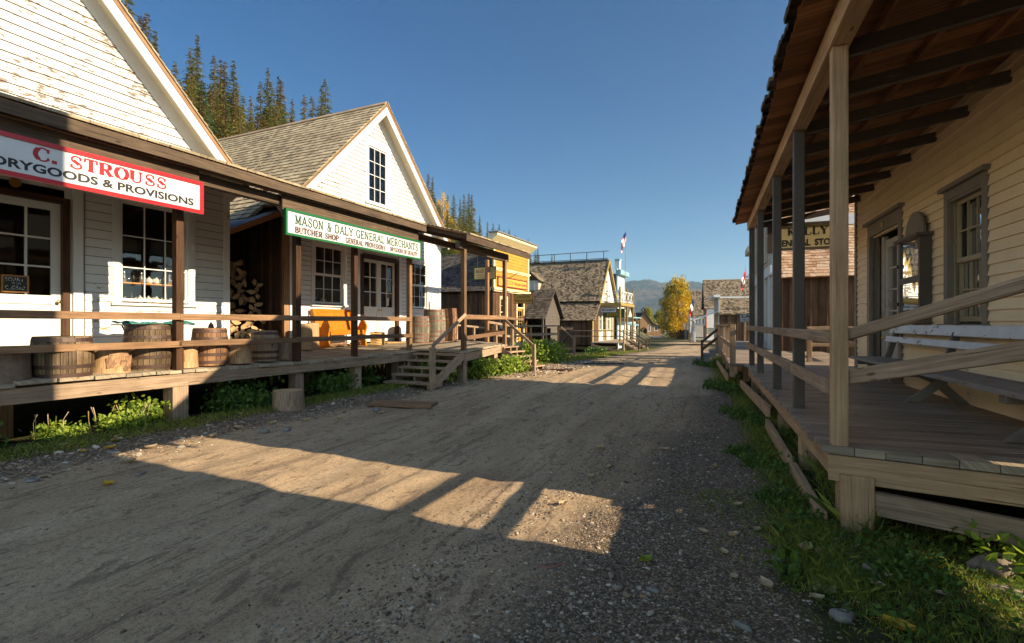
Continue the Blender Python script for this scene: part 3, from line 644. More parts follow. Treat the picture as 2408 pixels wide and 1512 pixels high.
def fbm(x, y, s, o=4, seed=0):
    r = 0; a = 1; t = 0
    for i in range(o): r = r+a*vnoise(x, y, s*2**i, seed+i); t += a; a *= .5
    return r/t
def tL(x, y): return x*L.c-y*L.s
def tR(x, y): return x*R.c-y*R.s
def ground_h(x, y):
    z = gz(x, y); tl, tr = tL(x, y), tR(x, y)
    m = np.clip((tl+6.4)/1.0, 0, 1)*np.clip((.2-tr)/.8, 0, 1)
    rut = np.zeros_like(z)
    for c, wd, dp in ((-1.9, .22, .014), (-2.5, .15, .009), (-3.6, .2, .014), (-4.4, .12, .009), (-5.0, .2, .011), (-1.3, .12, .007)):
        d = (tr-c-.25*(vnoise(y, y*0, .16, int(-c*10))-.5))/wd; rut -= dp*np.exp(-d*d)-dp*.5*np.exp(-(np.abs(d)-1.6)**2*3)
    z = z+rut*m*np.clip(1-(y-20)/40, 0, 1)
    z = z+(fbm(x, y, 1.1, 3, 3)-.5)*.05+(fbm(x, y, 5, 3, 9)-.5)*.026
    # left verge is a little hummocky and sinks under the decks
    z = z+.05*np.clip((-6.6-tl)/.6, 0, 1)*np.clip((tl+8.4)/1.0, 0, 1)*(y < 20)-.10*np.clip((-8.2-tl)/1.0, 0, 1)*(y < 60)
    z = z+.03*np.clip(tr/.6, 0, 1)*(y < 12)-.12*np.clip((tr-1.3)/.8, 0, 1)*(y < 30)
    return z
def gh(x, y): return float(ground_h(np.array([float(x)]), np.array([float(y)]))[0])
def build_ground():
    def axis(lo, hi, fine, a, b, gr):
        c = list(np.arange(a, b, fine)); st = fine; p = b
        while p < hi: c.append(p); st *= gr; p += st
        c.append(hi); st = fine; p = a-fine
        while p > lo: c.insert(0, p); st *= gr; p -= st
        c.insert(0, lo); return np.array(c)
    xs = axis(-900, 1500, .045, -7.5, 4.8, 1.06); ys = axis(-120, 3200, .045, 1.7, 13, 1.035)
    X, Y = np.meshgrid(xs, ys); Z = ground_h(X, Y)
    tl, tr = tL(X, Y), tR(X, Y)
    wob = (fbm(X, Y, .9, 4, 21)-.5)*1.0
    gl = np.clip((-6.25-tl+wob*.9)/.35, 0, 1)*(Y < 45)
    lim = np.interp(Y, [2, 3.5, 5, 8, 14, 25], [-1.35, -1.25, -.9, -.35, -.1, .2])
    gr = np.clip((tr-lim+wob*.9)/.5, 0, 1)*(Y < 60)
    gravel = np.maximum(gl, gr)
    Z = Z+gravel*(fbm(X, Y, 22, 2, 31)-.5)*.012
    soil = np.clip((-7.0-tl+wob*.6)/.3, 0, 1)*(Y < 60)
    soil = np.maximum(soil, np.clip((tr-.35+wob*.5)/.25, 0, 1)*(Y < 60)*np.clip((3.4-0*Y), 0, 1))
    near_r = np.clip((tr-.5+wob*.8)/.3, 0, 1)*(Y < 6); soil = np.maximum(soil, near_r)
    field = np.clip((np.maximum(-8-tl, tr-4))/3, 0, 1)
    soil = np.maximum(soil, np.where(Y > 30, field, 0)); soil = np.maximum(soil, np.clip((Y-260)/40, 0, 1))
    nx, ny = len(xs), len(ys)
    v = np.stack([X, Y, Z], -1).reshape(-1, 3)
    i = (np.arange(ny-1)[:, None]*nx+np.arange(nx-1)[None, :]).ravel(); f = np.stack([i, i+1, i+1+nx, i+nx], 1)
    m, n, b, o = newmat('packed_dirt'); tc = N(n, 'ShaderNodeTexCoord')
    mp = N(n, 'ShaderNodeMapping'); mp.inputs[2].default_value = (0, 0, R.y); n.links.new(tc.outputs['Object'], mp.inputs[0])
    V = mp.outputs[0]
    big = noise(n, V, .8, 5, .6, (1.6, .35, 1), .5)
    c = ramp(n, big, [(.3, (.36, .25, .15)), (.5, (.50, .355, .215)), (.7, (.60, .44, .275))])
    st = noise(n, V, 2.4, 7, .72, (2.2, .5, 1), 1.2)
    c = mix(n, ramp(n, st, [(.55, 0), (.62, .6)]), c, (.17, .12, .08))
    sm = noise(n, V, 5.5, 6, .75, (1.6, .8, 1), .8); c = mix(n, ramp(n, sm, [(.55, 0), (.63, .6)]), c, (.15, .108, .075)); trk = noise(n, V, 1.0, 4, .6, (7, .12, 1), .25); c = mix(n, .5, c, ramp(n, trk, [(.35, .35), (.40, 1.0)]), 'MULTIPLY')
    fine = noise(n, V, 34, 6, .75); c = mix(n, .8, c, ramp(n, fine, [(.3, .3), (.48, .85), (.62, 1.0)]), 'MULTIPLY'); grit = noise(n, V, 120, 3, .8); c = mix(n, .8, c, ramp(n, grit, [(.33, .35), (.5, .9), (.68, 1.0)]), 'MULTIPLY')
    spk = ramp(n, noise(n, V, 75, 2, .6), [(.70, 0), (.73, .7)]); c = mix(n, spk, c, (.62, .55, .45)); clod = noise(n, V, 15, 4, .7, (1.5, .6, 1)); c = mix(n, ramp(n, clod, [(.62, 0), (.68, .7)]), c, (.13, .095, .065))
    vo = N(n, 'ShaderNodeTexVoronoi'); vo.inputs['Scale'].default_value = 70; n.links.new(tc.outputs['Object'], vo.inputs['Vector'])
    a1 = N(n, 'ShaderNodeAttribute', attribute_name='gravel'); a2 = N(n, 'ShaderNodeAttribute', attribute_name='soil')
    pc = N(n, 'ShaderNodeSeparateColor'); n.links.new(vo.outputs['Color'], pc.inputs[0])
    grc = ramp(n, pc.outputs[0], [(0, (.10, .072, .048)), (.4, (.22, .16, .108)), (.75, (.36, .27, .18)), (.95, (.50, .41, .30))])
    grc = mix(n, ramp(n, vo.outputs['Distance'], [(.25, 0), (.65, .75)]), grc, (.07, .05, .034))
    grc = mix(n, ramp(n, fine, [(.35, .4), (.6, 0)]), grc, (.09, .066, .045))
    c = mix(n, a1.outputs['Fac'], c, grc)
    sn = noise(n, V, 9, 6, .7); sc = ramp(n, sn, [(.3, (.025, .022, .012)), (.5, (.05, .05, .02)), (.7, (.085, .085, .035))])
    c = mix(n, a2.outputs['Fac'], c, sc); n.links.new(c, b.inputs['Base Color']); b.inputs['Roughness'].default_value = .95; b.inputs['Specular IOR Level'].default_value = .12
    h = mix(n, a1.outputs['Fac'], mix(n, .5, mix(n, .5, fine, clod), mix(n, .5, grit, st)), ramp(n, vo.outputs['Distance'], [(0, 1), (.6, 0)]))
    bump(n, b, h, .5, .011)
    ob = numpy_mesh('dirt_road', v, f, None, m, smooth=True)
    for nm, A in (('gravel', gravel), ('soil', soil)):
        at = ob.data.attributes.new(nm, 'FLOAT', 'POINT'); at.data.foreach_set('value', A.ravel().astype(np.float32))
    ob['kind'] = 'structure'
build_ground()

# ---------------------------------------------------------------- wooded hillside and mountains
def hill_h(x, y):
    tl = tL(x, y)
    d = np.maximum(-22-tl, 0)
    return gz(x, y)-.3+np.interp(d, [0, 23, 43, 90, 200], [0, 11.5, 17.5, 24, 27])*np.interp(y, [150, 260], [1, .1])+(fbm(x, y, .03, 3, 5)-.5)*5*np.clip(d/15, 0, 1)
def build_hill():
    s = np.concatenate([np.arange(-40, 120, 3.), np.arange(120, 700, 12)]); t = np.concatenate([np.arange(-20, -110, -2.5), np.arange(-110, -420, -20)])
    T_, S_ = np.meshgrid(t, s); X = T_*L.c+S_*L.s; Y = -T_*L.s+S_*L.c
    Z = hill_h(X, Y); v = np.stack([X, Y, Z], -1).reshape(-1, 3); nx, ny = len(t), len(s)
    i = (np.arange(ny-1)[:, None]*nx+np.arange(nx-1)[None, :]).ravel(); f = np.stack([i, i+1, i+1+nx, i+nx], 1)
    m, n, b, o = newmat('forest_floor'); tc = N(n, 'ShaderNodeTexCoord')
    c = ramp(n, noise(n, tc.outputs['Object'], .5, 6, .7), [(.3, (.03, .035, .012)), (.7, (.10, .09, .03))]); n.links.new(c, b.inputs['Base Color']); b.inputs['Roughness'].default_value = 1
    numpy_mesh('hillside', v, f, None, m, smooth=True)['kind'] = 'structure'
build_hill()
def build_mountain(name, pts, dist, depth, seed, base=-40):
    """ridge given as (x, height) at distance dist, slopes coming towards the viewer"""
    xs = np.linspace(pts[0][0], pts[-1][0], 260); ys = np.linspace(0, 1, 90)
    hx = np.interp(xs, [p[0] for p in pts], [p[1] for p in pts])
    X, K = np.meshgrid(xs, ys)      # K 0 at the ridge, 1 at the foot
    Yb = dist-depth*K
    prof = (1-K)**1.15
    rg = 1-np.abs(2*fbm(X, Yb, .0016, 4, seed)-1)
    Z = base+(np.interp(X, xs, hx)-base)*prof*(1+.30*(rg-.75)*np.clip(K*5, 0, 1)) + (fbm(X, Yb, .012, 3, seed+3)-.5)*26*np.clip(K*8, .25, 1)*np.clip((1-K)*5, 0, 1) + (fbm(X, Yb, .06, 2, seed+5)-.5)*17
    back = np.stack([X[0], Yb[0]+500, np.full(260, float(base))], -1)
    v = np.concatenate([back, np.stack([X, Yb, Z], -1).reshape(-1, 3)]); nx, ny = 260, 91
    i = (np.arange(ny-1)[:, None]*nx+np.arange(nx-1)[None, :]).ravel(); f = np.stack([i, i+nx, i+nx+1, i+1], 1)
    m, n, b, o = newmat(name+'_forest'); tc = N(n, 'ShaderNodeTexCoord')
    t = noise(n, tc.outputs['Object'], .05, 8, .8, (1, 1, .4)); c = ramp(n, t, [(.40, (.002, .008, .010)), (.5, (.013, .030, .027)), (.6, (.05, .07, .045))])
    pt = noise(n, tc.outputs['Object'], .0035, 4, .6, (1, 1, 3)); c = mix(n, ramp(n, pt, [(.52, 0), (.6, .7)]), c, (.15, .10, .07))
    yl = noise(n, tc.outputs['Object'], .03, 5, .8); sx = N(n, 'ShaderNodeSeparateXYZ'); n.links.new(tc.outputs['Object'], sx.inputs[0])
    lowm = N(n, 'ShaderNodeMapRange'); lowm.inputs[1].default_value = 90; lowm.inputs[2].default_value = 0; n.links.new(sx.outputs[2], lowm.inputs[0])
    mm = N(n, 'ShaderNodeMath', operation='MULTIPLY'); n.links.new(ramp(n, yl, [(.56, 0), (.64, .9)]), mm.inputs[0]); n.links.new(lowm.outputs[0], mm.inputs[1])
    c = mix(n, mm.outputs[0], c, (.20, .17, .05))
    n.links.new(c, b.inputs['Base Color']); b.inputs['Roughness'].default_value = 1; b.inputs['Specular IOR Level'].default_value = 0
    bump(n, b, t, 1.0, 25)
    numpy_mesh(name, v, f, None, m, smooth=True)['kind'] = 'structure'
q = lambda px, v, d: ((px-1204)/1204*d, 1.5+(760-v)/1204*d)
build_mountain('mountain', [q(p, v, 2600) for p, v in ((1180, 700), (1400, 672), (1470, 662), (1490, 659), (1520, 658), (1550, 664), (1592, 666), (1620, 663), (1640, 662), (1656, 667), (1690, 690), (1730, 720), (1800, 735))], 2600, 1000, 2)
build_mountain('blue_mountain', [q(p, v, 3400) for p, v in ((1640, 722), (1690, 700), (1735, 668), (1755, 648), (1790, 628), (1850, 600), (2000, 590), (2200, 640))], 3400, 1100, 8)
# ================================================================ LEFT ROW
TW = -10.26                      # plane of the shop fronts
mX = mapX(TW, 1)
# ---- peeling white shop (nearest, left)
T = Thing('white_shop', 'white clapboard shop with badly peeling gable, nearest on the left', 'building', L, (TW, 3.6, .8))
hs = [(3.62, 4.62, .8, 3.7), (5.36, 6.70, 1.86, 3.8)]
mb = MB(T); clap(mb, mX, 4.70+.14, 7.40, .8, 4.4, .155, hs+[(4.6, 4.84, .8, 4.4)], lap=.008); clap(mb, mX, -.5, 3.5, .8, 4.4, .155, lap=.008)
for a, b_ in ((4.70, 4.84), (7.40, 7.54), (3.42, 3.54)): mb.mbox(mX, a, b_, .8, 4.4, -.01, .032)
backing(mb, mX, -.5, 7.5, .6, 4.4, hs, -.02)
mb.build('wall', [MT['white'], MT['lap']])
APX, APH = 3.45, 8.55
mb = MB(T); lim = lambda z: (APX-(APH-z)*.97, APX+(APH-z)*.97)
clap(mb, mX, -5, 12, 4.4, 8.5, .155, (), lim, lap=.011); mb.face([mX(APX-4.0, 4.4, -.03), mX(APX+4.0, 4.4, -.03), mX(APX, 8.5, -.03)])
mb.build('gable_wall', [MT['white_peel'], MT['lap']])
# rake trim, soffit and roof
def rake_roof(T, t0, apx, aph, half, over, depth, smat, slope=1.0, frm='white_trim', fr_w=.2, side=(-1, 1), eov=.25, ridge=True, e=.15, w1=.2, ext=False):
    Lr = math.hypot(half+eov, (half+eov)*slope); cu = (half+eov)/Lr; su = (half+eov)*slope/Lr
    tr = MB(T); so_ = MB(T); rf = MB(T); rb = MB(T)
    for sg in side:
        if ext and sg < 0: Lr_ = Lr*1.14
        else: Lr_ = Lr
        A = Vector((0, apx+sg*(half+eov), aph-(half+eov)*slope)); B = Vector((0, apx, aph)); d = (B-A).normalized(); nn = Vector((0, sg*su, cu))
        t1 = t0+over
        for (x0, x1, n0, n1, mbx) in ((t1-.03, t1, -.24, -.01, tr), (t0+.004, t0+.03, -.30-.02, -.06, tr)):
            ofs = 0
            P = [A+nn*n0, A+nn*n1, B+Vector((0, 0, 1))*n1/cu, B+Vector((0, 0, 1))*n0/cu]
            mbx.hexa([Vector((x0, p.y, p.z)) for p in P]+[Vector((x1, p.y, p.z)) for p in P])
        P = [A+nn*-.10, A+nn*-.075, B+Vector((0, 0, 1))*-.075/cu, B+Vector((0, 0, 1))*-.10/cu]
        so_.hexa([Vector((t0+.002, p.y, p.z)) for p in P]+[Vector((t1-.031, p.y, p.z)) for p in P])
        P = [A+nn*-.07, A+nn*-.005, B+Vector((0, 0, 1))*-.005/cu, B+Vector((0, 0, 1))*-.07/cu]
        rb.hexa([Vector((t0-depth, p.y, p.z)) for p in P]+[Vector((t1+.015, p.y, p.z)) for p in P])
        if Lr_ > Lr:
            A3 = A-d*(Lr_-Lr); shingles(rf, A3+Vector((t0-.4, 0, 0)), (-1, 0, 0), depth-.4, d, Lr_-Lr+.02, e, .08, w1, .034); slab(rf, A3+Vector((t0-depth, 0, 0)), (1, 0, 0), depth-.4, d, Lr_-Lr, -.05, 0)
        shingles(rf, A+Vector((t1+.04, 0, 0)), (-1, 0, 0), depth+over+.04, d, Lr, e, .08, w1, .034)
    if ridge:
        rf2 = MB(T)
        for sg in side:
            nn = Vector((0, sg*su, cu)); d = Vector((0, -sg*cu, su)); B = Vector((0, apx, aph))+nn*.03
            P = [B-d*.14, B-d*.14+nn*.025, B+nn*.025+d*.01, B+d*.01]
            rf2.hexa([Vector((t0-depth, p.y, p.z)) for p in P]+[Vector((t0+over+.03, p.y, p.z)) for p in P])
        rf2.build('ridge_board', MT['greywood'])
    tr.build('rake_board', MT[frm]); so_.build('soffit', MT['soffit']); r_ = rf.build('roof', MT[smat]); rb.build('roof_boards', MT['railwood'], r_)
rake_roof(T, TW, APX, APH+.28, 4.1, .38, .9, 'sh_grey', slope=1.027, side=(1,))
mb = MB(T); slab(mb, (TW-.9, APX-4.3, APH-4.02), (1, 0, 0), 1.26, (0, .7071, .7071), 6.05, 0, .05); mb.build('far_roof', MT['sh_grey'])
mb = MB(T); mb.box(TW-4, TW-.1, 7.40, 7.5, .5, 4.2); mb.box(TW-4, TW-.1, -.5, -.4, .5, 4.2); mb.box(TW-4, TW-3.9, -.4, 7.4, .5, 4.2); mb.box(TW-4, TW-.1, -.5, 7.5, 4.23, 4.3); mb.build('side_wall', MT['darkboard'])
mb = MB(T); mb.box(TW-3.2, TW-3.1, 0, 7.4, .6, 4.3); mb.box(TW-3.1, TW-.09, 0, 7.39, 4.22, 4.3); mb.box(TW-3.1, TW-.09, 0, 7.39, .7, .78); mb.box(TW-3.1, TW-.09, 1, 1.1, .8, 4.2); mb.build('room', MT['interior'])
window(T, mX, 5.42, 6.64, 1.90, 3.72, 3, 3, trim=.14, double=False)
door(T, mX, 3.68, 4.56, .86, 3.46, 1.95, 2, 3, st=.12, fw=.1)
mb = MB(T); mb.mbox(mX, 3.5, 4.7, .8, .86, -.06, .14); mb.build('threshold', MT['fresh'])
# display shelf, teapots and bottles inside the window
ST = Thing('display_shelf', 'orange wooden shelf behind the lower panes of the peeling shop window', 'shelf', L, (TW-.35, 6.03, 1.9))
mb = MB(ST); mb.box(TW-.5, TW-.12, 5.4, 6.66, 2.235, 2.26); mb.build('shelf_board', MT['fresh']); mb = MB(ST); mb.box(TW-.5, TW-.12, 5.4, 6.66, 1.86, 1.89); mb.build('lower_board', MT['fresh'])
def pot(nm, lab, cat, mat, prof, spout=True):
    tt = Thing(nm, lab, cat, L, (0, 0, 0), 'teapots and bottles in the shop window'); mb = MB(tt); mb.lathe(prof, (0, 0, 0), 14); mb.build('body', MT[mat], smooth=True)
    if spout:
        mb = MB(tt); mb.tube([(0, .05, .05), (0, .09, .08), (0, .11, .12)], [.014, .01, .007], 6); mb.build('spout', MT[mat], smooth=True)
        mb = MB(tt); mb.tube([(0, -.05, .035), (0, -.095, .05), (0, -.095, .1), (0, -.05, .115)], .006, 6); mb.build('handle', MT[mat], smooth=True)
    return tt.e
prT = [(.0, 0), (.05, 0), (.07, .04), (.065, .09), (.03, .125), (.012, .13), (.014, .15), (0, .155)]
prC = [(0, 0), (.045, 0), (.04, .1), (.03, .2), (.034, .22), (.012, .24), (.008, .26), (0, .265)]
prB = [(0, 0), (.035, 0), (.036, .12), (.014, .16), (.012, .22), (0, .22)]
items = [('teapot', 'round glazed teapot behind the shop window glass', 'teapot', 'ceramic', prT, True), ('coffee_pot', 'tall metal coffee pot behind the shop window glass', 'coffee pot', 'steel', prC, True), ('bottle', 'small dark bottle behind the shop window glass', 'bottle', 'iron', prB, False)]
protos = [None]*3
seq = [(5.5, 2, 1), (5.62, 1, 1), (5.78, 2, 1), (5.92, 1, 1), (6.06, 0, 1), (6.2, 0, 1), (6.33, 2, 1), (6.44, 1, 1), (6.55, 0, 1), (5.55, 0, 0), (5.75, 2, 0), (5.9, 0, 0), (6.05, 0, 0), (6.2, 0, 0), (6.36, 1, 0), (6.52, 0, 0)]
cnt = [0, 0, 0]
for i, (s_, k, lv) in enumerate(seq):
    o3 = (TW-.27, s_, 2.262 if lv else 1.892)
    if protos[k] is None: protos[k] = pot(*items[k]); e = protos[k]; e.location = L.w(o3)
    else: e = dup(protos[k], L, o3)
    e.rotation_euler = (0, 0, -L.y+random.uniform(-.4, .4)); e.scale = (.9,)*3
# chalkboard hanging behind the door pane
T2 = Thing('chalkboard', 'small orange framed chalkboard reading SORRY WE ARE CLOSED in the door pane', 'sign', L, (TW-.05, 4.02, 1.98))
mP = mapX(TW-.058, 1); sign(T2, mP, 3.82, 4.14, 1.98, 2.24, .01, .018, 'fresh', 'chalk')
mb = MB(T2); lettering(mb, mP, bfont('SORRY', .01), 3.86, 4.09, 2.15, 2.205, .013); lettering(mb, mP, bfont('we are'), 3.93, 4.05, 2.105, 2.135, .013); lettering(mb, mP, bfont('CLOSED', .01), 3.86, 4.10, 2.02, 2.08, .013); mb.build('lettering', MT['chalkw'])
T2 = Thing('house_number', 'small oval brass plate reading 47 over the shop door', 'number plate', L, (TW+.02, 3.95, 3.6))
mb = MB(T2); mb.lathe([(0, .0), (.075, 0), (.075, .012), (0, .014)], (TW+.022, 3.95, 3.66), 20, axis='x'); mb.build('plate', MT['brass']); mb = MB(T2); lettering(mb, mX, bfont('47', .02), 3.91, 3.99, 3.63, 3.69, .038); mb.build('lettering', MT['black'])

# ---- merchants' building
T = Thing('merchant_building', 'white clapboard gabled merchant building behind the long green bordered sign', 'building', L, (TW, 12.6, .9))
y0, y1 = 9.15, 15.96
hs = [(9.93, 11.03, 1.95, 3.62), (11.80, 13.40, .9, 3.50), (14.02, 15.12, 1.95, 3.62)]
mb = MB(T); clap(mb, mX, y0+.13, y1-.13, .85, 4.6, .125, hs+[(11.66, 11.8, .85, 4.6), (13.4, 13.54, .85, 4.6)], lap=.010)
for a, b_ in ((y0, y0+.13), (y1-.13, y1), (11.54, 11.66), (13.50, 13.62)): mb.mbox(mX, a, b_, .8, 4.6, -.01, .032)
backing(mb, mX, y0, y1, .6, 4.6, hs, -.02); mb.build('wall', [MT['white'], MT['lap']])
APX, APH = 12.42, 7.86; lim = lambda z: (APX-(APH-z)*.98, APX+(APH-z)*.98); gw = [(12.02, 12.96, 5.08, 6.86)]
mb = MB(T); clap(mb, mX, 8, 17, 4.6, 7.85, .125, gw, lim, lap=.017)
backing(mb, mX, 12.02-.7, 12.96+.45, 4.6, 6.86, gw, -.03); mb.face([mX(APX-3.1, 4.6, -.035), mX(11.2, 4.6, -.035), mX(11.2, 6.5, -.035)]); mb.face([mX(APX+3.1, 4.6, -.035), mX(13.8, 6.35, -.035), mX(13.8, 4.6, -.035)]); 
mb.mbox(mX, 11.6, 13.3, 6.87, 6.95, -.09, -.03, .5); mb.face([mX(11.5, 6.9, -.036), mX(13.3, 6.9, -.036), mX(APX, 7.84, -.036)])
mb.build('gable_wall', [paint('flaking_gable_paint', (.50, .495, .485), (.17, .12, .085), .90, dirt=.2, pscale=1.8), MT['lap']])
rake_roof(T, TW, APX, APH+.26, 3.45, .38, 8.3, 'sh_grey', slope=1.02, e=.19, ext=True)
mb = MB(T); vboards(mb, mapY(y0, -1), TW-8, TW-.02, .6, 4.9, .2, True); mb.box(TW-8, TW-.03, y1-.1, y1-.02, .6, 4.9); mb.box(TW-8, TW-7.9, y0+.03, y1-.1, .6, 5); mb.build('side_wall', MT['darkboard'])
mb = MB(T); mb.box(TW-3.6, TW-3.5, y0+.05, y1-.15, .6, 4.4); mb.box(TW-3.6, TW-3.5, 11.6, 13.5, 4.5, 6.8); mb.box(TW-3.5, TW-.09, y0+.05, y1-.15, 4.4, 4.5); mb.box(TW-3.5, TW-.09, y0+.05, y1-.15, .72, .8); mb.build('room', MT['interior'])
window(T, mX, 9.97, 10.99, 2.02, 3.56, 3, 4, trim=.13); window(T, mX, 14.06, 15.08, 2.02, 3.56, 3, 4, trim=.13)
window(T, mX, 12.06, 12.92, 5.13, 6.82, 3, 4, trim=.15, double=False)
door(T, mX, 11.83, 12.59, .95, 3.42, 2.0, 2, 3, knob=1, st=.09, frame=None); door(T, mX, 12.61, 13.37, .95, 3.42, 2.0, 2, 3, knob=-1, st=.09, frame=None)
mb = MB(T); mb.mbox(mX, 11.70, 11.83, .9, 3.52, -.1, .025); mb.mbox(mX, 13.37, 13.5, .9, 3.52, -.1, .025); mb.mbox(mX, 11.83, 13.37, 3.42, 3.56, -.1, .03); mb.build('door_frame', MT['postwood'])
mb = MB(T); mb.mbox(mX, 12.95, 13.07, 2.05, 2.3, -.055, -.052); mb.build('notice', MT['paper'])
mb = MB(T); mb.mbox(mX, 8.98, 9.14, .8, 4.4, -.06, .03); mb.build('corner_post', MT['railwood'])
# lamps and goods inside
T2 = Thing('wall_lamp', 'lit two bulb lamp glowing behind the middle window', 'lamp', L, (TW-1.2, 10.6, 2.8), None)
mb = MB(T2); mb.tube([(TW-1.2, 10.45, 2.95), (TW-1.2, 10.6, 3.05), (TW-1.2, 10.85, 2.95)], .012, 6); mb.tube([(TW-1.2, 10.6, 3.05), (TW-1.2, 10.6, 4.4)], .01, 6); mb.build('bracket', MT['brass'])
for k in (10.45, 10.85):
    mb = MB(T2); mb.lathe([(0, -.0), (.03, .02), (.05, .09), (.03, .17), (0, .19)], (TW-1.2, k, 2.76), 10); mb.build('lamp_glass', MT['lampglow'], smooth=True)
def bottle_row(s0, n, t_, h_, lab, grp):
    for k in range(n):
        e = dup(protos[2 if k % 3 else 0], L, (t_, s0+k*.14+random.uniform(-.03, .03), h_), label=lab, group=grp); e.scale = (random.uniform(.8, 1.3),)*3
T2 = Thing('window_ledge', 'pale ledge of goods inside the far window of the merchant building', 'shelf', L, (TW-.3, 14.5, 2.0)); mb = MB(T2); mb.box(TW-.5, TW-.1, 14.05, 15.1, 2.03, 2.06); mb.build('ledge_board', MT['pale'])
T2 = Thing('window_ledge', 'pale ledge of goods inside the window beside the orange bench', 'shelf', L, (TW-.3, 10.5, 2.0)); mb = MB(T2); mb.box(TW-.5, TW-.1, 9.95, 11.0, 2.03, 2.06); mb.build('ledge_board', MT['pale'])
bottle_row(14.2, 6, TW-.28, 2.06, 'small ornament on the ledge inside the far merchant window', 'ornaments inside the far merchant window')
bottle_row(10.1, 6, TW-.28, 2.06, 'small ornament on the ledge inside the window beside the orange bench', 'ornaments inside the window by the bench')

# ---- lean-to woodshed in the gap
T = Thing('lean_to_shed', 'dark open lean-to with corrugated roof between the two white shops', 'shed', L, (TW-1.2, 8.3, .8))
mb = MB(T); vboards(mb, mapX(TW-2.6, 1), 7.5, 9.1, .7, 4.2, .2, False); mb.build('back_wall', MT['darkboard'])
mb = MB(T)
for k in range(26):
    a = TW-2.6+k*.1; mb.face([(a, 7.55, 3.55+.0*k), (a+.05, 7.55, 3.57), (a+.05, 9.12, 4.37), (a, 9.12, 4.35)]); mb.face([(a+.05, 7.55, 3.57), (a+.1, 7.55, 3.55), (a+.1, 9.12, 4.35), (a+.05, 9.12, 4.37)])
mb.build('tin_roof', MT['tin'])
mb = MB(T)
for a in (TW-2.2, TW-1.4, TW-.6, TW-.05): mb.beam((a, 7.52, 3.47), (a, 9.14, 4.27), .05, .12)
mb.build('rafter', MT['roofboard'])
# split firewood: each log is its own object
def log_mesh(T, ln, r, kind):
    mb = MB(T); k = 7; pts = []
    a0, a1 = kind
    prof = [(0, 0)]+[(r*math.cos(a0+(a1-a0)*i/k)*(1+.06*math.sin(i*2)), r*math.sin(a0+(a1-a0)*i/k)) for i in range(k+1)]
    A = [(ln/2, p[0], p[1]) for p in prof]; B = [(-ln/2, p[0]*.96, p[1]*.96) for p in prof]
    mb.face(A, [(p[1]*.3, p[2]*6) for p in A], m=1); mb.face(list(reversed(B)), None, m=1)
    n = len(prof)
    for i in range(n):
        j = (i+1) % n; mb.face([A[i], B[i], B[j], A[j]], [(0, p) for p in (0, .3)]+[(.4, .3), (.4, 0)], m=1 if i in (0, n-1) else 0)
    return mb
lp = []
for i in range(5):
    T2 = Thing('split_log', None, None, L, (0, 0, 0), e=False); a = i*1.3
    ob = log_mesh(T2, .42, random.uniform(.085, .12), (a, a+random.choice((1.5, 1.9, 2.6)))).build('split_log', [MT['bark'], MT['endgrain']]); ob.location = (0, 0, -50); lp.append(ob)
def logs(ss, hh, tt, lab, grp, used=[0]):
    e = lp[random.randrange(5)].copy() if used[0] >= 5 else lp[used[0]]
    if used[0] >= 5: col.objects.link(e)
    used[0] += 1
    e.location = L.w((tt, ss, hh)); e.rotation_euler = (random.uniform(0, 6.28), 0, -L.y-.75+random.uniform(-.15, .15)); e.rotation_mode = 'XYZ'
    tag(e, lab, 'firewood', grp)
row = 0; hh = .93
while hh < 2.95-.0:
    n_ = 8 if hh < 2.6 else 5
    for k in range(max(n_, 1)):
        s_ = 7.85+k*.165+(row % 2)*.07+random.uniform(-.02, .02)
        if s_ < 9.06: logs(s_, hh+random.uniform(-.02, .02), TW-.85+random.uniform(-.08, .08), 'split log in the tall firewood stack inside the dark lean-to', 'split logs in the tall stack')
    hh += .155; row += 1
for k in range(16):
    logs(7.75+(k % 6)*.2+random.uniform(-.05, .05), .93+(k//6)*.17, TW-.1+random.uniform(-.1, .12), 'split log in the low pile at the front of the lean-to', 'split logs in the low pile')

# ---- covered porch: deck, posts, rails, roof
T = Thing('covered_porch', 'long covered wooden porch with posts and rails in front of the white shops', 'porch', L, (-7.9, 8.5, .0))
def dfront(s): return -7.84 if s < 11.1 else (-6.42-(s-11.1)*(.88/4.2))
def dh(s, t):   # deck surface height
    base = .785+.03*math.sin(s*.55+.6)-.03*(s < 3)
    if t > -7.84: return base+.005
    return base+(-7.84-t)*.042
mb = MB(T); s = -1.0
while s < 16.6:
    wd = random.uniform(.17, .21); e_ = s+wd-.008
    f0 = dfront(s+wd/2)+random.uniform(-.02, .03); bk = TW+.03 if not (7.5 < s < 9.0) else TW-2.5
    if s > 15.3: f0 = -7.3-(s-15.3)*.9
    if s < 11.1 and e_ > 11.1: e_ = 11.09
    zj = random.uniform(-.004, .004)
    parts = [(bk, f0)] if f0 < -7.8 or s > 15.3 else [(bk, f0)]
    for (b0, f_) in parts:
        h0, h1 = dh(s, b0)+zj, dh(s, f_)+zj
        mb.hexa([(b0, s, h0-.04), (f_, s, h1-.045), (f_, e_, h1-.045), (b0, e_, h0-.04), (b0, s, h0), (f_, s, h1), (f_, e_, h1), (b0, e_, h0)])
    s = s+wd if not (s < 11.1 and s+wd > 11.1) else 11.1
mb.build('deck', MT['deck'])
mb = MB(T)
mb.beam((-7.93, -1, .64), (-7.93, 5.1, .63), .16, .19); mb.beam((-7.93, 5.1, .64), (-7.93, 11.1, .64), .15, .2)
pts = [(-7.93+.0, 0, 0)]
mb.beam((-6.52, 11.12, .63), (-7.35, 15.2, .66), .14, .2); mb.beam((-9.6, 11.2, .62), (-6.45, 11.16, .62), .1, .18); mb.beam((-7.35, 15.25, .66), (-8.6, 16.6, .66), .12, .2)
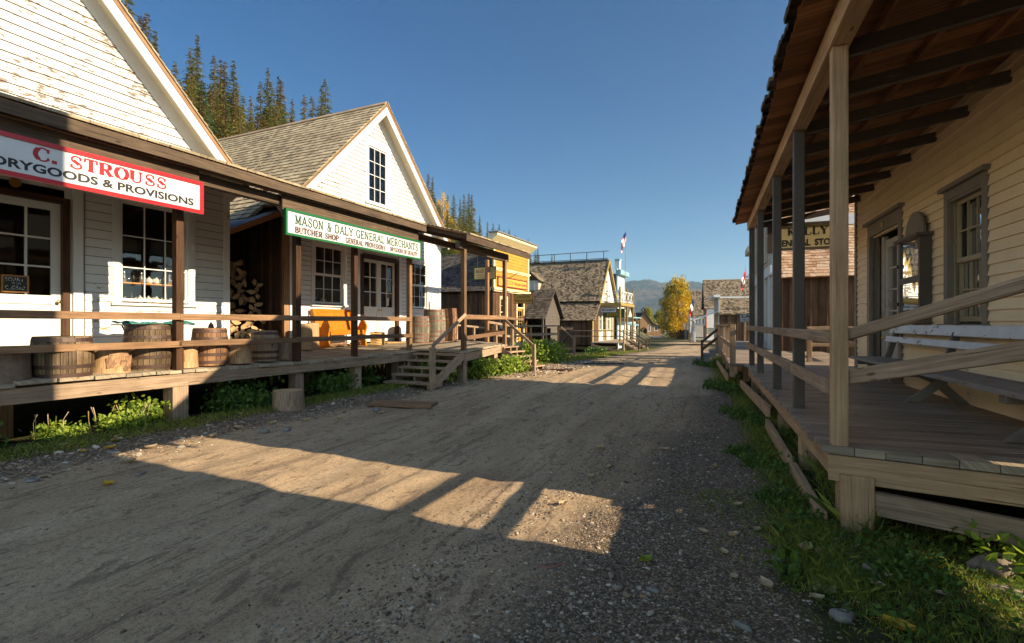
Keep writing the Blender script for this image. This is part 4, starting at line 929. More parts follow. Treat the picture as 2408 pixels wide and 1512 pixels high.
for t_ in (-8.8, -9.6): mb.beam((t_, -1, .62), (t_, 16, .62), .12, .18)
mb.build('joist_beam', MT['greywood'])
for (t_, s_, wd) in ((-7.98, 4.98, .24), (-8.0, 7.3, .2), (-8.0, 8.95, .2), (-6.6, 11.28, .2), (-7.2, 14.2, .22), (-8.1, 10.6, .2), (-8.0, 2.2, .24), (-9.5, 3.5, .22), (-9.5, 6, .22), (-9.5, 9, .2), (-9.4, 12, .2), (-9.5, 14.5, .2), (-8.9, 5.6, .2)):
    mb = MB(T); mb.box(t_-wd/2, t_+wd/2, s_-wd/2, s_+wd/2, -.2, .54); mb.build('pier', MT['greywood'])
# skirting slats far under the deck
mb = MB(T)
s = 7.0
while s < 16: mb.box(-10.1, -10.07, s, s+.12, -.1, .7); s += .2
mb.build('skirting', MT['darkboard'])
posts = [(-7.93, 2.35, .11), (-7.93, 4.98, .115), (-7.93, 7.25, .12), (-7.93, 8.85, .11), (-7.93, 10.88, .11), (-6.56, 11.3, .115), (-7.25, 15.15, .115), (-8.6, 16.5, .12)]
ptop = lambda t_, s_: 3.68 if s_ < 11 else (3.38 if s_ < 12 else (3.56 if s_ < 16 else 3.8))
for (t_, s_, wd) in posts:
    mb = MB(T); mb.box(t_-wd/2, t_+wd/2, s_-wd/2, s_+wd/2, dh(s_, t_)-.01, ptop(t_, s_))
    mb.build('post', MT['postwood'] if s_ < 10 else MT['railwood'])
def rail(p, q, ht=.1, wd=.045, m='railwood', T_=None, nm='rail'):
    mb = MB(T_ or T); mb.beam(p, q, wd, ht); return mb.build(nm, MT[m])
tr_ = -7.84
for (a, b_) in ((2.35, 4.95), (4.95, 7.2), (7.2, 8.82), (8.82, 10.85)):
    rail((tr_, a, 1.60+random.uniform(-.01, .01)), (tr_, b_, 1.60), .1); rail((tr_+.003, a-.03, 1.19), (tr_+.003, b_+.03, 1.18+random.uniform(-.01, .01)), .095)
rail((tr_, -.5, 1.58), (tr_, 2.33, 1.60)); rail((tr_+.003, -.5, 1.16), (tr_+.003, 2.33, 1.18))
rail((-6.52, 11.34, 1.66), (-7.2, 15.1, 1.68), .12); rail((-6.53, 11.34, 1.12), (-7.21, 15.1, 1.2), .11)
rail((-7.3, 15.2, 1.66), (-8.55, 16.45, 1.64)); rail((-7.3, 15.2, 1.2), (-8.55, 16.45, 1.2))
rail((-6.9, 15.9, 1.62), (-7.3, 15.2, 1.67), .08)
# porch roof
ZE, ZW = 4.00, 4.72
def proof(s0, s1, te, ze, tw=TW+.04, zw=ZW):
    V = Vector((tw-te, 0, zw-ze)); Lv = V.length; V.normalize()
    mb = MB(T); shingles(mb, (te, s0, ze+.035), (0, 1, 0), s1-s0, V, Lv, .15, .1, .24, .026, edge=.05); r_ = mb.build('porch_roof', MT['sh_grey'])
    mb = MB(T); s = s0
    while s < s1:
        w_ = min(.24, s1-s); P = [Vector((te, s, ze)), Vector((te, s+w_-.006, ze)), Vector((te, s+w_-.006, ze))+V*Lv, Vector((te, s, ze))+V*Lv]
        mb.hexa([p for p in P]+[p+Vector((0, 0, .03)) for p in P]); s += .24
    mb.build('roof_boards', MT['roofboard'], r_)
proof(-1, 11.05, -7.56, ZE); proof(11.05, 14.9, -6.28, 3.68)
mb = MB(T)
mb.beam((-7.54, -1, 3.925), (-7.54, 11.1, 3.925), .035, .15); mb.beam((-7.86, -1, 3.76), (-7.86, 11.1, 3.76), .14, .17)
mb.beam((-6.26, 10.9, 3.60), (-6.26, 14.95, 3.60), .035, .16); mb.beam((-6.56, 11.0, 3.46), (-7.05, 14.9, 3.62), .12, .17)
mb.beam((-7.84, 11.1, 3.76), (-7.84, 16.6, 3.76), .12, .16)
mb.build('fascia_beam', MT['darkbeam'])
mb = MB(T); mb.beam((-7.72, -1, 3.865), (-7.72, 10.2, 3.865), .05, .022)
mb.build('gutter_strip', MT['greywood'])
s = 2.0
while s < 10.2:
    mb = MB(T); mb.box(-7.71, -7.695, s-.008, s+.008, 3.86, 3.93); mb.build('gutter_bracket', MT['brass']); s += .42
mb = MB(T); s = -.6
while s < 14.8:
    te, ze = (-7.6, ZE) if s < 11 else (-6.35, 3.70)
    mb.beam((te, s, ze-.055), (TW+.05, s, ZW-.06), .05, .1); s += .62
mb.build('rafter', MT['darkbeam'])
# ---- steps up to the porch
def stairs(name, lab, F, base, up, n, width, rise, run, m='greywood', group=None, thick=.04, dir2=None, open_=True):
    """base = (t,s,h) middle of the foot, up = unit direction of climb (t,s)"""
    T = Thing(name, lab, 'steps', F, base, group); u = Vector((up[0], up[1], 0)).normalized(); v = Vector((-u.y, u.x, 0)); B = Vector(base)
    for k in range(n):
        mb = MB(T); c = B+u*(run*k)+Vector((0, 0, rise*(k+1)))
        P = [c-v*width/2, c+v*width/2, c+v*width/2+u*(run+.03), c-v*width/2+u*(run+.03)]
        mb.hexa([p-Vector((0, 0, thick)) for p in P]+P); mb.build('tread', MT[m])
    for sg in (-1, 0, 1):
        mb = MB(T); o = v*sg*(width/2-.08)
        for k in range(n):
            c = B+o+u*(run*k+.03); z1 = rise*(k+1)-thick-.002; z0 = max(rise*k-.14, -.05)
            P = [c-v*.025, c+v*.025, c+v*.025+u*(run), c-v*.025+u*(run)]
            mb.hexa([p+Vector((0, 0, z0)) for p in P]+[p+Vector((0, 0, z1)) for p in P])
        mb.build('stringer', MT[m])
    return T, B, u, v
Ts, B, u, v = stairs('porch_steps', 'open plank steps leading up to the white merchants porch beside the large weathered barrels', L, (-7.1, 9.62, .0), (0, 1), 5, 1.3, .148, .29)
mb = MB(Ts); mb.beam((-6.46, 11.22, 1.72), (-6.46, 9.72, .98), .04, .09); mb.build('handrail', MT['greywood']); mb = MB(Ts); mb.box(-6.52, -6.41, 9.68, 9.79, -.1, .96); mb.build('newel_post', MT['greywood'])
mb = MB(Ts); mb.beam((-6.44, 9.6, .05), (-6.44, 11.1, .72), .05, .2); mb.build('side_stringer', MT['greywood'])

# ---- signs on the porch
mS = mapX(-7.66, 1)
T = Thing('shop_sign', 'long white sign with red border and red and black lettering above the nearest porch', 'sign', L, (-7.66, 3.3, 3.4))
a0, a1, z0, z1 = 1.25, 5.16, 3.185, 3.655
sign(T, mS, a0, a1, z0, z1, .04, .045, 'red', 'signwhite')
mb = MB(T); mb.box(-7.74, -7.70, a0, a1, 3.5, 3.86); mb.build('gap_blocker', MT['darkbeam'])  # added hidden board, blocks the sunlit gap between sign and beam
mb = MB(T); H = z1-z0; lettering(mb, mS, serif('C. STROUSS', .26, .12, .05), 3.10, 4.62, z0+.49*H, z0+.86*H, .044); mb.build('lettering', MT['signred'])
mb = MB(T); lettering(mb, mS, bfont('DRYGOODS & PROVISIONS', .035), 2.74, 5.02, z0+.19*H, z0+.42*H, .044); mb.build('lettering', MT['black'])
T = Thing('shop_sign', 'long white sign with green border and three words of trade beneath green lettering', 'sign', L, (-7.66, 8.8, 3.4))
a0, a1, z0, z1 = 6.72, 10.95, 3.12, 3.59
sign(T, mS, a0, a1, z0, z1, .04, .035, 'green', 'signwhite')
mb = MB(T); mb.box(-7.74, -7.70, a0, a1, 3.45, 3.86); mb.build('gap_blocker', MT['darkbeam']); H = z1-z0  # another added board behind the sign, keeps sun off the wall above
mb = MB(T); lettering(mb, mS, serif('MASON & DALY GENERAL MERCHANTS', .19, .15, .1), 6.93, 10.82, z0+.44*H, z0+.84*H, .044); mb.build('lettering', MT['signgreen'])
mb = MB(T); q_ = [('BUTCHER SHOP', 6.93, 8.05), ('GENERAL PROVISIONS', 8.24, 9.53), ('DRYGOODS OF QUALITY', 9.70, 10.80)]
for t_, a, b_ in q_: lettering(mb, mS, serif(t_, .30, .17, .06), a, b_, z0+.11*H, z0+.38*H, .044)
mb.build('lettering', MT['signbrown'])
# small hanging sign across the end of the porch
T = Thing('hanging_sign', 'small cream sign with green border hanging across the far end of the porch', 'sign', L, (-8.2, 16.6, 2.9))
mY = mapY(16.62, -1); sign(T, mY, -9.2, -8.3, 3.1, 3.56, .03, .025, 'dkgreen', 'signcream')
mb = MB(T); lettering(mb, mY, serif('MASON & DALY', .16, .1, .1), -9.12, -8.38, 3.34, 3.48, .034)
lettering(mb, mY, bfont('mining supplies, general provisions,', .01, .3), -9.1, -8.4, 3.24, 3.29, .034); lettering(mb, mY, bfont('candy, yard goods, millinery, finery', .01, .3), -9.1, -8.4, 3.16, 3.21, .034); mb.build('lettering', MT['black'])
mb = MB(T)
for a in (-9.05, -8.45): mb.tube([(a, 16.6, 3.56), (a, 16.6, 3.9)], .006, 5)
for sg in (0, 1):
    pts = [(-9.2-(k/8)*1.0*sg+ (k/8)*.9*(1-sg) + (.9 if not sg else 0), 16.6, 3.2-.16*math.sin(3.14*k/8)+.12*(k/8)) for k in range(9)]
    mb.tube(pts, .009, 5)
mb.build('hanging_wire', MT['iron'])
# ================================================================ far side of the LEFT ROW
# ---- end steps and walkway towards the yellow front
Ts, B, u, v = stairs('street_steps', 'short wooden steps with diagonal handrail at the far end of the white shops porch', L, (-6.15, 15.35, -.02), (-1, .12), 5, .95, .15, .25)
mb = MB(Ts); mb.beam((-7.2, 15.05, 1.62), (-6.05, 14.75, .78), .04, .09); mb.build('handrail', MT['greywood']); mb = MB(Ts); mb.box(-6.1, -6.0, 14.7, 14.8, -.12, .85); mb.build('newel_post', MT['greywood'])
mb = MB(Ts); mb.beam((-7.3, 14.85, .66), (-6.1, 14.82, -.02), .05, .2); mb.build('side_stringer', MT['greywood'])
T = Thing('walkway_ramp', 'sloping plank walkway with grey rails between the merchants porch and the yellow fronted shop', 'walkway', L, (-9.3, 18, .2))
mb = MB(T); s = 16.0
while s < 19.7: mb.box(-10.4, -8.7, s, s+.17, .72-(s-16)*.07, .76-(s-16)*.07); s += .18
mb.build('deck', MT['deck'])
for a in (17.4, 18.9): mb = MB(T); mb.box(-8.8, -8.68, a, a+.12, -.1, 1.55-(a-16)*.09); mb.build('post', MT['greywood'])
rail((-8.7, 16.5, 1.56), (-8.85, 19.6, 1.36), .09, .04, 'greywood', T); rail((-8.7, 16.5, 1.12), (-8.85, 19.6, .92), .09, .04, 'greywood', T)
for a in (17.2, 18.6): mb = MB(T); mb.box(-10.4, -10.3, a, a+.1, -.1, 1.6-(a-16)*.1); mb.build('post', MT['greywood'])
rail((-10.35, 16.1, 1.5), (-10.35, 19.6, 1.3), .08, .04, 'greywood', T)

# ---- yellow false-fronted shop
T = Thing('watchmaker_shop', 'yellow false fronted shop with brown board lower wall and cream cornice', 'building', L, (-12.2, 26.5, -.2))
TY = -12.2; mY_ = mapX(TY, 1); ya, yb = 24.11, 28.89
mb = MB(T); clap(mb, mY_, ya+.14, yb-.14, 3.4, 5.95, .17); backing(mb, mY_, ya, yb, 3.3, 6.0); mb.build('false_front', MT['yellow'])
mb = MB(T); mb.mbox(mY_, ya, ya+.14, 3.3, 6.0, -.01, .035); mb.mbox(mY_, yb-.14, yb, 3.3, 6.0, -.01, .035)
mb.mbox(mY_, ya-.08, yb+.08, 3.26, 3.40, -.01, .12); mb.mbox(mY_, ya-.05, yb+.05, 3.20, 3.26, -.01, .07); mb.mbox(mY_, ya-.08, yb+.08, 4.40, 4.47, -.01, .11); mb.mbox(mY_, ya-.04, yb+.04, 4.33, 4.40, -.01, .06); mb.build('trim', MT['yellow_trim'])
mb = MB(T)
P = [(TY, 0, 5.80), (TY+.42, 0, 6.10), (TY+.42, 0, 6.20), (TY-.06, 0, 6.24), (TY-.06, 0, 5.80)]
mb.prism([(p[0], ya-.35, p[2]) for p in P], (0, yb-ya+.7, 0)); mb.build('cornice', MT['yellow_trim'])
mb = MB(T); mb.box(TY-.12, TY+.5, ya-.42, yb+.42, 6.24, 6.29); mb.build('cornice_cap', MT['tin'])
hs = [(24.98, 25.72, 1.35, 2.85), (27.15, 28.05, .45, 2.9)]
mb = MB(T); vboards(mb, mY_, ya, yb, .3, 3.2, .19, True, hs, prot=0); mb.build('front_wall', MT['darkboard'])
window(T, mY_, 24.98, 25.72, 1.35, 2.85, 2, 4, trim=.13, tm='yellow_trim', sm='yellow_trim', name='window')
door(T, mY_, 27.15, 28.05, .45, 2.35, 1.2, 2, 3, m='yellow', frame=None, deep=.03, st=.13)
mb = MB(T); mb.mbox(mY_, 27.03, 27.15, .4, 2.98, -.08, .04); mb.mbox(mY_, 28.05, 28.17, .4, 2.98, -.08, .04); mb.mbox(mY_, 27.15, 28.05, 2.9, 3.0, -.08, .04); mb.mbox(mY_, 27.15, 28.05, 2.37, 2.43, -.08, .02); mb.build('door_frame', MT['yellow_trim'])
mb = MB(T); mb.box(TY-8, TY-.03, ya+.02, ya+.12, .2, 3.3); vboards(mb, mapY(ya, -1), TY-8, TY-.02, .3, 3.35, .19, True); mb.build('side_wall', MT['darkboard'])
mb = MB(T); mb.box(TY-8, TY-.1, yb-.12, yb-.02, .2, 3.3); mb.box(TY-8, TY-7.9, ya+.12, yb-.12, .2, 3.3); mb.box(TY-.14, TY-.10, ya+.12, yb-.12, 3.25, 5.95); mb.build('rear_wall', MT['darkboard'])
vv = Vector((0, 2.55, 2.35)); lv = vv.length; vv.normalize()
mb = MB(T); slab(mb, (TY-8.2, ya-.22, 3.22), (1, 0, 0), 8.1, vv, lv, -.04, 0); shingles(mb, (TY-8.2, ya-.22, 3.22), (1, 0, 0), 8.1, vv, lv, .15, .1, .2, .02); mb.build('roof', MT['sh_dark'])
vv2 = Vector((0, -2.55, 2.35)).normalized(); mb = MB(T); slab(mb, (TY-8.2, yb+.2, 3.28), (1, 0, 0), 8.1, vv2, lv, -.04, 0.02); mb.build('far_roof', MT['sh_dark'])
mb = MB(T); mb.box(TY-3, TY-2.9, ya+.2, yb-.2, .3, 3.2); mb.build('room', MT['interior'])
T2 = Thing('front_sign', 'long yellow sign with maroon border on the yellow false front', 'sign', L, (TY+.03, 26.5, 3.45))
ms = mapX(TY+.03, 1); sign(T2, ms, 24.55, 28.45, 3.5, 4.02, .04, .05, 'maroon', 'signyellow'); mb = MB(T2)
lettering(mb, ms, serif('A. McPHERSON', .15, .08, .05), 24.7, 26.5, 3.62, 3.9, .045); lettering(mb, ms, bfont('Watchmaker & Jeweller', .02), 26.6, 28.35, 3.58, 3.88, .045); mb.build('lettering', MT['maroon'])
T2 = Thing('hanging_sign', 'small yellow hanging sign with two lines of lettering beside the yellow false front', 'sign', L, (-10.4, 23.9, 2.5))
my = mapY(23.9, -1); sign(T2, my, -10.9, -9.85, 2.50, 2.98, .03, .02, 'maroon', 'signyellow'); mb = MB(T2)
lettering(mb, my, serif('A. McPHERSON', .17, .1, .05), -10.72, -10.03, 2.77, 2.9, .034); lettering(mb, my, bfont('Watchmaker & Jeweller', .03), -10.84, -9.91, 2.57, 2.7, .034); mb.build('lettering', MT['maroon'])
mb = MB(T2); mb.tube([(-12.2, 23.95, 3.12), (-9.8, 23.92, 3.08)], .018, 6); mb.tube([(-12.2, 24.1, 3.3), (-11, 23.93, 3.1)], .01, 5)
for a in (-10.8, -9.95): mb.tube([(a, 23.91, 2.99), (a, 23.92, 3.1)], .008, 5)
mb.build('iron_arm', MT['iron'])
T = Thing('railed_deck', 'raised plank deck with grey and orange railing in front of the yellow fronted shop', 'deck', L, (-10.5, 23, -.2))
mb = MB(T); s = 19.7
while s < 26.2: mb.box(TY+.02, -9.3+random.uniform(-.02, .02), s, s+.165, .40, .44); s += .17
mb.build('deck', MT['deck'])
mb = MB(T); mb.beam((-9.36, 19.7, .27), (-9.36, 26.2, .24), .06, .24); mb.build('fascia', MT['greywood'])
for a, m_ in ((19.75, 'greywood'), (21.2, 'greywood'), (22.25, 'orange'), (24.25, 'orange'), (26.1, 'orange')):
    mb = MB(T); mb.box(-9.32, -9.24, a-.04, a+.04, .1, 1.34); mb.build('post', MT['fresh' if m_ == 'orange' else m_])
rail((-9.28, 19.6, 1.36), (-9.28, 26.15, 1.36), .07, .11, 'greywood', T); rail((-9.25, 19.7, .93), (-9.25, 26.1, .93), .09, .04, 'greywood', T); rail((-9.28, 26.1, 1.36), (-11.9, 26.1, 1.36), .06, .1, 'greywood', T); rail((-9.28, 26.1, .93), (-11.9, 26.1, .93), .08, .04, 'greywood', T)
for a in (19.8, 22.5, 25.4):
    mb = MB(T); mb.box(-9.6, -9.42, a, a+.18, -.45, .2); mb.build('pier', MT['greywood'])
for a, b_ in ((22.3, 20.6), (25.8, 24.4)): mb = MB(T); mb.beam((-9.2, a-1.8, -.3), (-9.2, a, .35), .05, .2); mb.build('brace', MT['greywood'])
# little slatted wooden chair on that deck
T = Thing('slatted_chair', 'orange slatted wooden chair on the deck of the yellow fronted shop', 'chair', L, (-10.9, 22.3, .44))
mb = MB(T)
for k in range(4): mb.box(-11.1+k*.11, -11.0+k*.11, 22.0, 22.7, .82, .84)
mb.build('seat', MT['orange']); mb = MB(T)
for k in range(4): mb.beam((-11.15-k*.035, 22.0, .95+k*.12), (-11.15-k*.035, 22.7, .95+k*.12), .02, .09)
mb.build('backrest', MT['orange'])
for a in (22.03, 22.65):
    for (p_, q2) in (((-10.7, .44), (-11.05, .86)), ((-11.15, .44), (-10.7, .86))):
        mb = MB(T); mb.beam((p_[0], a, p_[1]), (q2[0], a, q2[1]), .03, .06); mb.build('leg', MT['orange'])
    mb = MB(T); mb.beam((-11.1, a, .84), (-11.3, a, 1.45), .03, .05); mb.build('back_post', MT['orange'])
# ---- little black shed and gate
T = Thing('small_gabled_shed', 'little black board shed with steep shingled gable beyond the yellow fronted shop', 'shed', L, (-11, 29.7, -.35))
mb = MB(T); ms = mapX(-11, 1); clap(mb, ms, 28.6, 31.15, 1.2, 3.5, .18, (), lambda z: (29.7-(3.5-z)*.9, 29.7+(3.5-z)*.9)); clap(mb, ms, 29.5, 31.15, -.35, 1.2, .18)
mb.box(-15, -11.03, 31.05, 31.15, -.35, 1.9); mb.box(-15, -14.9, 28.3, 31.05, -.35, 1.9); mb.box(-13, -12.9, 28.3, 31.05, -.35, 3); mb.beam((-11.05, 28.3, -.3), (-11.05, 28.3, 1.9), .12, .12); mb.build('wall', MT['greydark'])
for sg in (-1, 1):
    V2 = Vector((0, -sg, 1.05)).normalized(); mb = MB(T); o_ = (-15.1, 29.7+sg*1.72, 1.78); slab(mb, o_, (1, 0, 0), 4.35, V2, 2.5, -.06, 0); shingles(mb, o_, (1, 0, 0), 4.35, V2, 2.5, .16, .1, .2, .02); mb.build('roof', MT['sh_dark'])
T = Thing('board_gate', 'weathered dark grey board gate with diagonal brace standing open beside the black shed', 'gate', L, (-9.7, 28.6, -.35))
mb = MB(T); vboards(mb, mapY(28.65, -1), -10.25, -9.3, -.25, 1.3, .16, False); mb.build('board_panel', MT['greydark']); mb = MB(T)
for h_ in (-.05, 1.1): mb.box(-10.25, -9.3, 28.6, 28.64, h_, h_+.13)
mb.beam((-10.2, 28.615, .08), (-9.35, 28.615, 1.1), .03, .1, up=(0, 1, 0)); mb.build('brace', MT['greywood'])
mb = MB(T); mb.box(-9.25, -9.13, 28.5, 28.62, -.35, .7); mb.beam((-9.2, 28.5, .6), (-9.9, 28.3, 1.3), .05, .07); mb.build('gate_post', MT['greywood'])

# ---- hotel
T = Thing('hotel', 'large hotel with brown shingled roof, rooftop railing and ochre trimmed white front', 'building', L, (-10.7, 41.5, -.6))
TH = -10.7; mh = mapX(TH, 1)
hs = [(39.75, 40.35, .9, 2.75), (40.75, 41.9, .1, 2.75), (42.3, 42.9, .9, 2.75), (41.3, 42.3, 3.15, 5.0), (43.3, 44.1, .1, 2.6)]
mb = MB(T); clap(mb, mh, 39.45, 44.4, .05, 3.1, .13, hs); clap(mb, mh, 39, 45.5, 3.1, 6.3, .13, hs, lambda z: (42.12-(6.45-z)*.82, 42.12+(6.45-z)*.82)); backing(mb, mh, 39.45, 44.4, .0, 3.1, hs); mb.face([mh(39.6, 3.1, -.03), mh(44.6, 3.1, -.03), mh(42.12, 6.3, -.03)]); mb.build('front_wall', MT['white'])
mb = MB(T)
for a, b_ in ((39.32, 39.47), (44.36, 44.5)): mb.mbox(mh, a, b_, 0, 3.2, -.01, .04)
for sg in (-1, 1): mb.beam((TH+.25, 42.12+sg*3.05, 3.05), (TH+.25, 42.12, 6.75), .06, .22)
mb.build('trim', MT['ochre'])
for a, b_ in ((39.75, 40.35), (42.3, 42.9)): window(T, mh, a, b_, .95, 2.7, 2, 4, trim=.09, tm='ochre')
door(T, mh, 40.8, 41.85, .12, 2.7, 1.0, 2, 3, m='ochre', frame='ochre', deep=.03); door(T, mh, 41.4, 42.2, 3.15, 4.95, 4.0, 2, 2, m='ochre', frame='ochre', deep=.03)
mb = MB(T); mb.mbox(mh, 43.3, 44.1, .1, 2.6, -.05, -.02); mb.build('side_door', MT['ochre'])
mb = MB(T); vboards(mb, mapY(37.75, -1), TH-9, TH-.02, -.15, 1.85, .2, True); vboards(mb, mh, 38.2, 39.32, -.1, 1.9, .2, False, lim=lambda s_: 1.85+(s_-37.75)*.9); mb.box(TH-9, TH-.03, 44.3, 44.45, -.4, 3.2); mb.box(TH-9, TH-8.9, 38, 44.4, -.4, 3.2); mb.box(TH-9, TH-.03, 39.4, 39.5, -.4, 3.3); mb.build('side_wall', MT['darkboard'])
mb = MB(T); mb.mbox(mh, 37.8, 38.25, -.1, 1.9, -.04, .0); mb.build('side_door', MT['ochre'])
for (s0, h0, s1, h1, nm, ms_) in ((39.1, 3.25, 42.12, 6.75, 'roof', 'sh_brown'), (37.5, 1.72, 39.5, 3.26, 'lean_to_roof', 'sh_brown')):
    vv = Vector((0, s1-s0, h1-h0)); lv = vv.length; vv.normalize(); mb = MB(T); slab(mb, (TH-9.3, s0, h0), (1, 0, 0), 9.55, vv, lv, -.06, 0); shingles(mb, (TH-9.3, s0, h0), (1, 0, 0), 9.55, vv, lv, .15, .08, .2, .03); mb.build(nm, MT[ms_])
vv = Vector((0, -3.02, 3.5)).normalized(); mb = MB(T); slab(mb, (TH-9.3, 45.14, 3.25), (1, 0, 0), 9.55, vv, 4.62, -.06, .01); mb.build('far_roof', MT['sh_brown'])
mb = MB(T)   # rooftop walkway and rail
mb.box(TH-9, TH+.1, 41.9, 42.3, 6.78, 6.83); mb.beam((TH-9, 41.95, 6.9), (TH+.15, 41.95, 6.9), .04, .05)
mb.beam((TH-9, 41.95, 7.45), (TH+.2, 41.95, 7.5), .04, .05)
for k in range(7): mb.box(TH-.25-k*1.45, TH-.2-k*1.45, 41.92, 41.97, 6.7, 7.48)
mb.build('rooftop_railing', MT['darkbeam'])
# dormer
mb = MB(T); md = mapY(39.75, -1); clap(mb, md, -17.3, -15.9, 4.1, 5.3, .13, [(-16.95, -16.25, 4.2, 5.0)], None); mb.box(-17.3, -15.9, 39.78, 41.2, 4.1, 5.1); dm = mb.build('dormer', MT['pale'])
window(T, md, -16.9, -16.3, 4.25, 5.0, 2, 2, trim=.08, double=False, parent=dm, sill=False)
for sg in (-1, 1):
    V2 = Vector((-sg*.9, 0, .8)).normalized(); mb = MB(T); o_ = (-16.6+sg*.95, 39.55, 5.0); slab(mb, o_, (0, 1, 0), 2.2, V2, 1.28, -.04, .0); shingles(mb, o_, (0, 1, 0), 2.2, V2, 1.28, .15, .08, .2, .03); mb.build('dormer_roof', MT['sh_brown'], dm)
mb = MB(T); mb.face([md(-17.3, 5.1, .1), md(-15.9, 5.1, .1), md(-16.6, 5.75, .1)]); mb.build('dormer_gable', MT['darkboard'], dm)
# balcony and deck
T2 = T
mb = MB(T); mb.box(TH+.02, -8.9, 39.3, 44.4, 2.98, 3.10); mb.box(TH+.02, -8.86, 39.26, 44.45, 2.86, 2.98); mb.build('balcony', MT['ochre'])
for a in (39.45, 41.9, 44.3):
    mb = MB(T); mb.box(-9.05, -8.93, a-.06, a+.06, .1, 4.35); mb.build('post', MT['ochre'])
mb = MB(T); mb.box(TH+.03, TH+.15, 39.35, 39.47, 3.1, 4.35); mb.build('post', MT['ochre'])
def xrail(T, p, q, h0, h1, m='ochre', m2='white_trim', n=1):
    p = Vector(p); q = Vector(q); mb = MB(T); mb.beam((p.x, p.y, h1), (q.x, q.y, h1), .06, .05); mb.beam((p.x, p.y, h0), (q.x, q.y, h0), .05, .05)
    for k in range(n):
        a = p.lerp(q, k/n); b_ = p.lerp(q, (k+1)/n); c_ = (a+b_)/2; hm = (h0+h1)/2
        mb.beam((a.x, a.y, h0), (b_.x, b_.y, h1), .03, .045); mb.beam((a.x, a.y, h1), (b_.x, b_.y, h0), .03, .045); mb.beam((c_.x, c_.y, h0), (c_.x, c_.y, h1), .03, .045)
    mb.build('balcony_rail', MT[m2])
xrail(T, (TH+.1, 39.4, 0), (-9, 39.4, 0), 3.2, 4.0); xrail(T, (-9, 39.45, 0), (-9, 41.9, 0), 3.2, 4.0, n=2); xrail(T, (-9, 41.9, 0), (-9, 44.3, 0), 3.2, 4.0, n=2)
T = Thing('hotel_deck', 'raised plank deck with thin rails in front of the ochre hotel', 'deck', L, (-9.7, 41, -.6))
mb = MB(T); s = 38.0
while s < 45: mb.box(TH+.03, -8.9, s, s+.17, .05, .09); s += .175
s = 38.0
mb.box(-10.5, -8.0, 36.4, 38.0, .05, .09); mb.build('deck', MT['deck'])
for t_, s_ in ((-8.1, 36.5), (-10.3, 36.5), (-8.95, 38.3), (-8.95, 41.8), (-8.95, 44.5)): mb = MB(T); mb.box(t_-.08, t_+.08, s_-.08, s_+.08, -.75, .05); mb.build('pier', MT['greywood'])
for t_, s_ in ((-8.05, 36.45), (-10.35, 36.45), (-8.1, 37.9)): mb = MB(T); mb.box(t_-.04, t_+.04, s_-.04, s_+.04, .05, 1.05); mb.build('post', MT['greywood'])
for h_ in (.95, .55): rail((-8.05, 36.45, h_), (-14.5, 36.45, h_), .06, .04, 'greywood', T); rail((-8.05, 36.45, h_), (-8.1, 38.0, h_), .06, .04, 'greywood', T)
mb = MB(T); mb.beam((-10.4, 36.35, -.1), (-8.1, 36.35, -.55), .05, .16); mb.build('brace', MT['greywood'])
for k, s_ in enumerate((39.2, 42.4)):
    Ts, B, u, v = stairs('hotel_steps', ('nearer' if k == 0 else 'farther')+' flight of wooden steps down from the ochre hotel deck to the street', L, (-7.45, s_, -.66), (-1, 0), 5, 1.3, .15, .28)
    for d in (-.68, .68):
        mb = MB(Ts); mb.beam((-8.9, s_+d, 1.0), (-7.35, s_+d, .15), .035, .06); mb.beam((-8.9, s_+d, .6), (-7.35, s_+d, -.25), .035, .06); mb.build('handrail', MT['greywood'])
        mb = MB(Ts); mb.box(-7.42, -7.34, s_+d-.04, s_+d+.04, -.75, .2); mb.build('newel_post', MT['darkbeam'])
T = Thing('restaurant_sign', 'white hanging sign reading RESTAURANT in front of the green hotel sign', 'sign', L, (-9.8, 39.1, 2.3))
my = mapY(39.15, -1); sign(T, my, -10.45, -9.2, 2.32, 2.72, .03, .03, 'greydark', 'signwhite'); mb = MB(T); lettering(mb, my, bfont('RESTAURANT', .04), -10.35, -9.3, 2.42, 2.63, .034); mb.build('lettering', MT['black'])
T = Thing('hotel_sign', 'green arched hanging sign with gold lettering under the hotel balcony', 'sign', L, (-9.7, 40.2, 2.3))
my = mapY(40.2, -1); sign(T, my, -10.5, -8.8, 1.95, 2.65, .03, .03, 'dkgreen', 'dkgreen'); mb = MB(T); lettering(mb, my, serif('HOUSE', .17, .1, .06), -10.1, -9.0, 2.36, 2.58, .034); lettering(mb, my, serif('HOTEL', .17, .1, .06), -10.2, -9.0, 2.05, 2.3, .034); mb.build('lettering', MT['gold'])
# ---- blue and white saloon front
T = Thing('saloon', 'white and blue false fronted saloon just beyond the ochre hotel', 'building', L, (-10.7, 47.2, -.85))
ms = mapX(-10.7, 1); hs = [(46.1, 46.7, 3.3, 4.6), (47.6, 48.2, 3.3, 4.6)]
mb = MB(T); clap(mb, ms, 45.7, 48.9, -.6, 6.4, .14, hs); backing(mb, ms, 45.7, 48.9, -.8, 6.4, hs); mb.mbox(ms, 46.3, 46.9, 6.4, 7.3, -.3, .1); mb.build('false_front', MT['bluewhite'])
mb = MB(T); mb.mbox(ms, 45.5, 49.1, 5.9, 6.3, -.02, .4); mb.mbox(ms, 45.65, 48.95, 2.6, 2.75, -.02, .2); mb.mbox(ms, 45.7, 45.85, -.6, 5.9, -.01, .06); mb.mbox(ms, 48.75, 48.9, -.6, 5.9, -.01, .06); mb.mbox(ms, 46.2, 47, 7.2, 7.35, -.32, .15); mb.build('trim', MT['blue'])
for a in (46.1, 47.6): window(T, ms, a, a+.6, 3.3, 4.6, 2, 2, trim=.08, tm='blue')
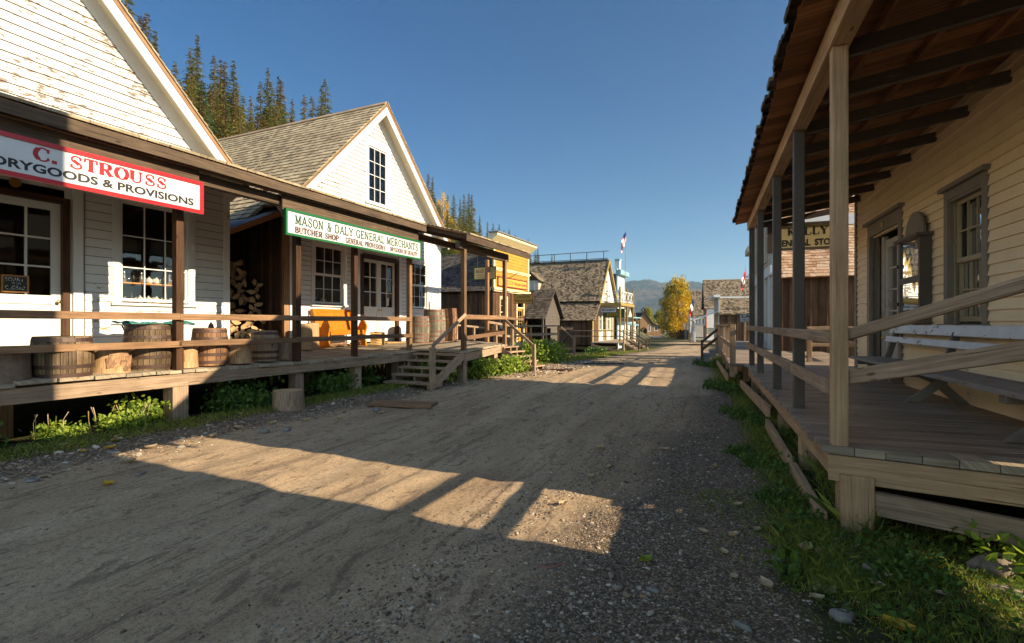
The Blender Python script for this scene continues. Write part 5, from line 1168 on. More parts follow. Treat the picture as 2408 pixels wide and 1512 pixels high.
mb = MB(T); mb.box(-18, -10.75, 45.8, 45.9, -.6, 4.3); mb.box(-18, -10.75, 48.7, 48.8, -.6, 4.3); mb.build('side_wall', MT['darkboard'])
vv = Vector((0, 1.6, 1.9)); lv = vv.length; vv.normalize(); mb = MB(T); slab(mb, (-18, 45.6, 4.2), (1, 0, 0), 7.25, vv, lv, -.03, 0); slab(mb, (-18, 49.0, 4.2), (1, 0, 0), 7.25, (0, -vv.y, vv.z), lv, -.03, .01); mb.build('roof', MT['greydark'])
mb = MB(T); mb.box(-10.6, -9.2, 45.4, 49.2, 1.95, 2.05); mb.build('awning', MT['blue']); mb = MB(T); mb.box(-9.35, -9.25, 48.9, 49, -.8, 1.95); mb.build('post', MT['dkgreen'])
T = Thing('saloon_sign', 'pale board sign reading SALOON past the hotel balcony posts', 'sign', L, (-9.6, 45.3, 1.6))
my = mapY(45.3, -1); sign(T, my, -10.55, -9.15, 1.6, 2.0, .03, .02, 'pale', 'pale'); mb = MB(T); lettering(mb, my, serif('SALOON', .17, .09, .12), -10.4, -9.25, 1.68, 1.92, .034); mb.build('lettering', MT['black'])
# ---- two small houses and green awning further along
def house(name, lab, F, t0, s0, s1, dep, z0, eave, ridge, wall='pale', roof='sh_brown', sg=1, gable_front=True, win=True, trimm='white_trim', over=.25, e=.2, cat='building', front=None, ridge_board=False):
    T = Thing(name, lab, cat, F, (t0, (s0+s1)/2, z0)); ms = mapX(t0, sg); mid = (s0+s1)/2; hw = (s1-s0)/2
    mb = MB(T); tb = t0-sg*dep; xa, xb = min(t0, tb), max(t0, tb)
    hs = [] if not win else [(mid-hw*.7, mid-hw*.7+.8, z0+1.4, z0+2.7), (mid+hw*.3, mid+hw*.3+.8, z0+1.4, z0+2.7)]
    if gable_front:
        clap(mb, ms, s0, s1, z0, eave, .18, hs); sl_ = (ridge-eave)/hw; clap(mb, ms, s0, s1, eave, ridge, .18, (), lambda z: (mid-(ridge-z)/sl_, mid+(ridge-z)/sl_)); backing(mb, ms, s0, s1, z0, eave, hs); mb.face([ms(s0, eave, -.02), ms(s1, eave, -.02), ms(mid, ridge, -.02)])
    else: clap(mb, ms, s0, s1, z0, eave, .18, hs); backing(mb, ms, s0, s1, z0, eave, hs)
    mb.build('front_wall', MT[front or wall])
    mb = MB(T); clap(mb, mapY(s0, -1), xa, xb, z0, eave, .18) if wall not in ('darkboard', 'churchwood') else vboards(mb, mapY(s0, -1), xa, xb, z0, eave, .2, True)
    mb.box(xa, xb, s1-.1, s1-.01, z0, eave); xq = t0-sg*dep; mb.box(min(xq, xq+sg*.1), max(xq, xq+sg*.1), s0+.05, s1-.1, z0, eave); mb.box(xa+.03, xb-.03, s0+.03, s0+.1, z0, eave); mb.build('side_wall', MT[wall])
    for q_ in (-1, 1):
        vv = Vector((0, -q_*hw, ridge-eave)); lv = vv.length*(1+over/hw); vv.normalize(); o_ = Vector((xa-over, mid+q_*(hw+over), eave-over*(ridge-eave)/hw+.02))
        mb = MB(T); slab(mb, o_, (1, 0, 0), dep+2*over, vv, lv, -.05, 0); (q_ == -1) and shingles(mb, o_, (1, 0, 0), dep+2*over, vv, lv, e, .12, .3, .035); mb.build('roof', MT[roof])
    for h_ in hs: window(T, ms, *h_, 2, 2, trim=.08, tm=trimm, sm=trimm)
    return T
house('small_house', 'small pale house with grey roof between the saloon and the church', L, -12.2, 56, 60.4, 6, -1.1, 1.9, 3.6)
T = house('small_house', 'plain whitewashed house partly hidden behind the hotel steps', L, -14.9, 71, 75.5, 6, -1.3, 1.9, 3.4, roof='tin')
T = Thing('green_awning', 'green posted porch awning beyond the saloon', 'awning', L, (-9, 52, -1))
mb = MB(T); slab(mb, (-12.3, 50.4, 1.75), (0, 1, 0), 4.5, Vector((1, 0, -.25)).normalized(), 2.0, 0, .06); mb.build('awning_roof', MT['blue'])
for s_ in (50.5, 54.8): mb = MB(T); mb.box(-10.5, -10.38, s_-.06, s_+.06, -1.1, 1.3); mb.build('post', MT['dkgreen'])
# ---- church
T = Thing('wooden_church', 'brown board church with steep gable and small belfry at the end of the street', 'church', W, (37, 137, -2.3))
mc = mapY(137, -1); zb_ = -2.5
zc = lambda x: (4.2-(35.3-x)*1.22 if x < 35.3 else (4.2-(x-35.3)*1.25 if x < 37.6 else 1.33-(x-37.6)*.42))
hs = [(36.45, 37.0, -.6, 1.0), (38.1, 38.95, -.5, .55), (34.75, 35.85, -2.3, .1), (33.75, 34.05, -.6, .7)]
mb = MB(T); vboards(mb, mc, 33.6, 39.8, zb_, 4, .22, True, hs, zc); mb.build('front_wall', MT['churchwood'])
mb = MB(T); mb.box(33.6, 33.7, 137.03, 147, zb_, 2.1); mb.box(39.7, 39.8, 137.03, 147, zb_, .3); mb.box(33.7, 39.7, 137.3, 137.4, zb_, 1.2); mb.build('side_wall', MT['churchwood'])
for pts in (((33.2, 1.65), (35.3, 4.35)), ((37.75, 1.3), (35.3, 4.35)), ((40.1, .35), (37.6, 1.42))):
    vv = Vector((pts[1][0]-pts[0][0], 0, pts[1][1]-pts[0][1])); lv = vv.length; vv.normalize(); mb = MB(T); slab(mb, (pts[0][0], 136.5, pts[0][1]), (0, 1, 0), 11, vv, lv, 0, .14); mb.build('roof', MT['sh_dark'])
mb = MB(T); mb.box(34.95, 35.65, 137.2, 137.9, 4.2, 5.0, faces=(0, 1))
for a in (34.95, 35.57):
    for b_ in (137.2, 137.82): mb.box(a, a+.1, b_, b_+.1, 4.1, 5.0)
mb.box(34.95, 35.67, 137.1, 137.92, 4.1, 4.4); bf = mb.build('belfry', MT['darkboard'])
mb = MB(T)
for sg in (-1, 1): slab(mb, (35.31+sg*.6, 137.0, 4.9), (0, 1, 0), 1.1, Vector((-sg*.6, 0, .75)).normalized(), .98, 0, .06)
mb.build('belfry_roof', MT['sh_dark'], bf)
def arch_window(T, mp, a0, a1, z0, z1, m='white_trim'):
    mb = MB(T); c = (a0+a1)/2; mb.mbox(mp, a0-.12, a0, z0, z1-.4, 0, .06); mb.mbox(mp, a1, a1+.12, z0, z1-.4, 0, .06); mb.mbox(mp, a0-.15, a1+.15, z0-.12, z0, 0, .08)
    for sg in (-1, 1): mb.beam(mp(c+sg*(a1-a0+.12)/2, z1-.42, .03), mp(c, z1+.1, .03), .06, .12, up=(0, 1, 0))
    mb.mbox(mp, c-.02, c+.02, z0, z1, -.02, .02); w_ = mb.build('window', MT[m]); mb = MB(T); mb.face([mp(a0, z0, .005), mp(a1, z0, .005), mp(a1, z1-.4, .005), mp(c, z1, .005), mp(a0, z1-.4, .005)]); mb.build('pane', MT['black'], w_)
arch_window(T, mc, 36.45, 37.0, -.6, 1.1); arch_window(T, mc, 33.75, 34.1, -.6, .9); window(T, mc, 38.15, 38.9, -.45, .5, 2, 3, trim=.12, double=False)
mb = MB(T); mb.box(34.7, 34.8, 135.9, 137, -2.4, -.3); mb.box(35.8, 35.9, 135.9, 137, -2.4, -.3)
for sg in (-1, 1): slab(mb, (35.3+sg*.68, 135.7, -.45), (0, 1, 0), 1.3, Vector((-sg*.66, 0, .85)).normalized(), 1.08, 0, .08)
mb.build('porch', MT['churchwood']); mb = MB(T); mb.box(34.95, 35.65, 136.96, 137.02, -2.3, -.6); mb.build('door', MT['darkboard'])
T = Thing('picket_fence', 'low white picket fence in front of the brown board church', 'fence', W, (38, 134, -2.4))
mb = MB(T)
for k in range(14): mb.box(36+k*.22, 36.12+k*.22, 134, 134.04, -2.4, -1.75)
mb.box(35.9, 39.1, 134.05, 134.1, -2.25, -2.18); mb.box(35.9, 39.1, 134.05, 134.1, -1.95, -1.88); mb.build('pickets', MT['white'])
# ================================================================ RIGHT ROW
TR = 2.7; mR = mapX(TR, -1); MT['tansash'] = paint('tan_sash_paint', (.36, .29, .17), (.2, .15, .1), .88, dirt=.3)
T = Thing('cream_shop', 'cream clapboard shop with grey trimmed window and open door, nearest on the right', 'building', R, (TR, 7.8, .4))
hs = [(9.12, 10.56, .61, 2.98), (6.72, 7.45, 1.49, 2.93)]
mb = MB(T); clap(mb, mR, 4.19, 11.40, .60, 4.35, .115, hs+[]); backing(mb, mR, 4.19, 11.5, .2, 4.35, hs)
mb.build('wall', MT['cream'])
mb = MB(T); mb.mbox(mR, 11.40, 11.52, .4, 4.35, -.01, .035); mb.build('corner_board', MT['grey']); mb = MB(T); mb.mbox(mR, 4.10, 4.19, .4, 4.35, -.01, .035); mb.build('corner_board', MT['grey'])
mb = MB(T); mb.box(TR+.0, TR+9, 11.40, 11.5, .1, 4.35); mb.box(TR, TR+9, 4.19, 4.3, .1, 4.35); mb.box(TR+8.9, TR+9, 4.3, 11.4, .1, 4.3); mb.face([(TR+.05, 4.19, 4.35), (TR+.05, 11.5, 4.35), (TR+.05, 7.85, 7.0)]); mb.face([(TR+9, 4.19, 4.35), (TR+9, 11.5, 4.35), (TR+9, 7.85, 7.0)]); mb.build('side_wall', MT['cream'])
for q_ in (-1, 1):
    vv = Vector((0, -q_*3.85, 2.8)); lv = vv.length; vv.normalize(); mb = MB(T); slab(mb, (TR-.3, 7.85+q_*3.85, 4.26), (1, 0, 0), 9.6, vv, lv, -.05, .03); mb.build('roof', MT['sh_brown'])
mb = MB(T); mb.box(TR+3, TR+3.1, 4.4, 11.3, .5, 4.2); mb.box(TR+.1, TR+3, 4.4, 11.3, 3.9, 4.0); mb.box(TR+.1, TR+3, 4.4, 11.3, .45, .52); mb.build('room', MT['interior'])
w_ = window(T, mR, 6.72, 7.45, 1.52, 2.92, 3, 4, trim=.14, tm='grey', sm='tansash', cap=.05, deep=.09)
mb = MB(T); mb.mbox(mR, 9.0, 9.14, .61, 3.0, -.12, .035); mb.mbox(mR, 10.56, 10.70, .61, 3.0, -.12, .035); mb.mbox(mR, 9.0, 10.70, 3.0, 3.20, -.02, .03); mb.mbox(mR, 8.94, 10.76, 3.20, 3.25, -.01, .09); mb.build('door_frame', MT['grey'])
d_ = door(T, mR, 9.3, 10.40, .63, 2.9, 1.35, 2, 4, m='pale', frame=None, deep=.16, st=.13)
mb = MB(T); mb.mbox(mR, 9.14, 9.3, .63, 2.98, -.2, -.14); mb.mbox(mR, 10.4, 10.56, .63, 2.98, -.2, -.14); mb.build('door_jamb', MT['pale'])
T2 = Thing('house_number', 'small round number plate above the open door of the cream shop', 'number plate', R, (TR-.03, 9.85, 3.1)); mb = MB(T2); mb.lathe([(0, 0), (.05, 0), (.05, -.012), (0, -.014)], (TR-.032, 9.85, 3.1), 16, axis='x'); mb.build('plate', MT['brass'])
# notice case
T = Thing('notice_case', 'dark grey arched notice case with glass doors between door and window of the cream shop', 'notice board', R, (TR-.06, 8.33, 1.5))
c0, c1 = 7.95, 8.72
mb = MB(T); mb.mbox(mR, c0, c0+.05, 1.5, 2.62, .02, .15); mb.mbox(mR, c1-.05, c1, 1.5, 2.62, .02, .15); mb.mbox(mR, c0+.05, c1-.05, 1.5, 1.56, .02, .15); mb.mbox(mR, c0-.04, c1+.04, 2.62, 2.66, .02, .2); mb.mbox(mR, c0+.05, c1-.05, 2.04, 2.12, .02, .15); mb.build('frame', MT['greydark'])
mb = MB(T); mb.mbox(mR, c0+.05, c1-.05, 1.56, 2.62, .02, .05, m=0); mb.build('paper_sheets', MT['paper'])
mb = MB(T)
for (za, zb2) in ((1.56, 2.04), (2.12, 2.62)): mb.face([mR(c0+.05, za, .13), mR(c1-.05, za, .13), mR(c1-.05, zb2, .13), mR(c0+.05, zb2, .13)])
mb.build('pane', MT['glass'])
mb = MB(T); pts = [mR(8.335+.33*math.cos(a), 2.66+.33*math.sin(a), .06) for a in [math.pi*k/16 for k in range(17)]]; mb.prism(pts, (-.03, 0, 0)); mb.build('arch_top', MT['grey'])
mb = MB(T); 
for z_ in (1.74, 2.27): mb = MB(T); mb.mbox(mR, c1-.02, c1+.01, z_, z_+.05, .15, .17); mb.build('padlock', MT['iron'])
mb = MB(T); lettering(mb, mR, bfont('NOTICES', .01), 8.05, 8.35, 2.54, 2.58, .053, flip=True)
for k in range(9): mb.mbox(mR, 8.05, 8.05+random.uniform(.1, .25), 1.65+k*.035, 1.656+k*.035, .05, .053)
mb.build('printed_lines', MT['black'])

# ---- boardwalk of the right row
T = Thing('boardwalk_porch', 'worn brown boardwalk under a shingled porch roof in front of the cream shop', 'porch', R, (1.0, 8, 0))
mb = MB(T); s = 4.36
zf = lambda t_, s_: .612+.006*math.sin(s_*1.3)+random.uniform(-.002, .002)
while s < 28:
    wd = random.uniform(.13, .155); f_ = (.80 if s < 12.2 else .50)+random.uniform(-.03, .02); e_ = s+wd-.007
    bk = TR-.02 if s < 11.5 else (3.4 if s < 18.4 else 2.02)
    z_ = zf(0, s); zz = .01*random.random()
    mb.hexa([(f_, s, z_-.045), (bk, s, z_-.045), (bk, e_, z_-.045), (f_, e_, z_-.045), (f_, s, z_-zz), (bk, s, z_), (bk, e_, z_), (f_, e_, z_-zz)]); s += wd
d_ = mb.build('deck', MT['deckR'])
# skewed front edge : two long boards, then short end blocks
mb = MB(T)
A = Vector((.79, 4.30, .612)); Bv = Vector((3.0, 3.81, .612)); dd = (Bv-A).normalized(); nn = Vector((dd.y, -dd.x, 0))
for k, (o0, o1) in enumerate(((-.0, .13),)):
    pass
mb.hexa([(.80, 4.345, .567), (2.68, 4.345, .567), (2.68, 4.35, .567), (.80, 4.35, .567), (.80, 4.345, .61), (2.68, 4.345, .61), (2.68, 4.35, .61), (.80, 4.35, .61)])
x = 0.0; Lh = 2.0
while x < Lh:
    wd = random.uniform(.13, .21); a = A+dd*x; b_ = A+dd*(x+wd-.006); j = random.uniform(-.006, .006)
    P = [a+nn*(0.0+j), b_+nn*(0+j), Vector((b_.x, 4.34, b_.z)), Vector((a.x, 4.34, a.z))]
    z_ = Vector((0, 0, random.uniform(-.004, .003))); mb.hexa([p-Vector((0, 0, .055)) for p in P]+[p+z_ for p in P]); x += wd
mb.build('edge_boards', MT['deck'])
def w2r(x, y): return (x*R.c-y*R.s, x*R.s+y*R.c)
mb = MB(T); Z = Vector((0, 0, 1))
mb.beam(A-nn*.05+Z*-.16+dd*.04, Bv-nn*.05+Z*-.16, .07, .19); mb.build('front_beam', MT['postR'])
mb = MB(T); mb.beam(A-nn*.03+Z*-.36+dd*.1, Bv-nn*.03+Z*-.48, .05, .16); mb.build('lower_board', MT['greywood'])
mb = MB(T); mb.box(.90, 1.10, 4.22, 4.42, -.2, .42); mb.build('pier', MT['postR'])
for s_ in (5.9, 7.6, 9.8, 11.8, 14.5, 17.5): mb = MB(T); mb.box(.9, 1.06, s_, s_+.16, -.2, .52); mb.build('pier', MT['postR'])
mb = MB(T); mb.beam((.89, 4.4, .47), (.89, 12.2, .47), .07, .17); mb.beam((.6, 12.2, .47), (.6, 27, .47), .07, .17)
mb.beam((2.3, 4.4, .47), (2.3, 28, .47), .07, .17); mb.build('side_beam', MT['postR'])
mb = MB(T); mb.beam((.80, 4.3, .05), (.78, 7.7, .14), .06, .14); mb.beam((.77, 7.5, .34), (.70, 11.9, .22), .05, .15); mb.beam((.45, 12.4, .28), (.35, 18.6, .2), .05, .13); mb.build('kick_board', MT['postR'])
pw = .102
for i, s_ in enumerate((4.35, 6.09, 7.85, 10.13, 11.94)):
    mb = MB(T); mb.box(.91-pw/2, .91+pw/2, s_-pw/2, s_+pw/2, .60, 3.51); mb.build('post', MT['postR' if i == 0 else 'greydark'])
mb = MB(T); mb.box(.84, .98, .9, 12.25, 3.512, 3.69); mb.build('porch_beam', MT['postR'])
mb = MB(T); s = 1.15
while s < 12.3:
    mb.beam((1.0, s, 3.565), (2.69, s, 3.83), .055, .115); s += .84
mb.build('joist', MT['greydark'])
V = Vector((TR-.62, 0, .33)).normalized(); O = Vector((.62, 0, 3.70))
mb = MB(T)
for t_ in (1.25, 1.75, 2.25): z_ = 3.70+(t_-.62)*.159; mb.beam((t_, .9, z_-.035), (t_, 12.3, z_-.035), .05, .07)
mb.build('purlin', MT['roofboard'])
mb = MB(T); s = .9
while s < 12.35:
    wd = random.uniform(.16, .24); P = [O+Vector((random.uniform(-.03, .01), s, 0)), O+Vector((0, s+wd-.006, 0))]; Q = [P[1]+V*2.14, P[0]+V*2.14]
    q_ = [P[0], P[1], Q[0], Q[1]]; mb.hexa(q_+[p+Vector((0, 0, .025)) for p in q_]); s += wd
rb_ = mb.build('roof_boards', MT['roofboard'])
mb = MB(T); shingles(mb, (.60, .9, 3.727), (0, 1, 0), 11.48, V, 2.2, .16, .08, .24, .028, edge=.04, rj=.02); mb.build('porch_roof', MT['sh_brown'])
# rails of the porch
for (a, b_) in ((4.35, 6.09), (6.09, 7.85), (7.85, 10.13), (10.13, 11.94), (11.94, 12.5)):
    rail((.84, a+.03, 1.40), (.84, b_, 1.40), .09, .045, 'greywood', T); rail((.85, a+.08, 1.03+random.uniform(-.015, .02)), (.85, b_, 1.03), .11, .045, 'greywood', T)
rp = [(12.43, .56, 1.43), (14.5, .55, 1.42), (16.6, .53, 1.42), (19.5, .5, 1.4), (22.1, .5, 1.4)]
for i, (s_, t_, h_) in enumerate(rp):
    mb = MB(T); mb.box(t_-.06, t_+.06, s_-.06, s_+.06, .3, h_); mb.build('post', MT['greywood'])
    if i: a = rp[i-1]; rail((a[1], a[0], a[2]+.02), (t_, s_, h_+.02), .05, .13, 'greywood', T); rail((a[1]-.04, a[0], 1.0), (t_-.04, s_, 1.0), .12, .04, 'greywood', T)
for (s_, t_) in ((24.0, .5), (27.5, .5)): mb = MB(T); mb.box(t_-.06, t_+.06, s_-.06, s_+.06, .3, 1.4); mb.build('post', MT['greywood'])
rail((.5, 24.0, 1.38), (.5, 27.5, 1.38), .06, .1, 'greywood', T)
# side rails in the gap beyond the cream shop
for (s_, t_) in ((13.6, 2.25), (13.6, 3.35), (15.8, 3.35)): mb = MB(T); mb.box(t_-.05, t_+.05, s_-.05, s_+.05, .6, 1.4); mb.build('post', MT['greywood'])
for h_ in (1.38, 1.0): rail((2.2, 13.6, h_), (3.4, 13.6, h_), .08, .04, 'greywood', T); rail((3.35, 13.6, h_), (3.35, 18.4, h_), .08, .04, 'greywood', T)
# sloping rails that rise to the neighbouring porch
T = Thing('sloping_rails', 'pair of weathered sloping rails fixed to the tan corner post in front of the bench', 'railing', W, (2.46, 3.72, 1.0))
mb = MB(T); mb.beam((2.44, 3.75, 1.41), (3.1, 1.42, 2.09), .045, .08); mb.build('upper_rail', MT['greywood']); mb = MB(T); mb.beam((2.44, 3.75, 1.10), (3.1, 1.42, 1.68), .045, .105); mb.build('lower_rail', MT['greywood'])
mb = MB(T); mb.box(3.04, 3.16, 1.3, 1.42, 0, 2.2); mb.build('post', MT['greywood'])
# ---- long bench
MT['greyseat'] = paint('worn_grey_seat_paint', (.30, .27, .24), (.22, .16, .1), .86, dirt=.3)
T = Thing('long_bench', 'long bench with two pale painted back boards against the cream shop wall', 'bench', R, (2.3, 6.6, .61))
mb = MB(T); mb.box(2.06, 2.28, 3.95, 9.1, .965, 1.005); mb.box(2.29, 2.50, 3.95, 9.1, .965, 1.003); mb.build('seat', MT['greyseat'])
mb = MB(T); mb.beam((2.58, 3.95, 1.415), (2.58, 9.12, 1.415), .03, .125, up=(.25, 0, 1)); mb.build('back_board', MT['greylight']); mb = MB(T); mb.beam((2.53, 3.95, 1.265), (2.53, 9.17, 1.265), .03, .085, up=(.3, 0, 1)); mb.build('back_board', MT['greylight'])
for s_ in (4.9, 6.95, 8.85):
    mb = MB(T)
    for (ta, za, tb, zb2) in ((2.14, .62, 2.52, .96), (2.62, .62, 2.16, .96)):
        P = [(ta-.06, s_, za), (ta+.06, s_, za), ((ta+tb)/2+.075, s_, (za+zb2)/2+(.05 if ta > 2.5 else 0)), (tb+.07, s_, zb2), (tb-.07, s_, zb2), ((ta+tb)/2-.05, s_, (za+zb2)/2+(.05 if ta > 2.5 else 0))]
        mb.prism(P, (0, .05 if ta > 2.5 else -.05, 0))
    mb.box(2.08, 2.5, s_-.05, s_+.05, .90, .963); mb.build('leg', MT['grey'])
    mb = MB(T); mb.beam((2.44, s_+.08, .85), (2.62, s_+.08, 1.48), .05, .07); mb.build('back_support', MT['greydark'])

# ---- store sign and general store
T = Thing('store_sign', 'cream general store sign with dark frame hanging under the far end of the porch roof', 'sign', R, (1.96, 12.1, 3.05))
my = mapY(12.1, -1); sign(T, my, 1.30, 2.62, 3.03, 3.58, .05, .045, 'greydark', 'signcream'); mb = MB(T)
lettering(mb, my, serif('KELLY', .22, .09, .1), 1.60, 2.34, 3.32, 3.50, .054); lettering(mb, my, bfont('GENERAL  STORE', .04), 1.38, 2.54, 3.10, 3.24, .054); mb.build('lettering', MT['black'])
mb = MB(T); mb.box(1.22, 1.32, 12.02, 12.14, 2.98, 3.66); mb.build('bracket', MT['greydark'])
T = Thing('general_store', 'two storey pale store with reddish shingled side roofs and dark board side wall', 'building', R, (2.07, 22.5, .2))
TK = 2.07; mk_ = mapX(TK, -1); sa, sb_ = 18.7, 26.2
hs = [(19.6, 20.5, .9, 3.0), (21.0, 22.0, .65, 3.0), (22.6, 23.5, .9, 3.0), (24.0, 25.4, .9, 3.0), (20.2, 21.1, 3.75, 5.6), (22.2, 23.1, 3.75, 5.6), (24.2, 25.1, 3.75, 5.6)]
mb = MB(T); clap(mb, mk_, sa+.12, sb_-.12, .5, 7.2, .14, hs+[(sa, sb_, 3.1, 3.4)]); backing(mb, mk_, sa, sb_, .4, 7.2, hs); mb.build('front_wall', MT['pale'])
mb = MB(T); mb.mbox(mk_, sa, sa+.12, .5, 7.2, -.01, .04); mb.mbox(mk_, sb_-.12, sb_, .5, 7.2, -.01, .04); mb.mbox(mk_, sa, sb_, 3.1, 3.4, -.01, .10); mb.mbox(mk_, sa-.05, sb_+.2, 7.0, 7.2, -.01, .3)
for a in (19.35, 20.65, 22.2, 23.65, 25.6): mb.mbox(mk_, a, a+.2, .6, 3.1, -.01, .09)
mb.build('trim', MT['bluewhite'])
for h_ in hs: window(T, mk_, *h_, 2, 4 if h_[2] > 3 else 3, trim=.07, double=h_[2] > 3, sm='pale', tm='pale')
mb = MB(T); vboards(mb, mapY(sa, -1), TK+.03, TK+8, .2, 3.05, .22, True); mb.box(TK+.04, TK+8, sb_-.1, sb_, .2, 5); mb.box(TK+7.9, TK+8, sa+.1, sb_-.1, .2, 5); mb.box(TK+.05, TK+.12, sa+.15, sb_-.15, 3.0, 7.1); mb.build('side_wall', MT['darkboard'])
for (s0, h0, s1, h1) in ((sa-.25, 2.98, sa+1.55, 4.85), (sa+1.6, 5.18, sa+4.2, 7.9)):
    vv = Vector((0, s1-s0, h1-h0)); lv = vv.length; vv.normalize(); mb = MB(T); slab(mb, (TK+.14, s0, h0), (1, 0, 0), 8, vv, lv, -.05, 0); shingles(mb, (TK+.14, s0, h0), (1, 0, 0), 8, vv, lv, .14, .08, .18, .025, rj=.015); mb.build('side_roof', MT['sh_red'])
mb = MB(T); mb.box(TK+.14, TK+8, sa+1.5, sa+1.58, 4.85, 5.2); mb.build('roof_band', MT['white'])
mb = MB(T); slab(mb, (TK+.14, sb_+.2, 5.0), (1, 0, 0), 8, Vector((0, -3.5, 2.9)).normalized(), 4.5, -.05, 0); mb.build('far_roof', MT['sh_brown'])
T = Thing('pale_false_front', 'narrow pale false front with projecting cornice just past the general store', 'building', R, (1.95, 30, 0))
mk_ = mapX(2.3, -1); mb = MB(T); clap(mb, mk_, 28, 29.8, -.2, 5.3, .16); backing(mb, mk_, 28, 29.8, -.3, 5.3); mb.build('front_wall', MT['pale']); mb = MB(T); mb.mbox(mk_, 27.9, 30, 5.05, 5.35, -.02, .35); mb.build('cornice', MT['pale'])
mb = MB(T); mb.box(2.4, 6, 28.05, 28.15, -.3, 3.0); mb.box(2.4, 6, 29.6, 29.7, -.3, 3.0); mb.build('side_wall', MT['darkboard']); mb = MB(T); slab(mb, (2.42, 27.8, 3.0), (1, 0, 0), 4, Vector((0, 1, .4)).normalized(), 2.1, -.05, 0); mb.build('roof', MT['sh_brown'])
# steps up to the boardwalk
Ts, B, u, v = stairs('boardwalk_steps', 'short steps with dark handrails climbing to the far right boardwalk', R, (-.42, 22.95, -.1), (1, 0), 4, 1.1, .165, .26, m='concrete')
for s_ in (22.35, 23.55):
    mb = MB(Ts); mb.beam((-.15, s_, .72), (.6, s_, 1.38), .05, .08); mb.beam((-.15, s_, .4), (.6, s_, 1.02), .05, .08); mb.build('handrail', MT['darkbeam']); mb = MB(Ts); mb.box(-.2, -.1, s_-.05, s_+.05, -.15, .78); mb.build('newel_post', MT['darkbeam'])
# photographer's sign and lamp
T = Thing('photographer_sign', 'white hanging sign of a photographic gallery partly hidden by the porch posts', 'sign', R, (1.4, 26.8, 1.6))
my = mapY(26.8, -1); sign(T, my, 1.5, 2.9, 1.55, 1.95, .03, .02, 'greydark', 'signwhite'); mb = MB(T); lettering(mb, my, bfont('L.A.BLANC', .04), 1.6, 2.8, 1.76, 1.9, .034); lettering(mb, my, bfont('Photographic Gallery', .02, .3), 1.65, 2.7, 1.6, 1.7, .034); mb.build('lettering', MT['black'])

# ---- neighbouring building beside the camera (only its shade is seen)
F2 = Frame(D2R(SUN_AZ-90), 3.6, 1.86)
T = Thing('tall_false_front', 'tall board building beside the camera whose shade lies over the near street', 'building', F2, (0, -2.5, 0))
mb = MB(T); mb.box(0, .12, -6, 0, 0, 9.5); mb.box(.12, 7, -.12, 0, 0, 9.2); mb.box(6.9, 7, -6, -.12, 0, 9.2); mb.box(.12, 6.9, -6, -5.9, 0, 9.2); mb.build('wall', MT['darkboard'])
mb = MB(T); mb.box(.0, 7, -6, 0, 9.5, 9.6); mb.build('roof', MT['sh_dark'])
T = Thing('shade_panel', 'unseen board panel added beside the camera to shade the near gravel', 'fence', W, (3.3, 2.6, 0))  # added out of view, cuts the right edge of the sunlit street patch
mb = MB(T); mb.beam((3.37, 3.06, .8), (3.02, 2.0, .8), .05, .8); mb.beam((3.02, 2.0, .8), (3.7, 1.7, .8), .05, .8); mb.build('boards', MT['darkboard'])

# ================================================================ far right buildings
F3 = Frame(math.atan(2.12/7), 21.84, 54.0)
T = Thing('balcony_house', 'white house with pink corner, two storey balcony porch and steep shingled roof', 'building', Frame(F3.y, 28.1, 74), (0, 3, -1.2))
F4 = T.F
T4 = T; ms = mapX(0, -1)
mb = MB(T); clap(mb, ms, 0, 6.5, -1.0, 3.9, .2, [(1, 1.9, -.9, 1.1), (3, 3.9, -.9, 1.1)]); backing(mb, ms, 0, 6.5, -1.1, 3.9, [(1, 1.9, -.9, 1.1), (3, 3.9, -.9, 1.1)]); clap(mb, ms, 0, 6.5, 3.9, 7.6, .2, (), lambda z: (3.25-(7.7-z)*.85, 3.25+(7.7-z)*.85)); mb.build('front_wall', MT['pale'])
mb = MB(T); clap(mb, mapY(0, -1), .05, 9, -1.0, 3.9, .2); mb.box(.05, 9, .02, .1, -1.1, 3.9); mb.box(.05, 9, 6.4, 6.5, -1.1, 3.9); mb.box(8.9, 9, .1, 6.4, -1.1, 3.9); mb.build('side_wall', MT['white'])
mb = MB(T); mb.box(-.06, .06, -.06, .0, -1.1, 3.9); mb.build('corner_board', MT['pink'])
for q_ in (-1, 1):
    vv = Vector((0, -q_*3.45, 4.35)); lv = vv.length; vv.normalize(); o_ = Vector((-.3, 3.25+q_*3.5, 3.65)); mb = MB(T); slab(mb, o_, (1, 0, 0), 9.6, vv, lv, -.08, 0); (q_ == -1) and shingles(mb, o_, (1, 0, 0), 9.6, vv, lv, .22, .14, .3, .045); mb.build('roof', MT['sh_brown'])
mb = MB(T); mb.box(-.3, 9.3, 3.1, 3.4, 8.0, 8.08); mb.build('ridge_board', MT['white'])
mb = MB(T); mb.box(-2.2, 0, .2, 6.5, 1.15, 1.35); mb.box(-2.3, 0, 0, 6.7, -.85, -.7); bl_ = mb.build('balcony', MT['pale'])
mb = MB(T)
for k in range(14): mb.box(-2.18, -2.12, .25+k*.48, .4+k*.48, 1.35, 2.2)
for k in range(5): mb.box(-2.1+k*.45, -1.95+k*.45, .2, .26, 1.35, 2.2)
mb.box(-2.2, -2.1, .2, 6.5, 2.2, 2.28); mb.box(-2.2, 0, .2, .3, 2.2, 2.28); mb.build('balustrade', MT['white'])
for s_ in (.25, 1.6, 2.9, 4.3, 6.4): mb = MB(T); mb.box(-2.22, -2.08, s_-.06, s_+.06, -.7, 3.3); mb.build('post', MT['white'])
mb = MB(T); slab(mb, (-2.4, 0, 3.3), (0, 1, 0), 6.8, Vector((2.4, 0, 1.3)).normalized(), 2.72, 0, .08); mb.build('porch_roof', MT['sh_dark'])
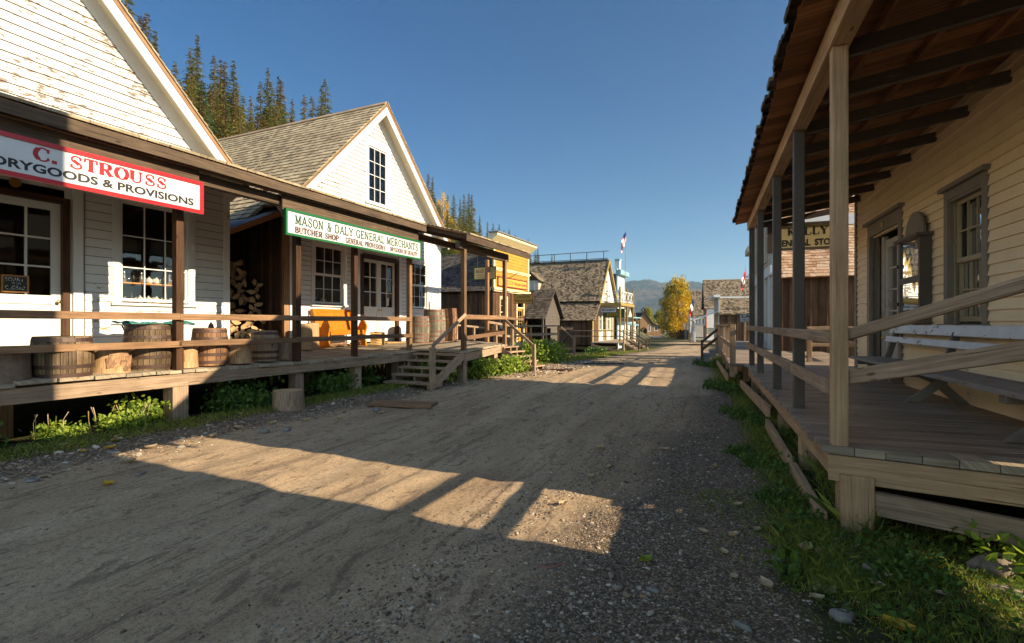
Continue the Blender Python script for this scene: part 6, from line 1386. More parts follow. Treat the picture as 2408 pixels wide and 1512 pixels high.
for s_ in (1, 3): window(T, ms, s_+.05, s_+.85, -.8, 1.0, 2, 3, trim=.1, tm='pale')
T = Thing('white_storehouse', 'low white fronted storehouse with shingled side roof and sloping white porch awning', 'building', F3, (0, 3, -.9)); ms = mapX(0, -1)
mb = MB(T); clap(mb, ms, 0, 6, -.6, 4.4, .18, [(1, 2.2, -.2, 1.7), (3, 4, -.6, 1.7)]); backing(mb, ms, 0, 6, -.8, 4.4, [(1, 2.2, -.2, 1.7), (3, 4, -.6, 1.7)]); mb.build('front_wall', MT['pale'])
mb = MB(T); mb.mbox(ms, 0, .14, -.6, 4.4, -.0, .04); mb.mbox(ms, -.2, 6.2, 4.25, 4.5, -.1, .55); mb.box(.1, 9, -.05, .05, 4.15, 4.3); mb.build('trim', MT['white'])
mb = MB(T); vboards(mb, mapY(0, -1), .02, 9, -.8, 2.5, .3, True); mb.box(.05, 9, 5.9, 6, -.8, 2.6); mb.box(8.9, 9, .1, 5.9, -.8, 2.6); mb.build('side_wall', MT['darkboard'])
vv = Vector((0, 2.2, 1.75)); lv = vv.length; vv.normalize(); mb = MB(T); slab(mb, (.05, -.25, 2.42), (1, 0, 0), 9, vv, lv, -.06, 0); shingles(mb, (.05, -.25, 2.42), (1, 0, 0), 9, vv, lv, .19, .12, .28, .04); mb.build('side_roof', MT['sh_brown'])
mb = MB(T); slab(mb, (-2.6, .3, 1.75), (0, 1, 0), 5.4, Vector((2.6, 0, .95)).normalized(), 2.75, 0, .1); mb.build('awning', MT['white'])
for s_ in (.4, 1.9, 3.8, 5.6): mb = MB(T); mb.box(-2.45, -2.33, s_-.05, s_+.05, -.6, 1.75); mb.build('post', MT['white'])
mb = MB(T); mb.box(-2.9, -.03, -.5, 6, -.6, -.5); mb.build('deck', MT['deck']); mb = MB(T)
for h_ in (.4, .05): mb.beam((-2.8, -.5, h_), (-2.8, 6, h_), .05, .06)
for s_ in (-.5, 1, 2.5, 4.2, 6): mb.box(-2.85, -2.77, s_-.04, s_+.04, -.6, .42)
mb.build('railing', MT['greywood'])
window(T, ms, 1.05, 2.15, -.15, 1.65, 2, 3, trim=.1, tm='pale')
T = Thing('small_green_sign', 'small green hanging sign under the white storehouse awning', 'sign', F3, (-1, -.6, .5)); my = mapY(-.6, -1); sign(T, my, -1.3, -.1, .35, 1.0, .04, .04, 'dkgreen', 'pale'); mb = MB(T)
for k in range(4): mb.mbox(my, -1.1, -.3, .45+k*.13, .5+k*.13, .04, .045)
mb.build('lettering', MT['dkgreen'])
house('shingled_house', 'grey shingled house end showing behind the balcony house', Frame(F3.y, 33.5, 94), 0, 0, 7, 8, -1.5, 2.6, 7.6, wall='pale', sg=-1, gable_front=True, over=.3, e=.25)
house('far_cottage', 'small far cottage with rusty roof left of the balcony house', Frame(F3.y, 36.5, 108), 0, 0, 4, 4, -1.9, .3, 1.5, sg=-1, over=.3, roof='sh_brown', e=.3)
house('far_cottage', 'low dark hut behind the board fence near the yellow tree', W, 41, 128, 132, 5, -2.2, .2, 1.4, wall='darkboard', sg=-1, roof='sh_dark')
# hidden sheds and trees behind the right row throw the shadow bars on the street beyond
house('rear_shed', 'low shed standing behind the general store', R, 7.5, 35.5, 36.6, 4, -.6, 2.3, 2.9, wall='darkboard', sg=-1, win=False, roof='sh_dark', e=.3)
house('rear_shed', 'narrow shed between the pale false front and the white storehouse', R, 7.5, 41, 42.2, 4, -.7, 2.4, 3.0, wall='darkboard', sg=-1, win=False, roof='sh_dark', e=.3)
T = Thing('board_fence', 'dark board fence along the far right of the street', 'fence', W, (37, 112, -2)); mb = MB(T)
for k in range(40): mb.box(36.4+k*.02, 36.5+k*.02, 96+k*.5, 96.45+k*.5, -2.2, .0+.2*math.sin(k))
mb.build('boards', MT['darkboard'])
# flags
def flag(name, lab, F, x, y, z0, z1, fl, lean=0, r=.04, fx=-.4):
    T = Thing(name, lab, 'flagpole', W, (x, y, z0)); mb = MB(T); mb.tube([(x+lean*k/6, y, z0+(z1-z0)*k/6) for k in range(7)], [r*(1-.5*k/6) for k in range(7)], 8); mb.build('pole', MT['greywood'])
    mb = MB(T); nU, nV = 14, 18; wd, ht, top = fl['w'], fl['h'], z1-.25
    def P(i, j):
        a = i/nU; b = j/nV; sag = a*wd*.36
        return (x+lean*.98+fx*wd*a*(1-.25*b)+.035*math.sin(a*14+b*3)*wd, y-.02-.10*wd*math.sin(a*9+b*4)*a-.05, top-ht*b-a*wd*.95)
    for i in range(nU):
        for j in range(nV):
            mb.face([P(i, j), P(i+1, j), P(i+1, j+1), P(i, j+1)], None, .5, fl['m'](i/nU, j/nV))
    mb.build('flag', [MT['flagred'], MT['flagwhite'], MT['flagblue']], smooth=True)
flag('flagpole', 'tall pole with limp red and white striped flag beside the ochre hotel', L, 9.1, 41.5, -.7, 9.25, dict(w=1.05, h=.9, m=lambda a, b: 2 if (a < .42 and b < .5) else (0 if int(b*11) % 2 == 0 else 1)), lean=.12, fx=-.42)
flag('flagpole', 'pole with limp red and white maple coloured flag near the photographer sign', R, 20.0, 44, -.2, 6.4, dict(w=1.2, h=.75, m=lambda a, b: 0 if (a < .27 or a > .73) else (0 if abs(a-.5) < .1 and abs(b-.5) < .25 else 1)), lean=.05, fx=-.35)
flag('flagpole', 'white pole with limp blue white and red flag by the balcony house', F3, 25.6, 72, -1.2, 5.3, dict(w=1.6, h=1.1, m=lambda a, b: 2 if a < .33 else (1 if a < .66 else 0)), lean=-.05, r=.08, fx=-.4)
T = Thing('sign_post', 'thin pole with crossbar and small hanging sign on the far right of the street', 'sign post', W, (33.3, 98, -1.7)); mb = MB(T); mb.tube([(33.3, 98, -1.8), (33.3, 98, 1.3)], .09, 6); mb.tube([(33.3, 98, 1.2), (37, 98, 1.1)], .05, 5); mb.build('pole', MT['greywood'])
# canvas tents and two distant walkers
for i, (x, y, m_, lb) in enumerate(((52.5, 190, 'redtent', 'red canvas tent far down the street'), (57, 192, 'whitetent', 'white canvas tent far down the street right of the red tent'), (59, 165, 'whitetent', 'small white peaked stall roof near the yellow tree'))):
    T = Thing('tent', lb, 'tent', W, (x, y, -3.4)); mb = MB(T); h0 = g0(x, y)-.1; w2, ht = 2.2, 2.6
    mb.box(x-w2, x+w2, y, y+4, h0, h0+1.5)
    for q in ((-1, -1), (1, -1), (1, 1), (-1, 1)): pass
    c = (x, y+2, h0+ht+.5); K = [(x-w2-.2, y-.2, h0+1.55), (x+w2+.2, y-.2, h0+1.55), (x+w2+.2, y+4.2, h0+1.55), (x-w2-.2, y+4.2, h0+1.55)]
    for k in range(4): mb.face([K[k], K[(k+1) % 4], c])
    mb.build('canvas', MT[m_])
def person(x, y, z, rz, stride, lab, top, bot, h=1.72):
    T = Thing('person', lab, 'person', W, (x, y, z))
    J = [(0, 0, .93), (0, 0, 1.15), (0, 0, 1.42), (0, 0, 1.52), (0, .01, 1.62), (0, .01, 1.70), (-.19, 0, 1.40), (-.24, -.06, 1.12), (-.22, -.16, .90), (.19, 0, 1.40), (.24, .06, 1.12), (.22, .14, .90), (-.1, 0, .88), (-.1, stride, .48), (-.1, stride*.9, .06), (-.1, stride*.9-.13, .03), (.1, 0, .88), (.1, -stride, .48), (.1, -stride*1.4, .06), (.1, -stride*1.4-.13, .03)]
    E_ = [(0, 1), (1, 2), (2, 3), (3, 4), (4, 5), (2, 6), (6, 7), (7, 8), (2, 9), (9, 10), (10, 11), (0, 12), (12, 13), (13, 14), (14, 15), (0, 16), (16, 17), (17, 18), (18, 19)]
    rr = [.15, .14, .15, .055, .10, .08, .06, .045, .035, .06, .045, .035, .09, .06, .045, .035, .09, .06, .045, .035]
    me = bpy.data.meshes.new('body'); me.from_pydata([(a*math.cos(rz)-b*math.sin(rz), a*math.sin(rz)+b*math.cos(rz), c) for a, b, c in J], E_, []); ob = bpy.data.objects.new('body', me); col.objects.link(ob); ob.parent = T.e
    md = ob.modifiers.new('s', 'SKIN')
    for i, sv in enumerate(me.skin_vertices[0].data): sv.radius = (rr[i], rr[i]*.75); sv.use_root = i == 0
    ob.modifiers.new('u', 'SUBSURF').levels = 1; ob.modifiers['u'].render_levels = 1; me.materials.append(MT[bot])
    mb = MB(T); mb.lathe([(.0, 0), (.17, .0), (.19, .3), (.2, .5), (.1, .58), (0, .6)], (x, y, z+.9), 10); mb.build('jacket', MT[top], smooth=True)
    mb = MB(T); mb.lathe([(0, -.02), (.085, .0), (.1, .08), (.07, .15), (0, .17)], (x, y+.01, z+1.63), 10); mb.build('hair', MT['darkbeam'], smooth=True)
zz = gh(57.5, 185); person(57.0, 185, zz, .3, .16, 'person in light top walking far down the street', 'clothw', 'cloth'); person(59.2, 186, gh(59.2, 186), -.2, .12, 'person in dark jacket walking far down the street', 'cloth', 'clothw')
# ================================================================ BARRELS, STUMPS, BENCH AND OTHER THINGS ON THE PORCH
def barrel(lab, s, t, h, rad, ht, m='barrelwood', hm='hoop', bul=.86, nh=3, lid=True, bung=False, grp=None, tilt=0):
    T = Thing('barrel', lab, 'barrel', L, (t, s, h), grp); mb = MB(T); n = 26; z0 = h
    prof = [(rad*(bul+(1-bul)*math.sin(math.pi*(.12+.76*k/12))**1.2), ht*k/12) for k in range(13)]
    for i in range(n):      # staves, each with its own tone
        a0, a1 = 2*math.pi*(i+.04)/n, 2*math.pi*(i+.96)/n; r = random.random(); o = random.random()*20; j = random.uniform(-.004, .004)
        for k in range(12):
            P = []
            for (q, kk) in ((a0, k), (a1, k), (a1, k+1), (a0, k+1)): P.append((t+(prof[kk][0]+j)*math.cos(q), s+(prof[kk][0]+j)*math.sin(q), z0+prof[kk][1]))
            mb.face(P, [(o+prof[k][1], 0), (o+prof[k][1], .07), (o+prof[k+1][1], .07), (o+prof[k+1][1], 0)], r)
    mb.lathe([(prof[0][0]-.006, 0), (prof[6][0]-.010, ht/2), (prof[12][0]-.008, ht), (prof[12][0]-.03, ht), (prof[12][0]-.03, ht-.03), (0, ht-.03)], (t, s, z0), 26, r=.2)
    mb.build('staves', MT[m], smooth=False)
    zs = {2: (.16, .84), 3: (.10, .30, .72, .92), 4: (.05, .2, .34, .66, .8, .95)}[nh]
    for f in zs:
        k = f*12; k0 = int(k); rr = prof[k0][0]*(1-(k-k0))+prof[min(k0+1, 12)][0]*(k-k0); sl = (prof[min(k0+1, 12)][0]-prof[k0][0])/(ht/12); wv = .021*(1.15 if nh < 4 else .95)
        mb = MB(T); mb.lathe([(rr+.001-sl*wv, -wv), (rr+.007-sl*wv, -wv), (rr+.007+sl*wv, wv), (rr+.001+sl*wv, wv)], (t, s, z0+f*ht), 30); mb.build('hoop', MT[hm])
    if bung:
        mb = MB(T); mb.lathe([(0, .012), (.022, .012), (.022, -.02)], (t+rad-.012, s-.02, z0+ht*.55), 10, axis='x'); mb.build('bung_hole', MT['black'])
    return T
def stump(lab, s, t, h, rad, ht, F=L, m='bark', grp=None, patch=False, lean=0):
    T = Thing('log_stump', lab, 'log stump', F, (t, s, h), grp); mb = MB(T)
    n = 20; prof = [(rad*1.04, 0), (rad*1.0, ht*.25), (rad*.98, ht*.6), (rad*.97, ht-.008), (rad*.94, ht)]
    mb.lathe(prof, (t, s, h), n, jit=.05, r=.5); mb.build('log', MT[m], smooth=True)
    mb = MB(T); mb.disc((t, s, h+ht), rad*.96, n); mb.build('cut_face', MT['endgrain'])
    if patch:
        mb = MB(T)
        for k in range(46):
            a = random.uniform(-.75, .9); z = random.uniform(.12, .9)*ht; q = rad*1.0+.006; w_ = random.uniform(.02, .05)
            if abs(a)+abs(z/ht-.5)*1.3 > 1.15: continue
            mb.face([(t+(q+random.uniform(0, .012))*math.cos(a+x), s+(q+random.uniform(0, .01))*math.sin(a+x), h+z+y) for x, y in ((-w_/rad, -w_), (w_/rad, -w_*.8), (w_/rad*.8, w_), (-w_/rad, w_*.7))])
        mb.build('bark_patch', MT['patch'])
    return T
MT['patch'] = plain('loose_red_bark', (.30, .17, .09), .9, .4, nz=.5, scale=20, bst=1)
wl = wood('peeled_log_side', (.30, .18, .09), (.58, .38, .20), .2, blot=.3); MT['peeled'] = wl
stump('dark barked stump at the left edge of the deck', 3.06, -8.12, .78, .22, .44)
barrel('squat wide barrel nearest on the left deck', 3.62, -8.14, .78, .325, .55, nh=3)
stump('pale stump with a patch of bark between the two biggest near barrels', 4.2, -8.17, .79, .225, .40, m='peeled', patch=True)
barrel('tall blotched barrel just left of the nearest porch post', 4.75, -8.26, .79, .32, .70, nh=3)
stump('pale stump half hidden behind the nearest porch post', 5.2, -8.12, .8, .19, .40, m='peeled')
barrel('reddish oak barrel with small jug on top right of the nearest porch post', 5.68, -8.2, .8, .27, .62, nh=3, m='barrelred')
T = Thing('jug', 'small jug on top of the reddish oak barrel', 'jug', L, (-8.2, 5.7, 1.42)); mb = MB(T); mb.lathe([(0, 0), (.04, 0), (.045, .04), (.035, .08), (.02, .1), (.022, .12), (0, .12)], (-8.2, 5.7, 1.395), 12); mb.build('body', MT['hoop'], smooth=True)
stump('pale cracked stump between the reddish and the dark lidded barrels', 6.18, -8.14, .8, .2, .42, m='peeled')
barrel('small dark barrel with bung hole and black lid', 6.75, -8.2, .8, .245, .56, m='greywood', nh=3, bung=True)
stump('grey barked stump right of the small dark barrel', 7.25, -8.25, .8, .17, .38, m='greywood')
barrel('small barrel with a board on top behind the fourth porch post', 13.3, -9.3, .86, .31, .86, hm='hoopred', nh=4, m='barrelgrey')
barrel('biggest weathered barrel, in the middle of the far group', 14.2, -9.35, .87, .37, 1.08, hm='hoopred', nh=4, bung=True, m='barrelgrey')
barrel('slim weathered barrel on the right of the far group', 15.4, -9.55, .88, .31, 1.14, hm='hoopred', nh=4, m='barrelred')
stump('upright split log block left of the orange pew', 9.55, -9.9, .87, .15, .64, m='peeled'); stump('upright log block behind the second porch post', 9.15, -9.7, .87, .15, .62, m='peeled')
stump('short grey log block on the ground below the second porch post', 6.35, -7.15, gh(-3.85, 8.7)-.02, .25, .33, m='greywood')
# orange pew
T = Thing('church_pew', 'bright orange varnished wooden pew against the merchant wall under the window', 'bench', L, (-9.75, 10.5, .88))
pa, pb = 9.75, 11.1
mb = MB(T); mb.box(-9.95, -9.55, pa+.05, pb-.05, 1.28, 1.32); mb.build('seat', MT['orange'])
mb = MB(T); k = pa+.05
while k < pb-.06: mb.beam((-9.98, k+.065, 1.30), (-10.12, k+.065, 1.80), .128, .025, up=(1, 0, .2)); k += .131
mb.beam((-10.12, pa, 1.83), (-10.12, pb, 1.83), .05, .09); mb.build('backrest', MT['orange'])
for e_ in (pa, pb):
    mb = MB(T); P = [(-9.52, .88), (-10.02, .88), (-10.05, 1.2), (-10.17, 1.86), (-10.08, 1.86), (-9.98, 1.5), (-9.9, 1.40), (-9.8, 1.40), (-9.74, 1.52), (-9.66, 1.58), (-9.56, 1.55), (-9.5, 1.42), (-9.56, 1.2)]
    mb.prism([(p[0], e_-.025, p[1]) for p in P], (0, .05, 0)); mb.build('side_panel', MT['orange'])
mb = MB(T); mb.box(-9.57, -9.54, pa+.05, pb-.05, 1.2, 1.28); mb.build('front_rail', MT['orange'])
for k in range(9):
    T = Thing('split_board', 'rough split board lying under the orange pew', 'firewood', L, (0, 0, 0), 'split boards under the orange pew'); s_ = 9.95+k*.11+random.uniform(-.04, .04); mb = MB(T)
    mb.beam((-9.75+random.uniform(-.1, .1), s_-.2, .90+.03*(k % 3)), (-9.75+random.uniform(-.1, .1), s_+.25, .90+.03*(k % 3)+random.uniform(0, .05)), .1, .03); mb.build('board', MT['railwood'])
T = Thing('rope_coil', 'tall square coil of tan rope beside the double doors', 'rope', L, (-9.3, 11.3, .88)); mb = MB(T)
for k in range(8):
    z_ = .905+k*.043; q = .13; mb.tube([(-9.3-q, 11.3-q, z_), (-9.3+q, 11.3-q, z_+.01), (-9.3+q, 11.3+q, z_+.02), (-9.3-q, 11.3+q, z_+.03), (-9.3-q, 11.3-q, z_+.04)], .024, 7)
mb.build('coil', MT['rope'], smooth=True)
T = Thing('door_mat', 'tan mat in front of the double doors', 'mat', L, (-9.9, 12.6, .9)); mb = MB(T); mb.box(-10.2, -9.6, 12.1, 13.1, .905, .925); mb.build('mat', MT['rope'])
# table with teal shawl
T = Thing('iron_table', 'small iron garden table with curved legs behind the tall blotched barrel', 'table', L, (-9.5, 5.6, .85)); mb = MB(T); mb.box(-9.75, -9.3, 5.0, 6.15, 1.46, 1.49); mb.build('table_top', MT['white'])
for (a, b_) in ((5.15, 1), (5.95, -1)):
    for tt in (-9.7, -9.38): mb = MB(T); mb.tube([(tt, a, 1.46), (tt, a+b_*.08, 1.25), (tt, a+b_*.02, 1.05), (tt, a-b_*.1, .86)], .014, 6); mb.build('leg', MT['iron'])
def cloth(mb):
    nu, nv = 26, 10
    def P(i, j):
        u_, v_ = i/nu, j/nv; s_ = 4.96+u_*1.2; t_ = -9.78+v_*.52; z = 1.505+.022*math.sin(u_*23+v_*4)*math.sin(v_*5+1)+.02*(math.sin(u_*9) > .4)
        if u_ < .2: z -= .0; 
        if v_ > .86: z -= (v_-.86)*.9*(1.0 if u_ < .3 else .3)
        return (t_, s_, z)
    for i in range(nu):
        for j in range(nv): mb.face([P(i, j), P(i+1, j), P(i+1, j+1), P(i, j+1)])
    for i in range(26): a = P(i*.25, nv); mb.tube([a, (a[0]+.01, a[1], a[2]-.06)], .004, 3)
single('teal_shawl', 'teal patterned shawl with fringe draped over the iron table', 'shawl', L, (-9.5, 5.6, 1.5), MT['teal'], cloth, smooth=True)
# flat boards on the ground
def gboard(lab, x0, y0, x1, y1, wd, n, m='railwood'):
    def f(mb):
        d = Vector((x1-x0, y1-y0, 0)).normalized(); s_ = Vector((-d.y, d.x, 0))
        for k in range(n):
            o = s_*(k*wd*1.03); a = Vector((x0, y0, 0))+o; b_ = Vector((x1, y1, 0))+o; j = random.uniform(-.06, .06)
            mb.beam((a.x, a.y, gh(a.x, a.y)+.03), (b_.x+j*d.x, b_.y+j*d.y, gh(b_.x, b_.y)+.03), wd, .03)
    c = ((x0+x1)/2, (y0+y1)/2, gh((x0+x1)/2, (y0+y1)/2)); single('ground_board', lab, 'boards', W, c, MT[m], f)
gboard('flat weathered boards lying at the foot of the porch steps', -2.6, 9.25, -1.45, 9.05, .12, 4); gboard('long flat boards on the gravel in front of the yellow fronted shop', .3, 16.6, 1.9, 16.4, .2, 2, 'postwood'); gboard('plank lying on the ground at the foot of the hotel steps', 8.8, 32.8, 11.2, 32.6, .2, 2, 'deck')
gboard('short plank lying beyond the boards in front of the yellow shop', 2.8, 20.4, 4.4, 20.3, .22, 1, 'postwood')
# ================================================================ TREES
def spruce_mesh(name, slim, mats, seed, H=1.0, whorls=34, brown=False):
    rng = np.random.default_rng(seed); C, Dv, Uv, ln, wd, rn, mi = [], [], [], [], [], [], []
    for k in range(whorls):
        z0_ = .05+.93*k/whorls
        nb = int(13-5*z0_)
        for b in range(nb):
            z = z0_+rng.uniform(-.6, .6)/whorls; r = slim*(1-z)**1.0*(1+.18*math.sin(z*38+seed)+.12*math.sin(z*17+seed*2))*rng.uniform(.8, 1.1)+.004
            if rng.random() < .06: continue
            a = rng.uniform(0, 6.28); rb = r*rng.uniform(.7, 1.12); br = np.array([math.cos(a), math.sin(a), 0]); side = np.array([-math.sin(a), math.cos(a), 0])
            tone = rng.random(); ns = 6+int(rb*105)
            for q in range(ns):
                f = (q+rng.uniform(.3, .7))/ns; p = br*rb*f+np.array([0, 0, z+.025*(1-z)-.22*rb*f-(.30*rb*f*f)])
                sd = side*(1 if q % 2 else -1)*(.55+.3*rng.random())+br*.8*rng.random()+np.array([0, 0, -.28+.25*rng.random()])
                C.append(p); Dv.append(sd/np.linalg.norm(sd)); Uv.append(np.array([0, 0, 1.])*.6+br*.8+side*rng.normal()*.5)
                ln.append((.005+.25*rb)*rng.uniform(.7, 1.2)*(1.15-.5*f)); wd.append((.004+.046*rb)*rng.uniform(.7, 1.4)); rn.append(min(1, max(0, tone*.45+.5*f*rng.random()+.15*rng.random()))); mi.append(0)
    C, Dv, Uv, ln, wd = map(np.array, (C, Dv, Uv, ln, wd)); Uv = unit(Uv)
    v, f = quads(C, Dv, Uv, ln, wd); mi = np.array(mi)
    if brown: mi[(C[:, 2] > .82) & (rng.random(len(C)) < .45)] = 1
    return v*H, f, np.array(rn), mi
SPM = []
for i, (slim, a, b_) in enumerate(((.17, 'spruce', 0), (.15, 'spruce2', 1), (.19, 'spruceb', 0), (.13, 'spruce2', 0), (.16, 'spruce', 1), (.12, 'spruce', 0), (.18, 'spruce2', 0))):
    v, f, r_, mi = spruce_mesh('c', slim, None, 40+i, whorls=50+(i % 3)*5, brown=bool(b_))
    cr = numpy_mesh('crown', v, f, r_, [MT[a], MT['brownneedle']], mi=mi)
    T = Thing('spruce_tree', 'dark spruce tree standing on the wooded hillside behind the left row', 'tree', W, (0, 0, 0), 'spruces on the hillside')
    mb = MB(T); mb.tube([(0, 0, -.02), (0, 0, .3), (.003, 0, .7), (0, 0, .955)], [.011, .009, .005, .001], 6); mb.build('trunk', MT['darkbeam']); cr.parent = T.e; SPM.append(T.e)
sp_used = set()
def spruce(x, y, z, h, k=None, label=None, group=None, fat=1.0):
    k = random.randrange(7) if k is None else k
    e = SPM[k] if k not in sp_used else dup(SPM[k]); sp_used.add(k)
    e.location = (x, y, z); e.scale = (h*fat, h*fat, h); e.rotation_euler = (0, 0, random.uniform(0, 6.28))
    if label: e['label'] = label
    if group: e['group'] = group
SKY = [(-27.3,36.3,26.3),(-28.3,39.0,25.4),(-28.1,39.4,25.9),(-28.5,40.9,25.3),(-29.8,45.3,25.1),(-27.3,43.5,25.4),(-28.3,46.0,27.9),(-27.0,46.5,26.2),(-28.0,49.2,27.2),(-27.2,48.5,26.8),(-26.2,48.2,26.7),(-26.6,52.1,25.0),(-26.1,53.2,27.0),(-26.3,55.2,29.5),(-25.0,53.3,27.1),(-25.7,56.5,29.2),(-25.0,55.5,28.3),(-26.0,60.6,28.5),(-25.8,63.6,30.5),(-25.2,64.7,30.7),(-24.1,64.8,32.1),(-24.3,66.8,33.9),(-16.6,93.0,28.5),(-15.6,95.2,29.8),(-15.3,98.3,30.1),(-13.0,103.3,28.1),(-12.0,105.4,28.5),(-11.1,109.7,28.6),(-10.4,111.3,30.0),(-9.7,115.2,31.2),(-9.1,116.4,31.3),(-7.7,121.9,27.7),(-6.0,125.4,26.8),(-4.9,132.8,27.9),(-3.4,136.0,28.3),(-2.2,138.6,27.2),(-0.8,143.9,28.5),(0.9,147.6,27.5),(1.9,149.8,26.5),(5.0,159.0,28.3),(5.5,155.4,22.9),(7.4,164.1,25.3),(8.3,166.1,26.3),(10.5,170.9,22.8),(14.1,181.2,26.6)]
for i, (x, y, top) in enumerate(SKY):
    zb = float(hill_h(np.array([x]), np.array([y]))[0]); near = y < 60
    spruce(x, y, zb-.3, max(top-zb+.3, 6), k=[0, 4, 1, 5, 3, 0, 5][i % 7], fat=1.25 if near else 1.25)
    if near:
        for sg in (-1, 1, .3): cx_, cy_ = x+sg*random.uniform(1.3, 2.8), y+random.uniform(-2, 4); zb2 = float(hill_h(np.array([cx_]), np.array([cy_]))[0]); spruce(cx_, cy_, zb2-.3, (top-zb)*random.uniform(.66, .86), fat=1.2)
env = [(250, -200), (290, -60), (350, 60), (400, 165), (450, 130), (500, 160), (560, 170), (590, 240), (620, 215), (660, 215), (690, 262), (740, 275), (800, 300), (900, 330), (985, 440), (1020, 440), (1060, 480), (1100, 490), (1130, 540), (1200, 560), (1250, 606), (1300, 632)]
ex, ev = [p[0] for p in env], [p[1] for p in env]
nf = 0; tries = 0
rlx, rlv = [280, 513, 905, 1043, 1160, 1245, 1300], [0, 333, 237, 547, 552, 590, 622]
while nf < 150 and tries < 20000:
    tries += 1
    px = random.uniform(290, 700) if nf < 120 else random.uniform(985, 1300); tl = random.uniform(-58, -30) if nf < 120 else random.uniform(-68, -38)
    y = tl/((px-1204)/1204*L.c-L.s); x = (px-1204)/1204*y
    zb = float(hill_h(np.array([x]), np.array([y]))[0]); h = random.uniform(9, 16)
    top = zb+h; v_ = 760-(top-1.5)/y*1204; lim_ = float(np.interp(px, ex, ev))
    if v_ < lim_+8: h = (1.5+(760-lim_-random.uniform(8, 60))/1204*y)-zb
    if h < 5.0 or h > 17: continue
    vt = 760-(zb+h-1.5)/y*1204
    if vt > float(np.interp(px, rlx, rlv))-4: continue
    spruce(x, y, zb-.3, h, fat=random.uniform(1.1, 1.4)); nf += 1
# far wood behind the church
for k in range(18):
    x = random.uniform(40, 92); y = random.uniform(205, 275); spruce(x*y/200, y, g0(x, y)-.3, random.uniform(7, 13)*(y/235), label='dark spruce in the far wood at the end of the street', group='spruces in the far wood')
for x, y, h in ((47.5, 150, 8.5), (49.6, 152, 7.5), (51.2, 150, 6.8)): spruce(x, y, g0(x, y)-.2, h, k=0, fat=1.5, label='broad dark spruce left of the yellow tree', group='broad dark spruces by the yellow tree')
def leafy(name, lab, cat, x, y, z, h, rx, mats, n, ls, shape='oval', grp=None, seed=1, trunk=True, clumps=60):
    rng = np.random.default_rng(seed); T = Thing(name, lab, cat, W, (x, y, z), grp)
    zz = rng.uniform(.10, 1.0, clumps); prof = np.interp(zz, [0.08, .2, .4, .6, .8, .93, 1.0], [.5, .85, 1.0, .92, .62, .36, .10] if shape == 'oval' else [.4, .7, .8, .8, .6, .4, .1])
    a = rng.uniform(0, 6.28, clumps); rr = np.sqrt(rng.uniform(.15, 1, clumps))*prof*rx
    CC = np.stack([rr*np.cos(a), rr*np.sin(a), zz*h], 1); idx = rng.integers(0, clumps, n); P = CC[idx]+rng.normal(size=(n, 3))*np.array([rx*.15, rx*.15, h*.05])
    out = unit(np.stack([P[:, 0], P[:, 1], np.full(n, .2)], 1)); v, f = rleaves(P, ls, up=.0, out=out*.9); tone = rng.random(clumps)[idx]
    rn = np.clip(tone*.55+.45*rng.random(n), 0, 1); gy = (rng.random(n) < (.14+.30*(P[:, 2]/h > .72)+.25*(P[:, 0] < -rx*.4))).astype(int)
    o = numpy_mesh('crown', v, f, rn, [MT[m] for m in mats], mi=gy if len(mats) > 1 else None); o.parent = T.e
    mb = MB(T); mb.tube([(x, y, z-.2), (x, y, z+h*.3), (x+.05*rx, y, z+h*.9)], [h*.02, h*.015, h*.003], 7)
    for k in range(10): a_ = k*2.4; z_ = z+h*(.2+.06*k); mb.tube([(x, y, z_), (x+rx*.4*math.cos(a_), y+rx*.4*math.sin(a_), z_+h*.07), (x+rx*.7*math.cos(a_), y+rx*.7*math.sin(a_), z_+h*.13)], [h*.007, h*.004, h*.001], 5)
    mb.build('trunk', MT['bark']); return T
leafy('golden_tree', 'tall broad tree in golden autumn leaf at the end of the street', 'tree', 37.2, 115, -2.2, 13.3, 3.9, ['gold_leaf', 'goldgreen'], 15000, .33, seed=3, clumps=150)
leafy('yellow_green_tree', 'slender yellow green tree rising behind the church', 'tree', 44.5, 168, -3.4, 9.5, 2.0, ['goldgreen'], 2200, .5, seed=5); leafy('yellow_green_tree', 'shorter yellow green tree just right of the one behind the church', 'tree', 48.5, 170, -3.4, 8.2, 1.8, ['goldgreen'], 2000, .5, seed=6)
for i, (x, y, top, hh, lb) in enumerate(((-13.6, 100, 26.5, 9, 'golden aspen on the hill right of the white merchant gable'), (-12.0, 104, 22, 7, 'lower golden aspen among the hillside spruces'), (-6.2, 122, 21.5, 9, 'yellow green aspen above the yellow false front'))):
    zb = top-hh; leafy('aspen_tree', lb, 'tree', x, y, zb, hh, 1.5, ['gold_leaf' if i != 2 else 'goldgreen'], 4200, .2, seed=20+i, clumps=40)
